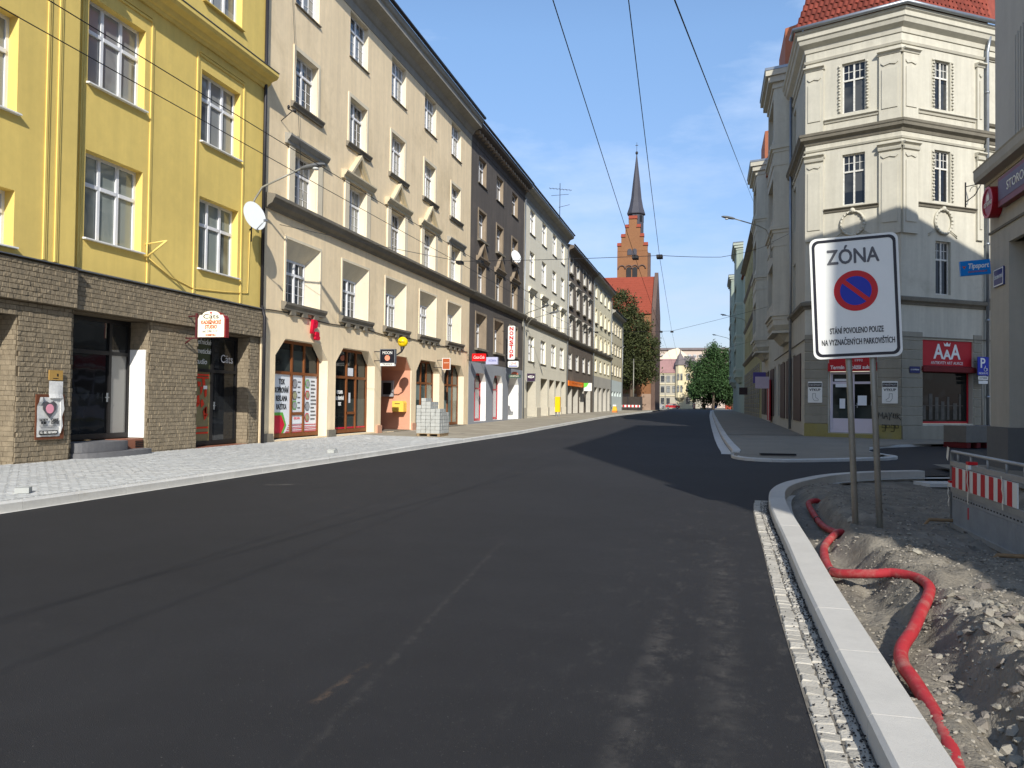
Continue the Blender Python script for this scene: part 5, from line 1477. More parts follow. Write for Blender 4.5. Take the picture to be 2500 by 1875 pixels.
# ---- olive-yellow house and green-grey house farther along
M_olivepl = mat('olive_yellow_plaster', srgb(168, 160, 116), .92, .1, .6, streak=.12)
M_greenpl = mat('grey_green_plaster', srgb(158, 170, 156), .9, .07, .6, streak=.08)
ol = thing('olive_house', 'olive-yellow house with rusticated stone ground floor on the right row', 'house', (4.25, 107.6, 0), -math.pi / 2)
W = 107.6 - 72.1
ops = [op(2 + k * 3.4, 3.2 + k * 3.4, z0, z1, .2) for k in range(10) for z0, z1 in ((7.4, 9.8), (11.4, 13.8), (15.2, 17.2), (1.2, 4.4))]
mb = MB(); wall(mb, 0, W, .05, 18.6, ops, 0, 0); body(mb, 0, W, .05, 18.6, 12); part('wall', mb, M_olivepl, ol)
for o in ops: window(ol, o['x0'], o['x1'], o['z0'], o['z1'], .18, fm=M_oldframe, gm=M_glass_old, single=True)
z = .35
while z < 5.2:
    for a, b in [(0, 1.98)] + [(3.22 + k * 3.4, 5.38 + k * 3.4) for k in range(9)]:
        if z < 4.3 and 1.1 < z + .2 < 4.4 or z <= 1.1 or z > 4.3:
            m_ = MB(); m_.prism([(.004, z), (-.05, z + .05), (-.05, z + .39), (.004, z + .44)], 'x', a, b); part('stone_course', m_, M_rust, ol)
    z += .46
for zz_, p_ in ((6.4, .28), (10.6, .2), (14.6, .2), (18.3, .6)):
    m_ = MB(); m_.prism([(.004, zz_), (-p_ * .4, zz_ + .1), (-p_, zz_ + .3), (-p_, zz_ + .42), (.004, zz_ + .5)], 'x', 0, W); part('belt_cornice', m_, M_ivorydark, ol)
m_ = MB(); m_.prism([(-.2, 18.85), (1.2, 22.5), (9, 25), (9, 18.85)], 'x', 0, W); part('roof', m_, M_roofred, ol)
gr = thing('green_grey_house', 'grey-green house with two tall oriels at the far end of the right row', 'house', (4.25, 107.7, 0))
mb = MB(); mb.box(0, 12, 0, 54, .05, 18.8); part('wall', mb, M_greenpl, gr)
rl = Vector((4.25, 107.7, 0))
for ya, yb in ((114.5, 126.0), (143.0, 156.0)): oriel(ya, yb, 23.6, 'oriel', .9, M_greenpl, mat('green_grey_trim', srgb(172, 180, 166), .9, .08), gr, 4.25, 5.6, (6.2, 10.9, 15.4), False, rl)
m_ = MB(); m_.prism([(-.3, 18.9), (1.5, 24.5), (10, 27), (10, 18.9)], 'y', .2, 53.8); part('roof', m_, M_roofred, gr)
for yy in (128, 131.5, 135, 138.5):
    for z in (6.6, 10.6, 14.6): window(gr, 0, 1.2, 0, 2.3, 0, frame(-.07, yy - 107.7 + 1.2, -math.pi / 2, z), fm=M_oldframe, gm=M_glass_old, single=True)

# ---- grey building at the right edge: throws the big shadow
M_nearpl = mat('light_grey_render', srgb(188, 184, 174), .92, .06, .5, streak=.06, bump=.15)
M_nearpl2 = mat('warm_grey_render', srgb(178, 172, 158), .92, .08, .5, streak=.08)
M_plinth = mat('dark_grey_plinth', srgb(104, 104, 102), .9, .08, .8)
nr_ = thing('grey_building', 'tall light grey rendered building with projecting canopy ledge at the right edge', 'building', (6.75, 22.15, 0), -math.pi / 2)
# local x runs towards the camera
NL = 26.95
mb = MB()
wall(mb, 0, NL, 7.6, 20.4, [op(3.2 + k * 3.0, 4.6 + k * 3.0, z0, z0 + 2.0, .25) for k in range(8) for z0 in (9.0, 12.6, 16.2)], 0, 0, y=.12)
mb.poly([(0, .12, 7.6), (0, 14, 7.6), (0, 14, 20.4), (0, .12, 20.4)]); mb.poly([(NL, .12, .1), (NL, 14, .1), (NL, 14, 20.4), (NL, .12, 20.4)]); mb.poly([(0, .12, 20.4), (NL, .12, 20.4), (NL, 14, 20.4), (0, 14, 20.4)]); mb.poly([(0, 14, .1), (NL, 14, .1), (NL, 14, 20.4), (0, 14, 20.4)])
part('upper_wall', mb, M_nearpl, nr_)
for k in range(8):
    for z0 in (9.0, 12.6, 16.2): window(nr_, 3.2 + k * 3.0, 4.6 + k * 3.0, z0, z0 + 2.0, .35, fm=M_white, gm=M_glass)
mb = MB(); mb.box(0, NL, 0, .12, 5.45, 7.3); mb.box(0, 1.3, 0, .8, 1.10, 5.448)
for k in range(1, 6): mb.box(k * 5.2, k * 5.2 + .9, 0, .8, 1.10, 5.448)
mb.poly([(0, .12, 1.1), (0, 14, 1.1), (0, 14, 7.6), (0, .12, 7.6)])
mb.box(1.3, NL, .802, 1.0, .15, 5.44)
part('lower_wall', mb, M_nearpl2, nr_)
mb = MB(); mb.box(-.06, 1.4, -.06, .86, .05, 1.096); mb.poly([(-.03, 0, .05), (-.03, 14, .05), (-.03, 14, 1.1), (-.03, 0, 1.1)])
part('plinth', mb, M_plinth, nr_)
mb = MB(); mb.prism([(.3, 7.14), (-.03, 7.14), (-.03, 7.22), (-.26, 7.24), (-.29, 7.34), (-.29, 7.52), (-.31, 7.56), (.3, 7.64)], 'x', -.3, NL); part('canopy_ledge', mb, M_nearpl2, nr_)
part('string_course', MB().box(-.03, NL, -.03, .006, 5.86, 5.92), M_ivorydark, nr_)
for k in range(7):
    part('rib', MB().box(1.5 + k * .16, 1.58 + k * .16, .04, .122, 7.65, 10.2 + k * .03), M_nearpl, nr_)

# ------------------------------------------------------------------ church
M_brick = mat('church_brick', srgb(132, 93, 64), .9, .10, .9, bump=.2, bscale=20, dirt=srgb(112, 74, 50), dirt_amt=.5, dirt_scale=.35, dirt_pos=.54)
M_slate = mat('slate', srgb(66, 66, 74), .6, .12, .8)
M_churchroof = mat('church_roof_tile', srgb(136, 64, 46), .8, .10, .8, streak=.05)
M_churchstone = mat('church_stone_base', srgb(150, 128, 112), .9, .15, .8)
M_dkbrick = mat('dark_brick_gable', srgb(96, 78, 70), .9, .15, .8)
ch = thing('church', 'brick church with red roof, stepped gable tower and dark slate spire', 'church', (-15.5, 160, 0))
def C(X, Y): return X + 15.5, Y - 160
NX0, NX1 = -34.0, -10.6
NY0, NY1 = 149.0, 163.0
mb = MB(); mb.box(NX0 + 15.5, NX1 + 15.5, NY0 - 160, NY1 - 160, .2, 18.4); part('nave_wall', mb, M_brick, ch)
part('stone_base', MB().box(NX0 + 15.5, NX1 + 15.62, NY0 - 160.1, NY1 - 160, .1, 3.4), M_churchstone, ch)
# roof: ridge along X, with tile courses as shallow steps
mb = MB(); n = 16; yr = (NY0 + NY1) / 2 - 160; zr = 26.2
for s, ye in ((1, NY0 - 160.35), (-1, NY1 - 159.65)):
    for k in range(n):
        t0, t1 = k / n, (k + 1) / n
        ya, yb = ye + (yr - ye) * t0, ye + (yr - ye) * t1
        za, zb = 18.2 + (zr - 18.2) * t0, 18.2 + (zr - 18.2) * t1
        mb.poly([(NX0 + 15.5, ya, za + .09), (NX1 + 15.4, ya, za + .09), (NX1 + 15.4, yb, zb), (NX0 + 15.5, yb, zb)])
        mb.poly([(NX0 + 15.5, ya, za), (NX1 + 15.4, ya, za), (NX1 + 15.4, ya, za + .09), (NX0 + 15.5, ya, za + .09)])
part('nave_roof', mb, M_churchroof, ch)
g_ = MB(); g_.prism([(NY0 - 160.2, .2), (NY0 - 160.2, 18.9), (yr, zr + .75), (NY1 - 159.8, 18.9), (NY1 - 159.8, .2)], 'x', NX1 + 15.45, NX1 + 16.15); part('east_gable', g_, M_dkbrick, ch)
for k in range(4):
    b = MB(); b.box(NX1 + 12.9 - k * 4.2, NX1 + 13.7 - k * 4.2, NY0 - 161.0, NY0 - 160.0, .2, 13.5); b.prism([(NY0 - 161.0, 13.5), (NY0 - 160.0, 13.5), (NY0 - 160.0, 14.9)], 'x', NX1 + 12.9 - k * 4.2, NX1 + 13.7 - k * 4.2)
    part('buttress', b, M_brick, ch)
def arched(cx, w, z0, z1, y, d=.1, n=8):
    r = w / 2; return MB().prism([(cx - r, z0), (cx + r, z0)] + [(cx + r * math.cos(math.pi * k / n), z1 - r + r * math.sin(math.pi * k / n)) for k in range(n + 1)], 'y', y - d, y)
for k in range(4): part('nave_window', arched(NX1 + 11.2 - k * 4.2, 1.5, 6, 12.5, NY0 - 160.0), M_glass, ch)
# tower, front face at Y = 165
TY = 5.0; tx0, tx1 = -18.95, -12.75
mb = MB(); mb.box(tx0 + 15.5, tx1 + 15.5, TY, TY + 6, .2, 33.0)
tw = part('tower', mb, M_brick, ch)
# stepped gable made of piers, each with its own tiled cap
steps_ = [(-18.93, -18.15, 34.1), (-18.15, -17.32, 35.95), (-17.32, -16.62, 37.9), (-16.62, -14.98, 39.7), (-14.98, -14.26, 37.9), (-14.26, -13.56, 35.95), (-13.56, -12.77, 34.1)]
gb_ = MB()
for a, b, z in steps_: gb_.box(a + 15.5, b + 15.5, TY - .05, TY + .75, 33.0, z)
part('stepped_gable', gb_, M_brick, ch)
for a, b, z in steps_:
    c_ = MB(); c_.prism([(TY - .25, z), (TY + .35, z + .75), (TY + .95, z)], 'x', a + 15.42, b + 15.58); part('gable_cap', c_, M_churchroof, ch)
part('shaded_tower_side', MB().box(tx1 + 15.5, tx1 + 16.05, TY + .4, TY + 1.6, .2, 32.6), M_dkbrick, ch)  # darker brick colour paints in the shade of the tower's east face
part('tower_window', arched(-16.4 + 15.5, .92, 32.2, 33.5, TY - .06), M_slate, ch); part('tower_window', arched(-15.4 + 15.5, .92, 32.2, 33.5, TY - .06), M_slate, ch)
for cx in (-16.55, -15.3): part('belfry_opening', arched(cx + 15.5, 1.0, 26.5, 29.7, TY - .06), M_black, ch)
for cx in (-18.0, -16.55, -15.3, -13.85):
    a_ = MB(); r = .72; nn = 10
    pts = [(cx + 15.5 + r * math.cos(math.pi * k / nn), TY - .12, 29.35 + r * math.sin(math.pi * k / nn)) for k in range(nn + 1)]
    a_.tube(pts, .13, 6); part('arch_moulding', a_, M_dkbrick, ch)
sp = MB(); cx, cy = 0.05, TY + 3.6
sp.lathe([(1.62, 33), (1.62, 41.4)], 8, (cx, cy, 0), smooth=False, a0=math.pi / 8); tur = part('lantern', sp, M_slate, ch)
for k in range(8):
    a = math.pi * 2 * k / 8
    o = obj('lantern_opening', arched(0, .55, 39.6, 41.0, 0, .06).mesh('lantern_opening', M_black), tur, Matrix.Translation((cx + 1.5 * math.sin(a), cy - 1.5 * math.cos(a) - .0, 0)) @ Matrix.Rotation(a, 4, 'Z'))
sp = MB(); sp.lathe([(1.95, 41.3), (2.0, 41.5), (1.5, 43.0), (1.15, 44.8), (.75, 48.5), (.35, 51.8), (.10, 54.0), (.05, 54.2)], 8, (cx, cy, 0), smooth=False, a0=math.pi / 8); spire = part('spire', sp, M_slate, ch)
b = MB(); b.lathe([(.02, 54.0), (.22, 54.2), (.3, 54.45), (.22, 54.7), (.04, 54.8), (.04, 56.6), (.02, 56.7)], 10, (cx, cy, 0)); b.box(cx - .28, cx + .28, cy - .04, cy + .04, 56.0, 56.12); obj('ball_and_cross', b.mesh('ball_and_cross', M_dark_metal), spire)

# ------------------------------------------------------------------ trees
def leaf_mat(name, c, isl=.45):
    m = mat(name, c, .7, .1, .5, island=isl, spec=.25)
    return m
def tree(name, label, x, y, h, blobs, nleaf, leaf, m, trunk_r=.35, seed=1, group=None, cz0=None):
    """blobs: ellipsoids (dx, dy, z, rx, ry, rz) that the leaf clumps fill"""
    rr = random.Random(seed); root = thing(name, label, 'tree', (x, y, zg(y)), 0, group)
    t = MB(); pts = [(rr.uniform(-.15, .15) * k, rr.uniform(-.15, .15) * k, h * .75 * k / 6) for k in range(7)]
    t.tube(pts, [trunk_r * (1 - .13 * k) for k in range(7)], 8)
    for k in range(9):
        b = blobs[k % len(blobs)]; s = pts[2 + k % 4]
        e = (b[0] + rr.uniform(-.5, .5) * b[3], b[1] + rr.uniform(-.5, .5) * b[4], b[2] + rr.uniform(-.3, .3) * b[5])
        mid = ((s[0] + e[0]) / 2 + rr.uniform(-.3, .3), (s[1] + e[1]) / 2, (s[2] + e[2]) / 2 + .4)
        t.tube([s, mid, e], [trunk_r * .45, trunk_r * .28, trunk_r * .08], 6)
    part('trunk', t, mat('bark', srgb(92, 80, 68), .9, .2, 3), root)
    rs = np.random.RandomState(seed); vol = np.array([b[3] * b[4] * b[5] for b in blobs]); vol = vol ** .8; vol = vol / vol.sum()
    ncl = max(30, nleaf // 48); cl = []
    for _ in range(ncl):
        b = blobs[rs.choice(len(blobs), p=vol)]
        d = rs.normal(size=3); d /= np.linalg.norm(d); r_ = rs.uniform(.3, 1.0) ** .5 * (1.0 if rs.uniform() < .8 else rs.uniform(1.0, 1.32))
        cl.append((b[0] + d[0] * b[3] * r_, b[1] + d[1] * b[4] * r_, b[2] + d[2] * b[5] * r_))
    cl = np.array(cl)
    per = nleaf // ncl
    cen = np.repeat(cl, per, axis=0) + rs.normal(scale=leaf * 2.5, size=(ncl * per, 3))
    N_ = len(cen)
    u = rs.normal(size=(N_, 3)); u /= np.linalg.norm(u, axis=1)[:, None]
    w = rs.normal(size=(N_, 3)); v = np.cross(u, w); v /= np.linalg.norm(v, axis=1)[:, None]
    s = leaf * rs.uniform(.6, 1.3, size=(N_, 1))
    P = np.stack([cen - u * s, cen + v * s * .55, cen + u * s, cen - v * s * .55], axis=1).reshape(-1, 3)
    me = bpy.data.meshes.new('crown'); me.from_pydata(P.tolist(), [], np.arange(N_ * 4).reshape(-1, 4).tolist()); me.materials.append(m); me.update()
    obj('crown', me, root)
    return root
M_leaf1 = leaf_mat('dark_olive_leaves', srgb(62, 68, 38)); M_leaf2 = leaf_mat('green_leaves', srgb(54, 78, 42)); M_leaf3 = leaf_mat('deep_green_leaves', srgb(52, 70, 40))
tree('leafy_tree', 'tall dark olive-green tree in front of the red church roof', -13.2, 138, 20,
     [(-1.6, 0, 17.6, 2.2, 2.2, 3.2), (-.4, 0, 13.5, 3.6, 3, 3.8), (1.2, .3, 10.5, 3.3, 3, 3.6), (-.6, 0, 7.2, 3.4, 3, 3.0), (1.8, 0, 6.8, 2.4, 2.6, 2.4), (-1.8, 0, 11, 2.3, 2.5, 4)], 30000, .20, M_leaf1, .38, 3)
tree('leafy_tree', 'bright green spreading tree where the street bends, right of the turreted house', .6, 214, 17,
     [(.6, 0, 14.6, 2.3, 2, 2.0), (2.6, 0, 13.0, 2.1, 2, 2.3), (-1.0, 0, 12.4, 2.1, 2, 2.0), (-3.2, 0, 10.2, 1.7, 2, 1.5), (1.2, 0, 10.0, 3.0, 2, 2.4), (3.4, 0, 9.0, 1.9, 2, 2.4), (-1.8, 0, 7.2, 3.1, 3, 2.2), (2.6, 0, 6.0, 2.6, 3, 2.6), (-4.2, 0, 5.2, 1.8, 2, 1.9)], 24000, .24, M_leaf2, .4, 5)
tree('leafy_tree', 'low dark green tree at the foot of the bright green tree', -1.6, 222, 8,
     [(0, 0, 4.6, 4.6, 3, 3.4), (3.8, 0, 4.4, 3.6, 3, 3.2)], 12000, .24, M_leaf3, .3, 6)
tree('leafy_tree', 'dark green tree half hidden behind the end of the right row', 5.6, 218, 9,
     [(0, 0, 6.0, 3.8, 3, 4.2), (.8, 0, 3.4, 3.6, 3, 2.8)], 10000, .24, M_leaf3, .3, 8)
tree('leafy_tree', 'sparse dark tree beside the turreted house roof', -4.6, 236, 14,
     [(0, 0, 12.0, 2.3, 2, 2.4), (.8, 0, 8.0, 2.2, 2, 3.0)], 1800, .3, M_leaf3, .25, 9)

# ------------------------------------------------------------------ houses where the street bends
M_farcream = mat('far_cream_plaster', srgb(206, 194, 160), .92, .08, .3, streak=.06)
M_fargrey = mat('far_grey_plaster', srgb(168, 162, 146), .92, .08, .3)
M_farroof = mat('far_grey_roof', srgb(112, 104, 104), .85, .15, .5)
th = thing('turret_house', 'cream three-storey house with grey roofed corner turret closing the street', 'house', (-8.6, 236, zg(236)))
mb = MB(); mb.box(-6.2, -.9, 0, 12, 0, 10.3); part('left_wing', mb, M_fargrey, th)
mb = MB(); mb.box(.9, 3.6, -.2, 12, 0, 12.0); part('right_wing', mb, M_farcream, th)
mb = MB(); mb.lathe([(1.35, 3.2), (1.35, 12.6)], 8, (0, -.2, 0), smooth=False, a0=math.pi / 8); mb.lathe([(.4, 2.3), (1.35, 3.2)], 8, (0, -.2, 0), smooth=False, a0=math.pi / 8); mb.box(-.9, .9, 0, 6, 0, 12.4); tur = part('turret', mb, M_farcream, th)
mb = MB(); mb.lathe([(1.65, 12.6), (1.2, 14.0), (.9, 15.0), (.25, 16.0), (.05, 17.2)], 8, (0, -.2, 0), smooth=False, a0=math.pi / 8); obj('turret_roof', mb.mesh('turret_roof', M_farroof), tur)
mb = MB(); mb.prism([(-.4, 10.3), (3.5, 14.6), (12, 10.3)], 'x', -6.5, -.9); part('roof', mb, mat('far_rose_roof', srgb(150, 116, 112), .85, .12), th)
mb = MB(); mb.prism([(-.6, 12.0), (3.0, 15.4), (12, 12.0)], 'x', .9, 4.0); part('roof', mb, M_farroof, th)
for x, zs_ in ((-5.0, (1.2, 4.6, 7.6)), (-3.4, (1.2, 4.6, 7.6)), (-1.7, (4.6, 7.6)), (-.45, (4.8, 8.2)), (.4, (4.8, 8.2)), (2.2, (1.4, 4.8, 8.2))):
    for z in zs_:
        yy = -.02 if x < -.9 else (-1.52 if x < .8 else -.22)
        w = window(th, x - .3 if abs(x) < .6 else x - .5, x + .3 if abs(x) < .6 else x + .5, z, z + 1.9, yy - .04, fm=M_drkframe, gm=M_glass, single=True)
pieces('string_course', [(-6.25, -1.3, -.18, .004, z, z + .22) for z in (3.6, 7.0, 10.0)] + [(1.3, 3.65, -.38, -.19, z, z + .25) for z in (3.9, 7.4, 11.6)], M_farcream, th)
gh = thing('gabled_house', 'tall house with a blank pale cream gable wall rising behind the turreted house', 'house', (-11, 262, zg(262)))
mb = MB(); mb.prism([(-6.2, 0), (-6.0, 15.0), (-2.2, 18.6), (.6, 19.4), (3.4, 17.2), (4.4, 15.6), (4.4, 0)], 'y', 0, 14); part('gable_wall', mb, mat('pale_gable', srgb(226, 212, 186), .92, .05, .3), gh)
mb = MB(); mb.prism([(3.45, 17.25), (4.6, 15.6), (8, 13.5), (8, 0), (4.45, 0), (4.45, 15.6)], 'y', .2, 13.8); part('side_wing', mb, M_fargrey, gh)
bl = thing('long_block', 'long flat-roofed apartment block on the skyline behind everything', 'building', (-14, 420, 0))
mb = MB(); mb.box(-12, 22, 0, 12, 0, 29.5); part('wall', mb, mat('far_block_plaster', srgb(188, 172, 158), .92, .06, .1), bl)
mb = MB(); mb.box(-13, 23, -1, 13, 29.5, 30.6); part('roof', mb, M_farroof, bl)
for k in range(12):
    for z in (25.6, 22.4):
        window(bl, -11 + k * 2.7, -9.4 + k * 2.7, z, z + 1.6, -.05, fm=M_white, gm=M_glass, single=True)
rh = thing('red_shop', 'low reddish building peeping out at the end of the right row', 'building', (6.2, 240, zg(240)))
mb = MB(); mb.box(-2, 7, 0, 8, 0, 8.5); part('wall', mb, mat('red_facade', srgb(150, 66, 50), .9, .1, .3), rh)
mb = MB(); mb.box(-2.3, 7.3, -.3, 8.3, 11.6, 12.4); mb.box(-1.8, 6.8, .1, 8, 8.5, 11.6); part('upper_floor', mb, M_farcream, rh)
# churchyard wall, far pavements, hedge
wl = thing('churchyard_wall', 'dark boarded hoarding under the tree before the church', 'wall', (-20, 131.5, zg(131)))
mb = MB(); mb.box(-8, 9.2, 0, .15, 0, 2.4); part('boards', mb, mat('dark_boarding', srgb(60, 54, 50), .9, .2, 2), wl)
pieces('post', [(-7.9 + k * 2.1, -7.75 + k * 2.1, -.08, -.004, 0, 2.5) for k in range(9)], M_dark_metal, wl)

# ------------------------------------------------------------------ signs and street furniture
def rrect(w, h, r, n=6, cx=0, cz=0):
    P = []
    for qx, qz, a0 in ((1, 1, 0), (-1, 1, 90), (-1, -1, 180), (1, -1, 270)):
        for k in range(n + 1):
            a = rad(a0 + 90 * k / n); P.append((cx + qx * (w / 2 - r) + r * math.cos(a), cz + qz * (h / 2 - r) + r * math.sin(a)))
    return P
def ring_plate(outer, inner, y0, y1):
    mb = MB(); n = len(outer)
    for k in range(n):
        k2 = (k + 1) % n
        o0, o1, i0, i1 = outer[k], outer[k2], inner[k], inner[k2]
        mb.poly([(o0[0], y0, o0[1]), (o1[0], y0, o1[1]), (i1[0], y0, i1[1]), (i0[0], y0, i0[1])])
        mb.poly([(o0[0], y1, o0[1]), (i0[0], y1, i0[1]), (i1[0], y1, i1[1]), (o1[0], y1, o1[1])])
        mb.poly([(o0[0], y0, o0[1]), (o0[0], y1, o0[1]), (o1[0], y1, o1[1]), (o1[0], y0, o1[1])])
        mb.poly([(i0[0], y0, i0[1]), (i1[0], y0, i1[1]), (i1[0], y1, i1[1]), (i0[0], y1, i0[1])])
    return mb
def disc(r, cx, cz, n=48): return [(cx + r * math.cos(2 * math.pi * k / n), cz + r * math.sin(2 * math.pi * k / n)) for k in range(n)]
M_signwhite = mat('sign_white', srgb(226, 226, 220), .38, .03, 2, spec=.5)
M_signblack = mat('sign_black', srgb(30, 30, 38), .35, .02)
M_signblue = mat('sign_blue', srgb(10, 40, 160), .4, .02); M_signr = mat('sign_red', srgb(190, 14, 26), .4, .02)
M_post = mat('galvanised_post', srgb(146, 144, 134), .5, .15, 5, metal=.35)
zs = thing('zone_sign', 'large white parking zone sign reading ZÓNA on two tilted grey posts', 'road sign', (1.80, 10.18, .05))
zs.rotation_euler = (0, rad(-2.3), rad(-7))
SC = (-.03, 2.80)    # sign centre in the sign's own plane
SW_, SH_ = .965, 1.45
part('panel', MB().prism(rrect(SW_, SH_, .08, 6, *SC), 'y', -.10, -.085), M_signwhite, zs)
part('panel_back', MB().prism(rrect(SW_ - .02, SH_ - .02, .08, 6, *SC), 'y', -.084, -.06), M_zinc, zs)
part('border', ring_plate(rrect(SW_ - .05, SH_ - .05, .075, 6, *SC), rrect(SW_ - .115, SH_ - .115, .055, 6, *SC), -.1045, -.1005), M_signblack, zs)
dc = (SC[0] + .01, SC[1] + .07)
part('red_disc', MB().prism(disc(.240, *dc), 'y', -.1035, -.1005), M_signr, zs)
part('blue_disc', MB().prism(disc(.172, *dc), 'y', -.106, -.1038), M_signblue, zs)
a = rad(-42); c_, s_ = math.cos(a), math.sin(a); hw = .026; L_ = .19
part('red_slash', MB().prism([(dc[0] + x * c_ - z * s_, dc[1] + x * s_ + z * c_) for x, z in ((-L_, -hw), (L_, -hw), (L_, hw), (-L_, hw))], 'y', -.1085, -.1063), M_signr, zs)
lettering(zs, 'ZÓNA', .245, M_inkgrey, SC[0] - .01, -.1025, SC[1] + .475, ext=.002, width=.565, fat=.005)
lettering(zs, 'STÁNÍ POVOLENO POUZE', .098, M_ink, SC[0] + .0, -.1025, SC[1] - .40, ext=.002, width=.58, fat=.0012)
lettering(zs, 'NA VYZNAČENÝCH PARKOVIŠTÍCH', .098, M_ink, SC[0] + .01, -.1025, SC[1] - .535, ext=.002, width=.79, fat=.0012)
for x in (-.125, .135):
    mb = MB(); mb.tube([(x, -.03, -.15), (x, -.03, 3.45)], .035, 12); part('post', mb, M_post, zs)
for z in (2.35, 3.3):
    part('clamp', MB().box(-.2, .2, -.062, -.0, z, z + .04), M_zinc, zs)

def plain_sign(name, label, x, y, z, w, h, panel_m, texts=(), t=.10, rotz=0.0, edge=None, group=None, cat='sign', bracket=None, shape=None, extra=None):
    r = thing(name, label, cat, (x, y, z), rotz, group)
    pts = shape or [(-w / 2, -h / 2), (w / 2, -h / 2), (w / 2, h / 2), (-w / 2, h / 2)]
    part('panel', MB().prism(pts, 'y', -t / 2 - .002, t / 2 + .002), panel_m, r)
    if edge:
        m_ = MB(); e = .025
        m_.box(-w / 2 - e, -w / 2, -t / 2 - .01, t / 2 + .01, -h / 2 - e, h / 2 + e); m_.box(w / 2, w / 2 + e, -t / 2 - .01, t / 2 + .01, -h / 2 - e, h / 2 + e)
        m_.box(-w / 2, w / 2, -t / 2 - .01, t / 2 + .01, -h / 2 - e, -h / 2); m_.box(-w / 2, w / 2, -t / 2 - .01, t / 2 + .01, h / 2, h / 2 + e)
        part('frame', m_, edge, r)
    for s_, size, m_, dx, dz, wd, kw in texts:
        lettering(r, s_, size, m_, dx, -t / 2 - .006, dz, width=wd, **kw)
    if bracket:
        m_ = MB(); s = bracket
        for dz in (-h * .35, h * .35): m_.tube([(s * w / 2, 0, dz), (s * (w / 2 + .5), 0, dz)], .02, 6)
        part('bracket', m_, M_dark_metal, r)
    return r
M_cream = mat('cream_sign', srgb(244, 236, 214), .4, .03); M_maroon = mat('maroon', srgb(128, 36, 38), .5, .05); M_orange_ink = mat('orange_ink', srgb(206, 92, 42), .5, 0)
arch = [(-.39, -.34), (.39, -.34), (.39, .15), (.34, .24)] + [(.26 * math.cos(math.pi * k / 8) , .24 + .11 * math.sin(math.pi * k / 8)) for k in range(9)] + [(-.34, .24), (-.39, .15)]
hs = plain_sign('hairdresser_sign', 'arched cream hanging sign of the hair studio with maroon edge', -12.76, 18.49, 3.51, .78, .68, M_cream,
    [('Cäts', .17, M_ink, 0, .20, .46, {}), ('KADEŘNICKÉ', .13, M_orange_ink, 0, .045, .60, dict(bold=.004, shear=.15)), ('STUDIO', .13, M_orange_ink, .0, -.075, .36, dict(bold=.004, shear=.15)), ('tel. 596 117', .09, M_inkgrey, -.03, -.19, .45, dict(shear=.2)), ('KOSMETIKA', .07, M_orange_ink, 0, -.29, .30, dict(bold=.002))], t=.14, shape=arch)
part('side_case', MB().prism([(p[0] + .045, p[1] - .01) for p in arch], 'y', -.055, .085), M_maroon, hs)
m_ = MB(); m_.box(-.50, -.45, -.03, .03, -.38, .30); m_.tube([(-.8, 0, -.36), (-.3, 0, -.36)], .02, 6); m_.tube([(-.8, 0, .22), (-.3, 0, .22)], .02, 6); m_.tube([(-.82, 0, -.5), (-.6, -.0, -.35)], .02, 6); part('bracket', m_, mat('dark_maroon', srgb(84, 36, 38), .6, .1), hs)
part('heart', MB().prism([(.0, .265), (.035, .30), (.02, .325), (0, .315), (-.02, .325), (-.035, .30)], 'y', -.078, -.073), M_signr, hs)
# torn poster and plates on the stone wall
M_paper = mat('crumpled_paper', srgb(206, 206, 204), .7, .10, 7, bump=.5, bscale=14)
ps = thing('torn_poster', 'torn black and white concert poster with a pink disc on the stone-tiled wall', 'poster', (LX + .19, 13.55, .68), math.pi / 2)
m_ = MB(); n = 7
for i in range(n):
    for j in range(9):
        f_ = lambda a, b: (a * .60 / n + (.02 if b == 9 and a == 0 else 0), -.012 - .012 * noise.noise((a * 1.1, b * .9, 4)) - (.05 if (b > 7 and a < 2) else 0), b * .82 / 9 + .04)
        m_.poly([f_(i, j), f_(i + 1, j), f_(i + 1, j + 1), f_(i, j + 1)], 0, True)
part('sheet', m_, M_paper, ps)
part('backing_board', MB().box(-.02, .72, .0, .02, -.02, .92), mat('rusty_board', srgb(104, 62, 42), .9, .25, 5), ps)
hz = .62
part('heart_picture', MB().prism([(.30, hz - .20), (.13, hz - .02), (.12, hz + .10), (.20, hz + .16), (.30, hz + .12), (.40, hz + .16), (.48, hz + .10), (.47, hz - .02)], 'y', -.036, -.031), mat('dark_print', srgb(84, 82, 86), .6, .35, 12), ps)
part('pink_disc', MB().prism(disc(.10, .30, hz + .0, 20), 'y', -.041, -.037), mat('pink_print', srgb(222, 150, 168), .6, .08), ps)
lettering(ps, 'FATBOY', .075, M_ink, .15, -.038, .385, width=.22, bold=.002); lettering(ps, 'SLIM', .075, M_ink, .15, -.038, .325, width=.13, bold=.002)
lettering(ps, 'CHASE', .075, M_ink, .44, -.038, .385, width=.19, bold=.002); lettering(ps, 'STATUS', .075, M_ink, .44, -.038, .325, width=.2, bold=.002)
part('date_strip', MB().box(.05, .52, -.036, -.031, .08, .17), M_ink, ps); lettering(ps, '17.–18.7. OSTRAVA', .07, M_whitep, .28, -.040, .125, width=.42)
part('fine_print', MB().box(.05, .5, -.034, -.031, .265, .272).box(.05, .5, -.034, -.031, .245, .25).box(.08, .46, -.034, -.031, .225, .23), M_inkgrey, ps)
part('torn_strip', MB().prism([(.60, .1), (.66, .25), (.63, .45), (.69, .6), (.66, .84), (.59, .84)], 'y', -.03, -.005), M_paper, ps)
pb = thing('brass_plate', 'small brass plate above the torn poster', 'plaque', (LX + .19, 13.84, 1.90), math.pi / 2)
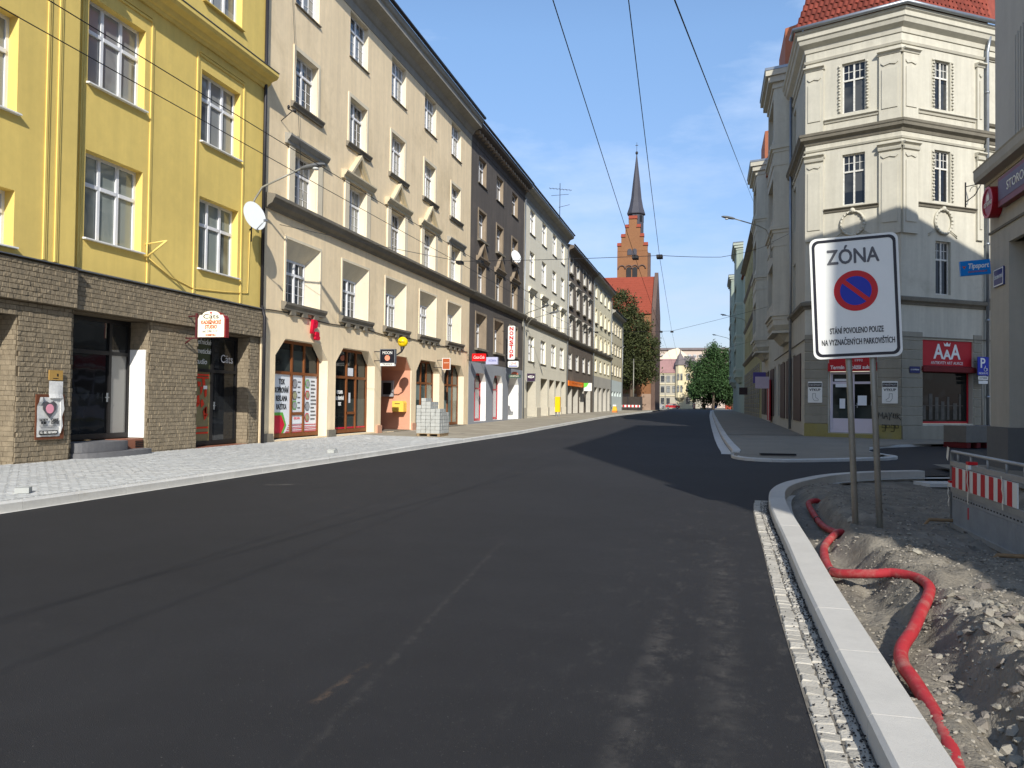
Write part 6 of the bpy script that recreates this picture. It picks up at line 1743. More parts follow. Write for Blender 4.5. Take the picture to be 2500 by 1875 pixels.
part('plate', MB().box(0, .36, -.012, .012, 0, .21), mat('brass', srgb(188, 150, 84), .45, .08, 4, metal=.3), pb); part('engraving', MB().box(.10, .24, -.015, -.012, .03, .045).box(.2, .24, -.015, -.012, .08, .14), M_ink, pb)
pn = thing('paper_notice', 'curled white paper notice between the brass plate and the torn poster', 'notice', (LX + .19, 13.84, 1.52), math.pi / 2)
m_ = MB()
for i in range(5):
    for j in range(4):
        f_ = lambda a, b: (a * .074, -.01 - .03 * math.sin(a / 5 * 3.14) * (1 - b / 4) - .02 * (1 if b == 0 else 0), b * .09)
        m_.poly([f_(i, j), f_(i + 1, j), f_(i + 1, j + 1), f_(i, j + 1)], 0, True)
part('sheet', m_, M_paper, pn)
# red script letters
pa = thing('script_sign', 'crimson three-dimensional script letters on the beige wall above the copy shop', 'sign', (LX + .12, 25.45, 3.98), math.pi / 2)
lettering(pa, 'P', .62, M_crim, -.12, 0, .10, ext=.05, bold=.035, shear=.2, width=.42); lettering(pa, 'a', .5, M_crim, .14, 0, -.14, ext=.05, bold=.03, width=.32)
# tobacconist
mo = plain_sign('tobacconist_sign', 'black square hanging sign reading MOON TRAFIKA', -12.98, 30.84, 3.40, .62, .54, M_signblack, [('MOON', .17, M_whitep, 0, .13, .42, {})], t=.16, edge=M_zinc, bracket=-1)
part('moon_disc', MB().prism(disc(.115, 0, -.08, 24), 'y', -.088, -.083), mat('moon_orange', srgb(232, 140, 110), .5, .15, 12), mo)
part('lower_panel', MB().box(-.31, .31, -.081, .081, -.41, -.30), M_signwhite, mo); lettering(mo, 'TRAFIKA', .10, M_ink, 0, -.085, -.355, width=.42)
bs_ = thing('globe_sign', 'round yellow globe sign above the salmon passage', 'sign', (-12.99, 32.45, 4.11))
m_ = MB(); m_.lathe([(.225 * math.sin(math.pi * k / 12) + .002, -.225 * math.cos(math.pi * k / 12)) for k in range(13)], 20); part('globe', m_, mat('yellow_globe', srgb(238, 204, 20), .35, .03), bs_)
m_ = MB(); m_.tube([(-.6, 0, -.55), (-.25, 0, -.55), (-.05, 0, -.42), (0, 0, -.2)], [.03, .03, .04, .11], 8); part('bracket', m_, M_dark_metal, bs_)
lettering(bs_, 'Západ', .11, M_ink, 0, -.232, 0, width=.34)
plain_sign('shop_plate', 'small brown framed hanging sign between the last two arched shopfronts', -13.1, 38.72, 3.47, .38, .54, mat('brown_sign', srgb(168, 86, 48), .5, .1), [('VSTUP', .08, M_cream, 0, .05, .26, {})], t=.06, edge=M_signwhite, bracket=-1)
mbx = thing('mailbox', 'yellow letter box mounted inside the salmon passage', 'letter box', (-14.1, 34.95, 1.05))
part('box', MB().prism([(-.28, 0), (.28, 0), (.28, .42), (.22, .50), (-.28, .50)], 'y', -.22, .18), mat('postal_yellow', srgb(236, 196, 84), .5, .04), mbx); part('slot', MB().box(-.16, .1, -.226, -.221, .36, .39), M_ink, mbx)
ip = thing('info_panel', 'dark framed notice panel on the salmon passage wall', 'notice board', (-14.75, 35.02, 1.75))
part('panel', MB().box(-.3, .3, -.05, .1, 0, .75), M_greypaint, ip); part('screen', MB().box(-.2, .2, -.056, -.051, .1, .65), M_ink, ip)
# pallet with paving blocks
M_wood = mat('pallet_wood', srgb(150, 128, 98), .9, .15, 4)
M_block = mat('grey_paving_block', srgb(168, 170, 166), .9, .05, 3, rnd=.07, bump=.3, bscale=80)
pt = thing('pallet', 'wooden pallet on the left pavement carrying the stacked paving blocks', 'pallet', (-10.98, 30.85, .14), rad(2))
for k in range(6): part('deck_board', MB().box(-.5, .5, -.6 + k * .21, -.48 + k * .21, .10, .122), M_wood, pt)
for x in (-.48, -.05, .38): part('bearer', MB().box(x, x + .1, -.6, .6, .0, .098), M_wood, pt)
bm = MB(); e = .006; w_, d_, h_ = .196, .096, .14
bm = MB().box(-.092, .092, -.112, .112, 0, .128).box(-.086, .086, -.106, .106, .128, .134); bme = bm.mesh('paving_block', M_block)
lab = 'grey concrete paving block stacked on the wooden pallet'
for L in range(10):
    for i in range(5):
        for j in range(5):
            if L >= 7 and (i > 2 or j > 3): continue
            if L >= 6 and i > 3 and j > 2: continue
            if L >= 8 and (i > 2 or i == 0): continue
            if L == 9 and (i != 1 or j > 2): continue
            if L < 6 and 0 < i < 4 and 0 < j < 4: continue
            o = obj('paving_block', bme); tag(o, lab, 'paving block', 'grey paving blocks stacked on the pallet')
            o.location = (-10.98 - .4 + i * .2 + RN.uniform(-.006, .006), 30.85 - .48 + j * .24 + RN.uniform(-.008, .008), .14 + .124 + L * .142); o.rotation_euler = (0, 0, RN.uniform(-.03, .03))
for k, (x, y, l_) in enumerate(((-9.75, 19.5, 'grey kerb block lying by the left kerb beyond the hair studio'), (-9.95, 19.9, 'second grey block lying flat behind the loose kerb block'), (-9.7, 9.6, 'loose paver tipped beside the left kerb near the left edge'))):
    o = obj('loose_block', bme); tag(o, l_, 'paving block'); o.location = (x, y, .15); o.rotation_euler = (0, 0, .3 * k); o.scale = (1, 1, .6)
# signs on the dark house and beyond
M_coke = mat('soft_drink_red', srgb(226, 20, 24), .35, .02)
plain_sign('red_drinks_sign', 'bright red drinks sign with white script on the dark house', -12.9, 43.95, 4.10, .80, .42, M_coke, [('Coca-Cola', .24, M_whitep, 0, 0, .64, dict(shear=.35))], t=.16, bracket=-1)
plain_sign('shop_light_box', 'pale lilac shop light box with red end next to the red drinks sign', -12.92, 46.81, 4.06, .74, .44, mat('lilac_box', srgb(176, 178, 206), .4, .05), [('VEČERKA', .16, mat('blue_ink', srgb(60, 70, 150), .5, 0), .04, 0, .5, {})], t=.2, bracket=-1)
ns = plain_sign('nonstop_sign', 'tall white vertical sign with red letters NONSTOP', -12.96, 51.84, 5.54, .48, 2.26, M_signwhite, [], t=.16, shape=rrect(.48, 2.26, .10), bracket=-1)
for k, c_ in enumerate('NONSTOP'): lettering(ns, c_, .34, M_signr, 0, -.09, .92 - k * .305, bold=.014, width=.27)
gs = plain_sign('grill_sign', 'small white rounded sign with red script under the vertical sign', -12.83, 51.84, 4.10, .72, .42, M_signwhite, [('Grill', .22, M_signr, 0, .04, .4, dict(shear=.3))], t=.12, shape=rrect(.72, .42, .08))
part('blue_stripe', MB().box(-.3, .3, -.066, -.061, -.16, -.10), M_signblue, gs)
pu = plain_sign('pub_sign', 'green pub sign with a rounded orange top over the dark doorway', -12.9, 52.57, 3.32, .8, .22, mat('pub_green', srgb(64, 88, 76), .5, .05), [('HOSPODA', .12, M_cream, 0, 0, .6, {})], t=.14)
part('orange_top', MB().prism([(.24 * math.cos(math.pi * k / 10), .112 + .2 * math.sin(math.pi * k / 10)) for k in range(11)], 'y', -.06, .06), mat('pub_orange', srgb(196, 110, 84), .5, .05), pu)
oz = plain_sign('insurance_sign', 'small square purple sign with white oval lettering on the pale house', -13.0, 58.12, 3.42, .58, .56, mat('aubergine', srgb(60, 40, 64), .4, .04), [('OZP', .17, M_ink, 0, .05, .34, dict(bold=.006))], t=.12, edge=M_zinc)
part('white_oval', MB().prism([(.24 * math.cos(2 * math.pi * k / 20), .05 + .10 * math.sin(2 * math.pi * k / 20)) for k in range(20)], 'y', -.0645, -.0635), M_signwhite, oz)
ob = thing('orange_banner', 'long orange shop banner above the patchy dark house shopfront', 'banner', (LX + .12, 82.0, 3.5), math.pi / 2)
part('panel', MB().box(-5, 5, -.04, .06, -.25, .25), mat('orange_panel', srgb(244, 120, 16), .5, .04), ob); lettering(ob, 'POTRAVINY', .28, mat('brown_ink', srgb(150, 60, 10), .5, 0), 0, -.045, 0, width=6)
ws = plain_sign('green_white_sign', 'white hanging sign with a green leaf corner beside the orange banner', -12.87, 85.6, 3.3, .86, .86, M_signwhite, [], t=.14, bracket=-1)
part('green_corner', MB().prism([(-.43, .43), (-.43, -.1), (-.1, .05), (.1, .43)], 'y', -.078, -.073), mat('leaf_green', srgb(96, 196, 66), .5, .04), ws)
for k, (x0_, x1_, y_) in enumerate(((68.3, 70.0, 0), (71.2, 72.9, 1))):
    o = thing('orange_poster', ('orange poster strip in the third window of the pale house', 'orange poster strip in the fourth window of the pale house')[k], 'poster', (LX - .66, (x0_ + x1_) / 2, 3.0), math.pi / 2)
    part('sheet', MB().box(-.75, .75, -.02, .0, -.22, .28), mat('orange_panel', srgb(244, 120, 16), .5, .04), o)
yb_ = thing('yellow_box', 'tall yellow letter box on a post before the pale house', 'letter box', (-12.6, 66.8, .14 + zg(66.8)))
part('box', MB().prism(rrect(.42, 1.3, .06, 4, 0, 1.05), 'y', -.2, .2), mat('postal_yellow2', srgb(246, 190, 10), .45, .03), yb_); part('post', MB().box(-.16, -.08, -.05, .05, 0, .41).box(.08, .16, -.05, .05, 0, .41), M_zinc, yb_)
# dishes
def dish(name, label, x, y, z, r, rz, tilt):
    o = thing(name, label, 'satellite dish', (x, y, z), 0)
    F = Matrix.Rotation(rz, 4, 'Z') @ Matrix.Rotation(tilt, 4, 'X')
    m_ = MB(); prof = [(r * k / 8 + .002, -.18 * r * (k / 8) ** 2 + .18 * r) for k in range(9)]
    m_.lathe(prof, 32, axis='y'); part('reflector', m_, mat('dish_white', srgb(226, 230, 230), .45, .03), o, F)
    m_ = MB(); m_.tube([(0, .0, -r * .98), (.05, -.75 * r, -.55 * r)], .015, 6); m_.box(-.0, .1, -.85 * r, -.7 * r, -.62 * r, -.5 * r); part('feed_arm', m_, M_zinc, o, F)
    m_ = MB(); m_.tube([(0, .1, 0), (-.25, .25, -.3), (-.35, .3, -.35)], .025, 6); m_.tube([(-.28, .28, -.7), (-.28, .28, -.1)], .02, 6); part('wall_arm', m_, M_dark_metal, o)
    return o
dish('satellite_dish', 'big white satellite dish at the joint of the yellow and beige houses', -13.05, 20.85, 6.95, .43, rad(76), rad(-12))
dish('satellite_dish', 'small white satellite dish on the dark house', -13.2, 53.8, 11.7, .46, rad(60), rad(-14))
# street lamps on wall arms
def lamp(label, base, tip, drop, y_bend=None):
    b = Vector(base); t = Vector(tip)
    o = thing('street_lamp', label, 'street lamp', base, 0, 'wall-mounted street lamps')
    d = t - b; hl = .72
    dirh = Vector((d.x, d.y, 0)).normalized(); hs_ = t - dirh * hl
    m_ = MB(); rise = d.z
    p = [Vector((0, 0, -drop)), Vector((0, 0, 0)) + dirh * .05, dirh * .30 + Vector((0, 0, rise * .42)), dirh * .7 + Vector((0, 0, rise * .62)), (hs_ - b)]
    m_.tube(p, .032, 8); part('arm', m_, M_post, o)
    m_ = MB(); h0 = hs_ - b; sgn = dirh
    side_ = Vector((-dirh.y, dirh.x, 0))
    rings = []
    for k, (u_, w_, zt_, zb_) in enumerate(((0, .05, .05, -.03), (.14, .10, .085, -.055), (.4, .14, .10, -.06), (.62, .12, .08, -.035), (.74, .04, .045, -.01))):
        c_ = h0 + dirh * u_ + Vector((0, 0, u_ * .16))
        rings.append([c_ + side_ * (w_ * math.cos(a_)) + Vector((0, 0, (zt_ if math.sin(a_) > 0 else -zb_) * math.sin(a_))) for a_ in [2 * math.pi * q / 10 for q in range(10)]])
    for i in range(4):
        for q in range(10): m_.poly([rings[i][q], rings[i][(q + 1) % 10], rings[i + 1][(q + 1) % 10], rings[i + 1][q]], 0, True)
    m_.poly(rings[0]); m_.poly(rings[-1]); part('head', m_, mat('lamp_grey', srgb(96, 98, 100), .5, .08), o)
    l_ = h0 + dirh * .45 + Vector((0, 0, .02)); m_ = MB(); m_.lathe([(.02, -.065), (.09, -.05), (.10, 0)], 10, tuple(l_)); part('lens', m_, mat('lamp_lens', srgb(190, 192, 190), .3, .02), o)
    m_ = MB(); m_.box(-.06, .06, -.06, .06, -drop - .15, -drop + .2); part('wall_plate', m_, M_post, o)
    return o
lamp('street lamp reaching over the street from behind the big satellite dish', (-13.45, 21.35, 7.55), (-11.3, 21.75, 8.50), .35)
lamp('street lamp on the joint of the dark and pale houses', (-13.45, 57.2, 7.8), (-11.2, 55.4, 8.35), .5)
lamp('second street lamp just behind the one on the dark and pale houses', (-13.45, 58.6, 7.5), (-11.0, 58.2, 8.2), .5)
lamp('street lamp on the left row far down by the cream house', (-13.45, 110.0, 8.2), (-11.4, 109, 9.2), .5)
lamp('nearest street lamp on the right row, fixed to the first oriel', (3.25, 46.9, 11.0), (.55, 46.4, 12.05), 1.0)
lamp('street lamp on the right row at the olive house', (4.15, 100, 11.4), (1.1, 99, 12.3), .6)
lamp('farthest street lamp, on the grey-green house', (3.3, 140, 12.2), (.2, 139, 13.3), .6)
# signs on the right
def wall_sign_c(name, label, F, x0, x1, z0, z1, m, y=-.05, cat='sign', t=.02):
    mw_ = Matrix.Translation(PL) @ F @ Matrix.Translation(((x0 + x1) / 2, y, (z0 + z1) / 2))
    o = bpy.data.objects.new(name, None); col.objects.link(o); o.matrix_world = mw_; tag(o, label, cat)
    part('panel', MB().prism(rrect(x1 - x0, z1 - z0, .03, 3), 'y', -t / 2, t / 2), m, o); return o
for k, (a, b, l_) in enumerate(((.16, .80, 'left'), (3.35, 3.99, 'right'))):
    s_ = wall_sign_c('buying_sign', 'white antiques buying sign with a drawn boot, %s of the shop door' % l_, FC, a, b, 1.70, 2.68, M_signwhite)
    part('black_header', MB().box(-.30, .30, -.016, -.011, .24, .42), M_ink, s_); lettering(s_, 'STAROŽITNOSTI', .11, M_whitep, 0, -.018, .33, width=.54); lettering(s_, 'VÝKUP', .16, M_ink, 0, -.013, .10, width=.50, bold=.003)
    f_ = 1 if k == 0 else -1
    part('boot_drawing', MB().tube([(f_ * x, -.014, z) for x, z in ((-.10, -.06), (.02, -.06), (.03, -.24), (.16, -.34), (.14, -.40), (-.02, -.40), (-.10, -.28), (-.10, -.06))], .007, 5), M_ink, s_)
s_ = wall_sign_c('street_name_plate', 'dark blue street name plate left of the antiques window', FS, .42, 1.0, 3.05, 3.34, mat('plate_blue', srgb(24, 34, 92), .4, .04), -.06); lettering(s_, 'S. K. NEUMANNA', .09, M_whitep, 0, -.013, 0, width=.48)
s_ = wall_sign_c('parking_sign', 'blue reserved parking sign with wheelchair symbol by the drainpipe', FS, 4.12, 4.80, 3.02, 3.86, M_signblue, -.32, 'road sign')
lettering(s_, 'P', .62, M_whitep, -.04, -.014, .12, bold=.012); lettering(s_, 'RÉSERVÉ', .13, M_whitep, 0, -.014, -.33, width=.54)
part('wheelchair_symbol', MB().tube([(.12, -.014, .02), (.12, -.014, -.1), (.22, -.014, -.1), (.26, -.014, -.2)], .016, 5).tube([(.13 + .09 * math.cos(a_), -.014, -.14 + .09 * math.sin(a_)) for a_ in [rad(120 + 24 * q) for q in range(11)]], .013, 5), M_whitep, s_)
part('lower_plate', MB().box(-.30, .30, -.01, .01, -.62, -.46).box(-.28, .28, -.01, .01, -.80, -.66), M_signwhite, s_); lettering(s_, '5T7 0374', .11, M_ink, 0, -.014, -.54, width=.46)
part('post', MB().tube([(.0, .05, -3.2), (.0, .05, .4)], .03, 8), M_post, s_)
tp = plain_sign('betting_sign', 'light blue projecting betting shop sign at the grey building corner', 6.28, 21.72, 4.99, .66, .36, mat('betting_blue', srgb(10, 132, 214), .4, .03), [('Tipsport', .17, M_whitep, .06, .04, .46, dict(shear=.2, bold=.005)), ('SÁZKOVÁ KANCELÁŘ', .06, M_orange_ink, .04, -.10, .42, {})], t=.10)
part('logo', MB().prism([(-.29, .06), (-.25, -.02), (-.20, .06), (-.24, .04)], 'y', -.056, -.052), M_orange_ink, tp)
tp.rotation_euler = (0, rad(-4), 0)
sp_ = thing('street_name_plate', 'blue street name plate on the grey building pillar', 'sign', (6.73, 21.45, 4.71), -math.pi / 2)
part('panel', MB().box(-.34, .34, -.02, .01, -.22, .22), mat('plate_blue2', srgb(54, 62, 120), .4, .04), sp_); part('border', ring_plate(rrect(.66, .42, .02, 2), rrect(.60, .36, .02, 2), -.024, -.0205), M_whitep, sp_); lettering(sp_, 'ČESKOBRATRSKÁ', .12, M_whitep, 0, -.022, 0, width=.56)
os_ = thing('brewery_sign', 'round red brewery sign with lettering on the grey building under the canopy ledge', 'sign', (6.66, 21.55, 6.55), -math.pi / 2)
m_ = MB(); m_.prism(disc(.38, 0, 0, 32), 'y', -.14, .08); part('case', m_, mat('brewery_red', srgb(160, 22, 34), .35, .05), os_)
part('rim', ring_plate(disc(.38, 0, 0, 32), disc(.32, 0, 0, 32), -.16, -.142), mat('brewery_red_light', srgb(190, 40, 48), .35, .05), os_)
lettering(os_, 'OSTRAVAR', .16, M_cream, 0, -.145, -.04, width=.58); part('tower_emblem', MB().prism([(-.10, .04), (.10, .04), (.08, .22), (.03, .16), (0, .27), (-.03, .16), (-.08, .22)], 'y', -.146, -.141), M_cream, os_)
bx = thing('brewery_light_box', 'red light box with a dim band running on from the round brewery sign', 'sign', (6.68, 19.6, 6.62), -math.pi / 2)
part('case', MB().box(-1.45, 2.2, -.10, .06, -.32, .36), mat('brewery_dark_red', srgb(120, 24, 32), .4, .06), bx); part('band', MB().box(-1.4, 2.15, -.106, -.101, -.18, .28), mat('brewery_band', srgb(92, 70, 90), .4, .15, 3), bx); lettering(bx, 'STOROČKA', .3, M_cream, .0, -.11, .04, width=1.7)
for (x, y, z, l_, m_c, tx) in ((3.5, 62, 3.6, 'purple hanging shop sign on the right row', mat('purple_sign', srgb(84, 74, 140), .5, .08), ''), (3.4, 57, 3.1, 'pinkish white hanging sign in front of the purple one', mat('pinkish_sign', srgb(190, 176, 190), .5, .06), ''), (3.5, 92, 3.1, 'small dark hanging sign with an orange picture farther down the right row', mat('dark_sign', srgb(60, 44, 44), .5, .3, 3), '')):
    plain_sign('hanging_sign', l_, x, y, z, .9, .8, m_c, [], t=.12)
rs_ = thing('red_striped_panel', 'red and white striped shop panel on the right row pavement', 'shop panel', (4.1, 60.5, .2 + zg(60)), -math.pi / 2)
for k in range(6): part('stripe', MB().box(-1.2 + k * .4, -.82 + k * .4, -.06, .02, 0.1, 3.0), [mat('shop_red2', srgb(170, 30, 44), .6, .05), M_whitep][k % 4 == 3], rs_)

# iron sign bracket on the lit face
ib = bpy.data.objects.new('sign_bracket', None); col.objects.link(ib); ib.matrix_world = Matrix.Translation(PL) @ FS @ Matrix.Translation((3.75, 0, 11.2)); tag(ib, 'black wrought-iron sign bracket on the corner house side face', 'bracket')
m_ = MB(); m_.tube([(0, -.03, -.6), (0, -.03, .6)], .03, 6); m_.tube([(0, -.03, .4), (0, -.9, .35)], .02, 6); m_.tube([(0, -.03, -.3), (0, -.5, -.1), (0, -.8, .3)], .02, 6); m_.tube([(0, -.45 + .2 * math.cos(a_), .12 + .2 * math.sin(a_)) for a_ in [rad(30 * q) for q in range(10)]], .014, 5); part('scroll', m_, M_black, ib)

# ------------------------------------------------------------------ barrier and other site things
br = thing('crowd_barrier', 'grey metal site barrier with red and white striped board on the dug-up ground', 'barrier', (3.05, 11.5, -.03), -math.pi / 2)
M_bar = mat('galvanised_rail', srgb(158, 160, 160), .5, .12, 4, metal=.4)
BL = 2.7
m_ = MB(); m_.tube([(0, 0, 0), (0, 0, .98), (.03, 0, 1.01), (BL - .03, 0, 1.01), (BL, 0, .98), (BL, 0, 0)], .021, 8); part('frame', m_, M_bar, br)
for z in (.86, .52, .06): part('rail', MB().box(.02, BL - .02, -.02, .02, z - .03, z + .03), M_bar, br)
for x in (.28, .80, 1.4, 2.0, 2.5): part('upright', MB().tube([(x, 0, .885), (x, 0, 1.0)], .014, 6), M_bar, br)
board = part('striped_board', MB().box(.16, BL - .3, -.035, -.022, .565, .82), M_signwhite, br)
for k in range(8): obj('red_stripe', MB().box(.16 + k * .28, .30 + k * .28, -.0385, -.0355, .5655, .8195).mesh('red_stripe', mat('stripe_red', srgb(186, 20, 34), .5, .05)), board)
sheet = MB(); sheet.box(.03, BL - .03, -.006, .006, .40, .485); pn_ = part('slotted_strip', sheet, mat('grey_infill', srgb(146, 150, 154), .55, .12, 3, streak=.1), br)
bar_me = MB().box(-.007, .007, -.004, .004, .085, .398).mesh('infill_bar', M_bar)
for k in range(66): obj('infill_bar', bar_me, br, loc=(.05 + k * .04, 0, 0))
m_ = MB()
for k in range(26): m_.box(.12 + k * .1, .155 + k * .1, -.012, -.007, .43, .445)
obj('slots', m_.mesh('slots', M_ink), pn_)
for x in (.06, BL - .1):
    m_ = MB(); m_.tube([(x, -.42, -.06), (x, -.28, .12), (x, .28, .12), (x, .42, -.06)], .022, 8); part('foot', m_, mat('rusty_foot', srgb(132, 106, 76), .7, .2, 6), br)
M_tape = mat('tape_white', srgb(224, 222, 214), .5, .08)
m_ = MB()
for (x, z0_, z1_) in ((.82, .42, .86), (.02, .30, .58), (2.0, .5, .86)):
    pts = [(x + .02 * math.sin(q), -.045 - .01 * (q % 2), z0_ + (z1_ - z0_) * q / 5) for q in range(6)]
    for p, q in zip(pts[:-1], pts[1:]): m_.poly([p, (p[0] + .035, p[1], p[2]), (q[0] + .035, q[1], q[2]), q])
m_.poly([(-.13, -.03, .92), (-.05, -.03, .88), (.05, -.04, 1.06), (-.04, -.04, 1.07)]); m_.box(.78, .88, -.05, .05, .84, .89); m_.box(-.03, .05, -.03, .03, .55, .6)
part('barrier_tape', m_, M_tape, br)
pieces('red_tape', [(.785, .875, -.052, .052, .895, .93), (-.035, .055, -.034, .034, .605, .63), (.845, .875, -.052, -.046, .24, .38)], M_redink, br)
# further rubble: board, flat slab
sl = thing('concrete_slab', 'pale concrete slab lying at the far edge of the dug-up ground', 'slab', (4.75, 18.6, dirt_z(4.75, 18.6) + .03), .3)
part('slab', MB().box(-.45, .45, -.3, .3, 0, .07), M_kerb, sl)
mc = thing('manhole_frame', 'black iron bar lying on the pavement corner beyond the side street', 'iron bar', (1.9, 24.4, .11), .1)
part('bar', MB().box(-.5, .5, -.1, .1, 0, .05), M_black, mc)
# packs of wrapped blocks by the corner house
for k, (x, y, l_) in enumerate(((9.6, 34.2, 'grey pallet load wrapped in film before the antiques window'), (10.8, 35.1, 'bluish wrapped pallet load right of the grey one'))):
    o = thing('wrapped_load', l_, 'pallet load', (x, y, .0), ang_s)
    part('load', MB().box(-.62, .62, -.5, .5, .24, .86), mat(('wrapped_grey', 'wrapped_blue')[k], (srgb(112, 110, 104), srgb(70, 72, 88))[k], .35, .15, 3), o)
    for q in (-.6, -.1, .4): part('pallet_bearer', MB().box(q, q + .2, -.52, .52, .02, .22), mat('red_pallet', srgb(96, 26, 28), .8, .15), o)
# traffic boards, cars and poles at the far end
for k, (x, y, l_) in enumerate(((-4.4, 226, 'left of two orange-white warning boards at the street end'), (-2.0, 226, 'right of two orange-white warning boards at the street end'))):
    o = thing('warning_board', l_, 'traffic board', (x, y, zg(226)))
    part('board', MB().box(-.35, .35, -.03, .03, .25, 1.6), M_signwhite, o); part('stripes', MB().box(-.34, .34, -.036, -.031, .4, .7).box(-.34, .34, -.036, -.031, 1.0, 1.3), mat('warn_orange', srgb(226, 120, 80), .5, .03), o); part('foot', MB().box(-.4, .4, -.3, .3, 0, .2), M_black, o)
def car(label, x, y, m, rz):
    o = thing('parked_car', label, 'car', (x, y, zg(y)), rz)
    m_ = MB(); m_.prism([(-2.0, .3), (2.0, .3), (2.05, .75), (1.3, .9), (.75, 1.42), (-1.0, 1.45), (-1.75, .95), (-2.05, .85)], 'y', -.85, .85); part('body', m_, m, o)
    m_ = MB(); m_.prism([(1.15, .93), (.72, 1.36), (-.95, 1.38), (-1.55, .97)], 'y', -.858, .858); part('side_windows', m_, M_glass, o)
    for sx in (-1.25, 1.3):
        for sy in (-.78, .78):
            m_ = MB(); m_.lathe([(.2, -.09), (.32, -.08), (.32, .08), (.2, .09)], 14, (sx, sy, .32), axis='y'); w_ = part('wheel', m_, M_black, o); obj('rim', MB().lathe([(.19, -.095), (.19, .095)], 10, (sx, sy, .32), axis='y').mesh('rim', M_zinc), w_)
    for sy in (-.6, .6): part('headlight', MB().box(1.98, 2.07, sy - .18, sy + .18, .6, .74), M_signwhite, o)
    return o
car('red car parked at the far end of the street', -10.3, 228, mat('car_red', srgb(170, 24, 34), .3, .02, spec=.6), 0)
car('grey car parked left of the red car at the street end', -14.2, 226, mat('car_grey', srgb(150, 150, 152), .3, .02, spec=.6), .1)
for k, (x, y, h, l_) in enumerate(((-.7, 226, 10.0, 'thin grey lamp post before the far green trees'), (-12.2, 224, 8.5, 'thin pale post in front of the far turreted house'), (-12.4, 133, 8.5, 'thin grey post before the church tree'))):
    o = thing('pole', l_, 'post', (x, y, zg(y))); part('shaft', MB().tube([(0, 0, 0), (0, 0, h)], [.11, .06], 8), M_post, o); part('cap', MB().lathe([(.07, h), (.1, h + .1), (.02, h + .2)], 8), M_post, o)
bs2 = thing('blue_road_sign', 'round blue traffic sign at the far bend', 'road sign', (1.1, 222, zg(222))); part('disc', MB().prism(disc(.75, 0, 1.0, 20), 'y', -.03, .03), mat('far_blue', srgb(60, 120, 220), .4, .02), bs2); part('post', MB().tube([(0, .06, 0), (0, .06, 2.9)], .05, 6), M_post, bs2)
ym = thing('compactor', 'small yellow and orange site machine with white top on the far left pavement', 'site machine', (-11.4, 98, .15 + zg(98)))
part('base', MB().box(-.3, .3, -.35, .35, 0, .25), mat('machine_orange', srgb(190, 120, 60), .6, .1), ym); part('engine', MB().prism([(-.28, .25), (.3, .25), (.2, .75), (-.15, .78)], 'y', -.25, .25), mat('machine_yellow', srgb(226, 176, 50), .5, .05), ym); part('tank', MB().box(-.2, .18, -.2, .2, .785, .95), M_whitep, ym); part('handle_bar', MB().tube([(-.25, 0, .3), (-.6, 0, 1.0)], .03, 6), M_black, ym)
rw = thing('striped_barrier', 'low red and white plank barrier before the dark hoarding', 'barrier', (-12.6, 128.5, zg(128))); part('plank', MB().box(-1.7, 1.7, -.03, .03, .7, 1.05), M_signwhite, rw)
for k in range(6): part('stripe', MB().box(-1.65 + k * .58, -1.38 + k * .58, -.036, -.031, .71, 1.04), M_signr, rw)
for x in (-1.4, 1.4): part('leg', MB().box(x - .05, x + .05, -.3, .3, 0, .7), M_dark_metal, rw)
# aerial on the pale roof
an = thing('roof_aerial', 'spidery television aerial on the pale house roof', 'aerial', (-13.4, 71.0, 17.9)); m_ = MB(); m_.tube([(0, 0, 0), (0, 0, 3.6)], .03, 5); part('mast', m_, M_dark_metal, an)
m_ = MB(); m_.tube([(-1.0, 0, 3.2), (1.1, 0, 2.9)], .02, 5); m_.tube([(-.8, 0, 2.5), (.8, 0, 2.55)], .02, 5); m_.tube([(-.1, 0, 1.4), (.9, 0, 1.6)], .02, 5)
for k in range(7): m_.tube([(-.9 + k * .3, -.4, 3.17 - k * .043), (-.9 + k * .3, .4, 3.17 - k * .043)], .012, 4)
part('elements', m_, M_dark_metal, an)

# ------------------------------------------------------------------ trolley wires
def wire(name, label, pts, r=.011, sag=0.0, cat='wire', clamps=()):
    P = []
    for a, b in zip(pts[:-1], pts[1:]):
        a, b = Vector(a), Vector(b); n = 10
        for k in range(n):
            t = k / n; p = a.lerp(b, t); p.z -= sag * 4 * t * (1 - t) * (b - a).length / 25; P.append(p)
    P.append(Vector(pts[-1]))
    o = tag(obj(name, MB().tube(P, r, 5).mesh(name, M_cable)), label, cat)
    for c in clamps: obj('insulator', MB().box(c[0] - .09, c[0] + .09, c[1] - .16, c[1] + .16, c[2] - .03, c[2] + .06).mesh('insulator', M_black), o)
    return o
wire('contact_wire', 'outer left contact wire crossing in front of the yellow house', [(-7.85, -6, 6.0), (-7.85, 24.4, 6.0), (-7.7, 50, 6.0), (-7.6, 80, 6.05), (-7.9, 115, 6.1), (-8.6, 160, 6.2)], .0070, .03, clamps=[(-7.85, 24.4, 6.0), (-7.7, 50, 6.0)])
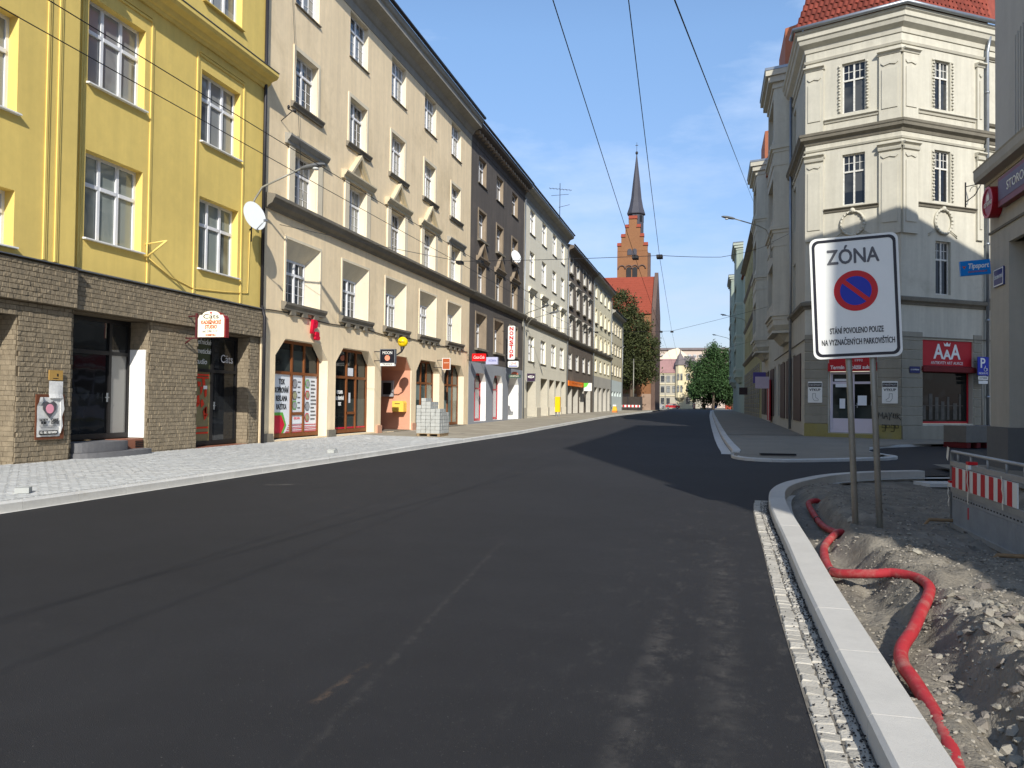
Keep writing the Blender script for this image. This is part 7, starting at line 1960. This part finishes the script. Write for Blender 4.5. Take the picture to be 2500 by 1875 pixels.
wire('contact_wire', 'inner left contact wire crossing in front of the yellow house', [(-7.18, -6, 6.0), (-7.18, 24.4, 6.0), (-7.0, 50, 6.0), (-6.9, 80, 6.05), (-7.2, 115, 6.1), (-7.9, 160, 6.2)], .0070, .03, clamps=[(-7.18, 24.4, 6.0), (-7.0, 50, 6.0)])
wire('contact_wire', 'left one of the two contact wires running down the sky to the church', [(-1.2, -6, 6.0), (-1.72, 8.6, 6.0), (-2.26, 24.5, 6.0), (-3.0, 50, 6.0), (-4.0, 85, 6.05), (-6, 140, 6.2)], .0065, .02, clamps=[(-2.26, 24.5, 6.0), (-3.0, 50, 6.0)])
wire('contact_wire', 'right one of the two contact wires running down the sky to the church', [(-.4, -6, 6.0), (-.90, 8.6, 6.0), (-1.53, 24.5, 6.0), (-2.34, 50, 6.0), (-3.3, 85, 6.05), (-5.3, 140, 6.2)], .0065, .02, clamps=[(-1.53, 24.5, 6.0), (-2.34, 50, 6.0)])
wire('guy_wire', 'third wire slanting from the top of the sky to the first oriel', [(-1.42, -6, 4.2 + 1.8), (-.42, 8.8, 6.0), (3.3, 66, 17.5)], .009, .0)
wire('span_wire', 'near span wire from the beige wall to the corner house', [(-13.55, 23.1, 7.2), (-7.85, 24.4, 6.06), (-2.26, 24.5, 6.05), (-1.53, 24.5, 6.06), (.3, 28.4, 6.65), (3.3, 46.6, 10.6)], .009, .1)
wire('span_wire', 'second span wire over the street by the dark house', [(-13.55, 49.5, 7.0), (-7.7, 50, 6.06), (-3.0, 50, 6.05), (-2.34, 50, 6.06), (4.2, 53, 8.0)], .009, .1)
wire('span_wire', 'far span wire over the street by the patchy dark house', [(-13.55, 85, 7.2), (-7.6, 85, 6.15), (-4.0, 85, 6.1), (-3.3, 85, 6.1), (4.2, 86, 8.2)], .009, .1)
pB = Matrix.Translation(PL) @ FS @ Vector((4.85, -.1, 14.1))
wire('stay_wire', 'stay wire slanting across the corner house front', [tuple(pB), (3.25, 46.2, 10.6)], .010, .1)
wire('stay_wire', 'thin stay wire dropping from the top of the beige house', [(-13.5, 23.2, 17.4), (-13.4, 23.9, 11.0), (-13.45, 24.5, 7.6)], .008, .0)
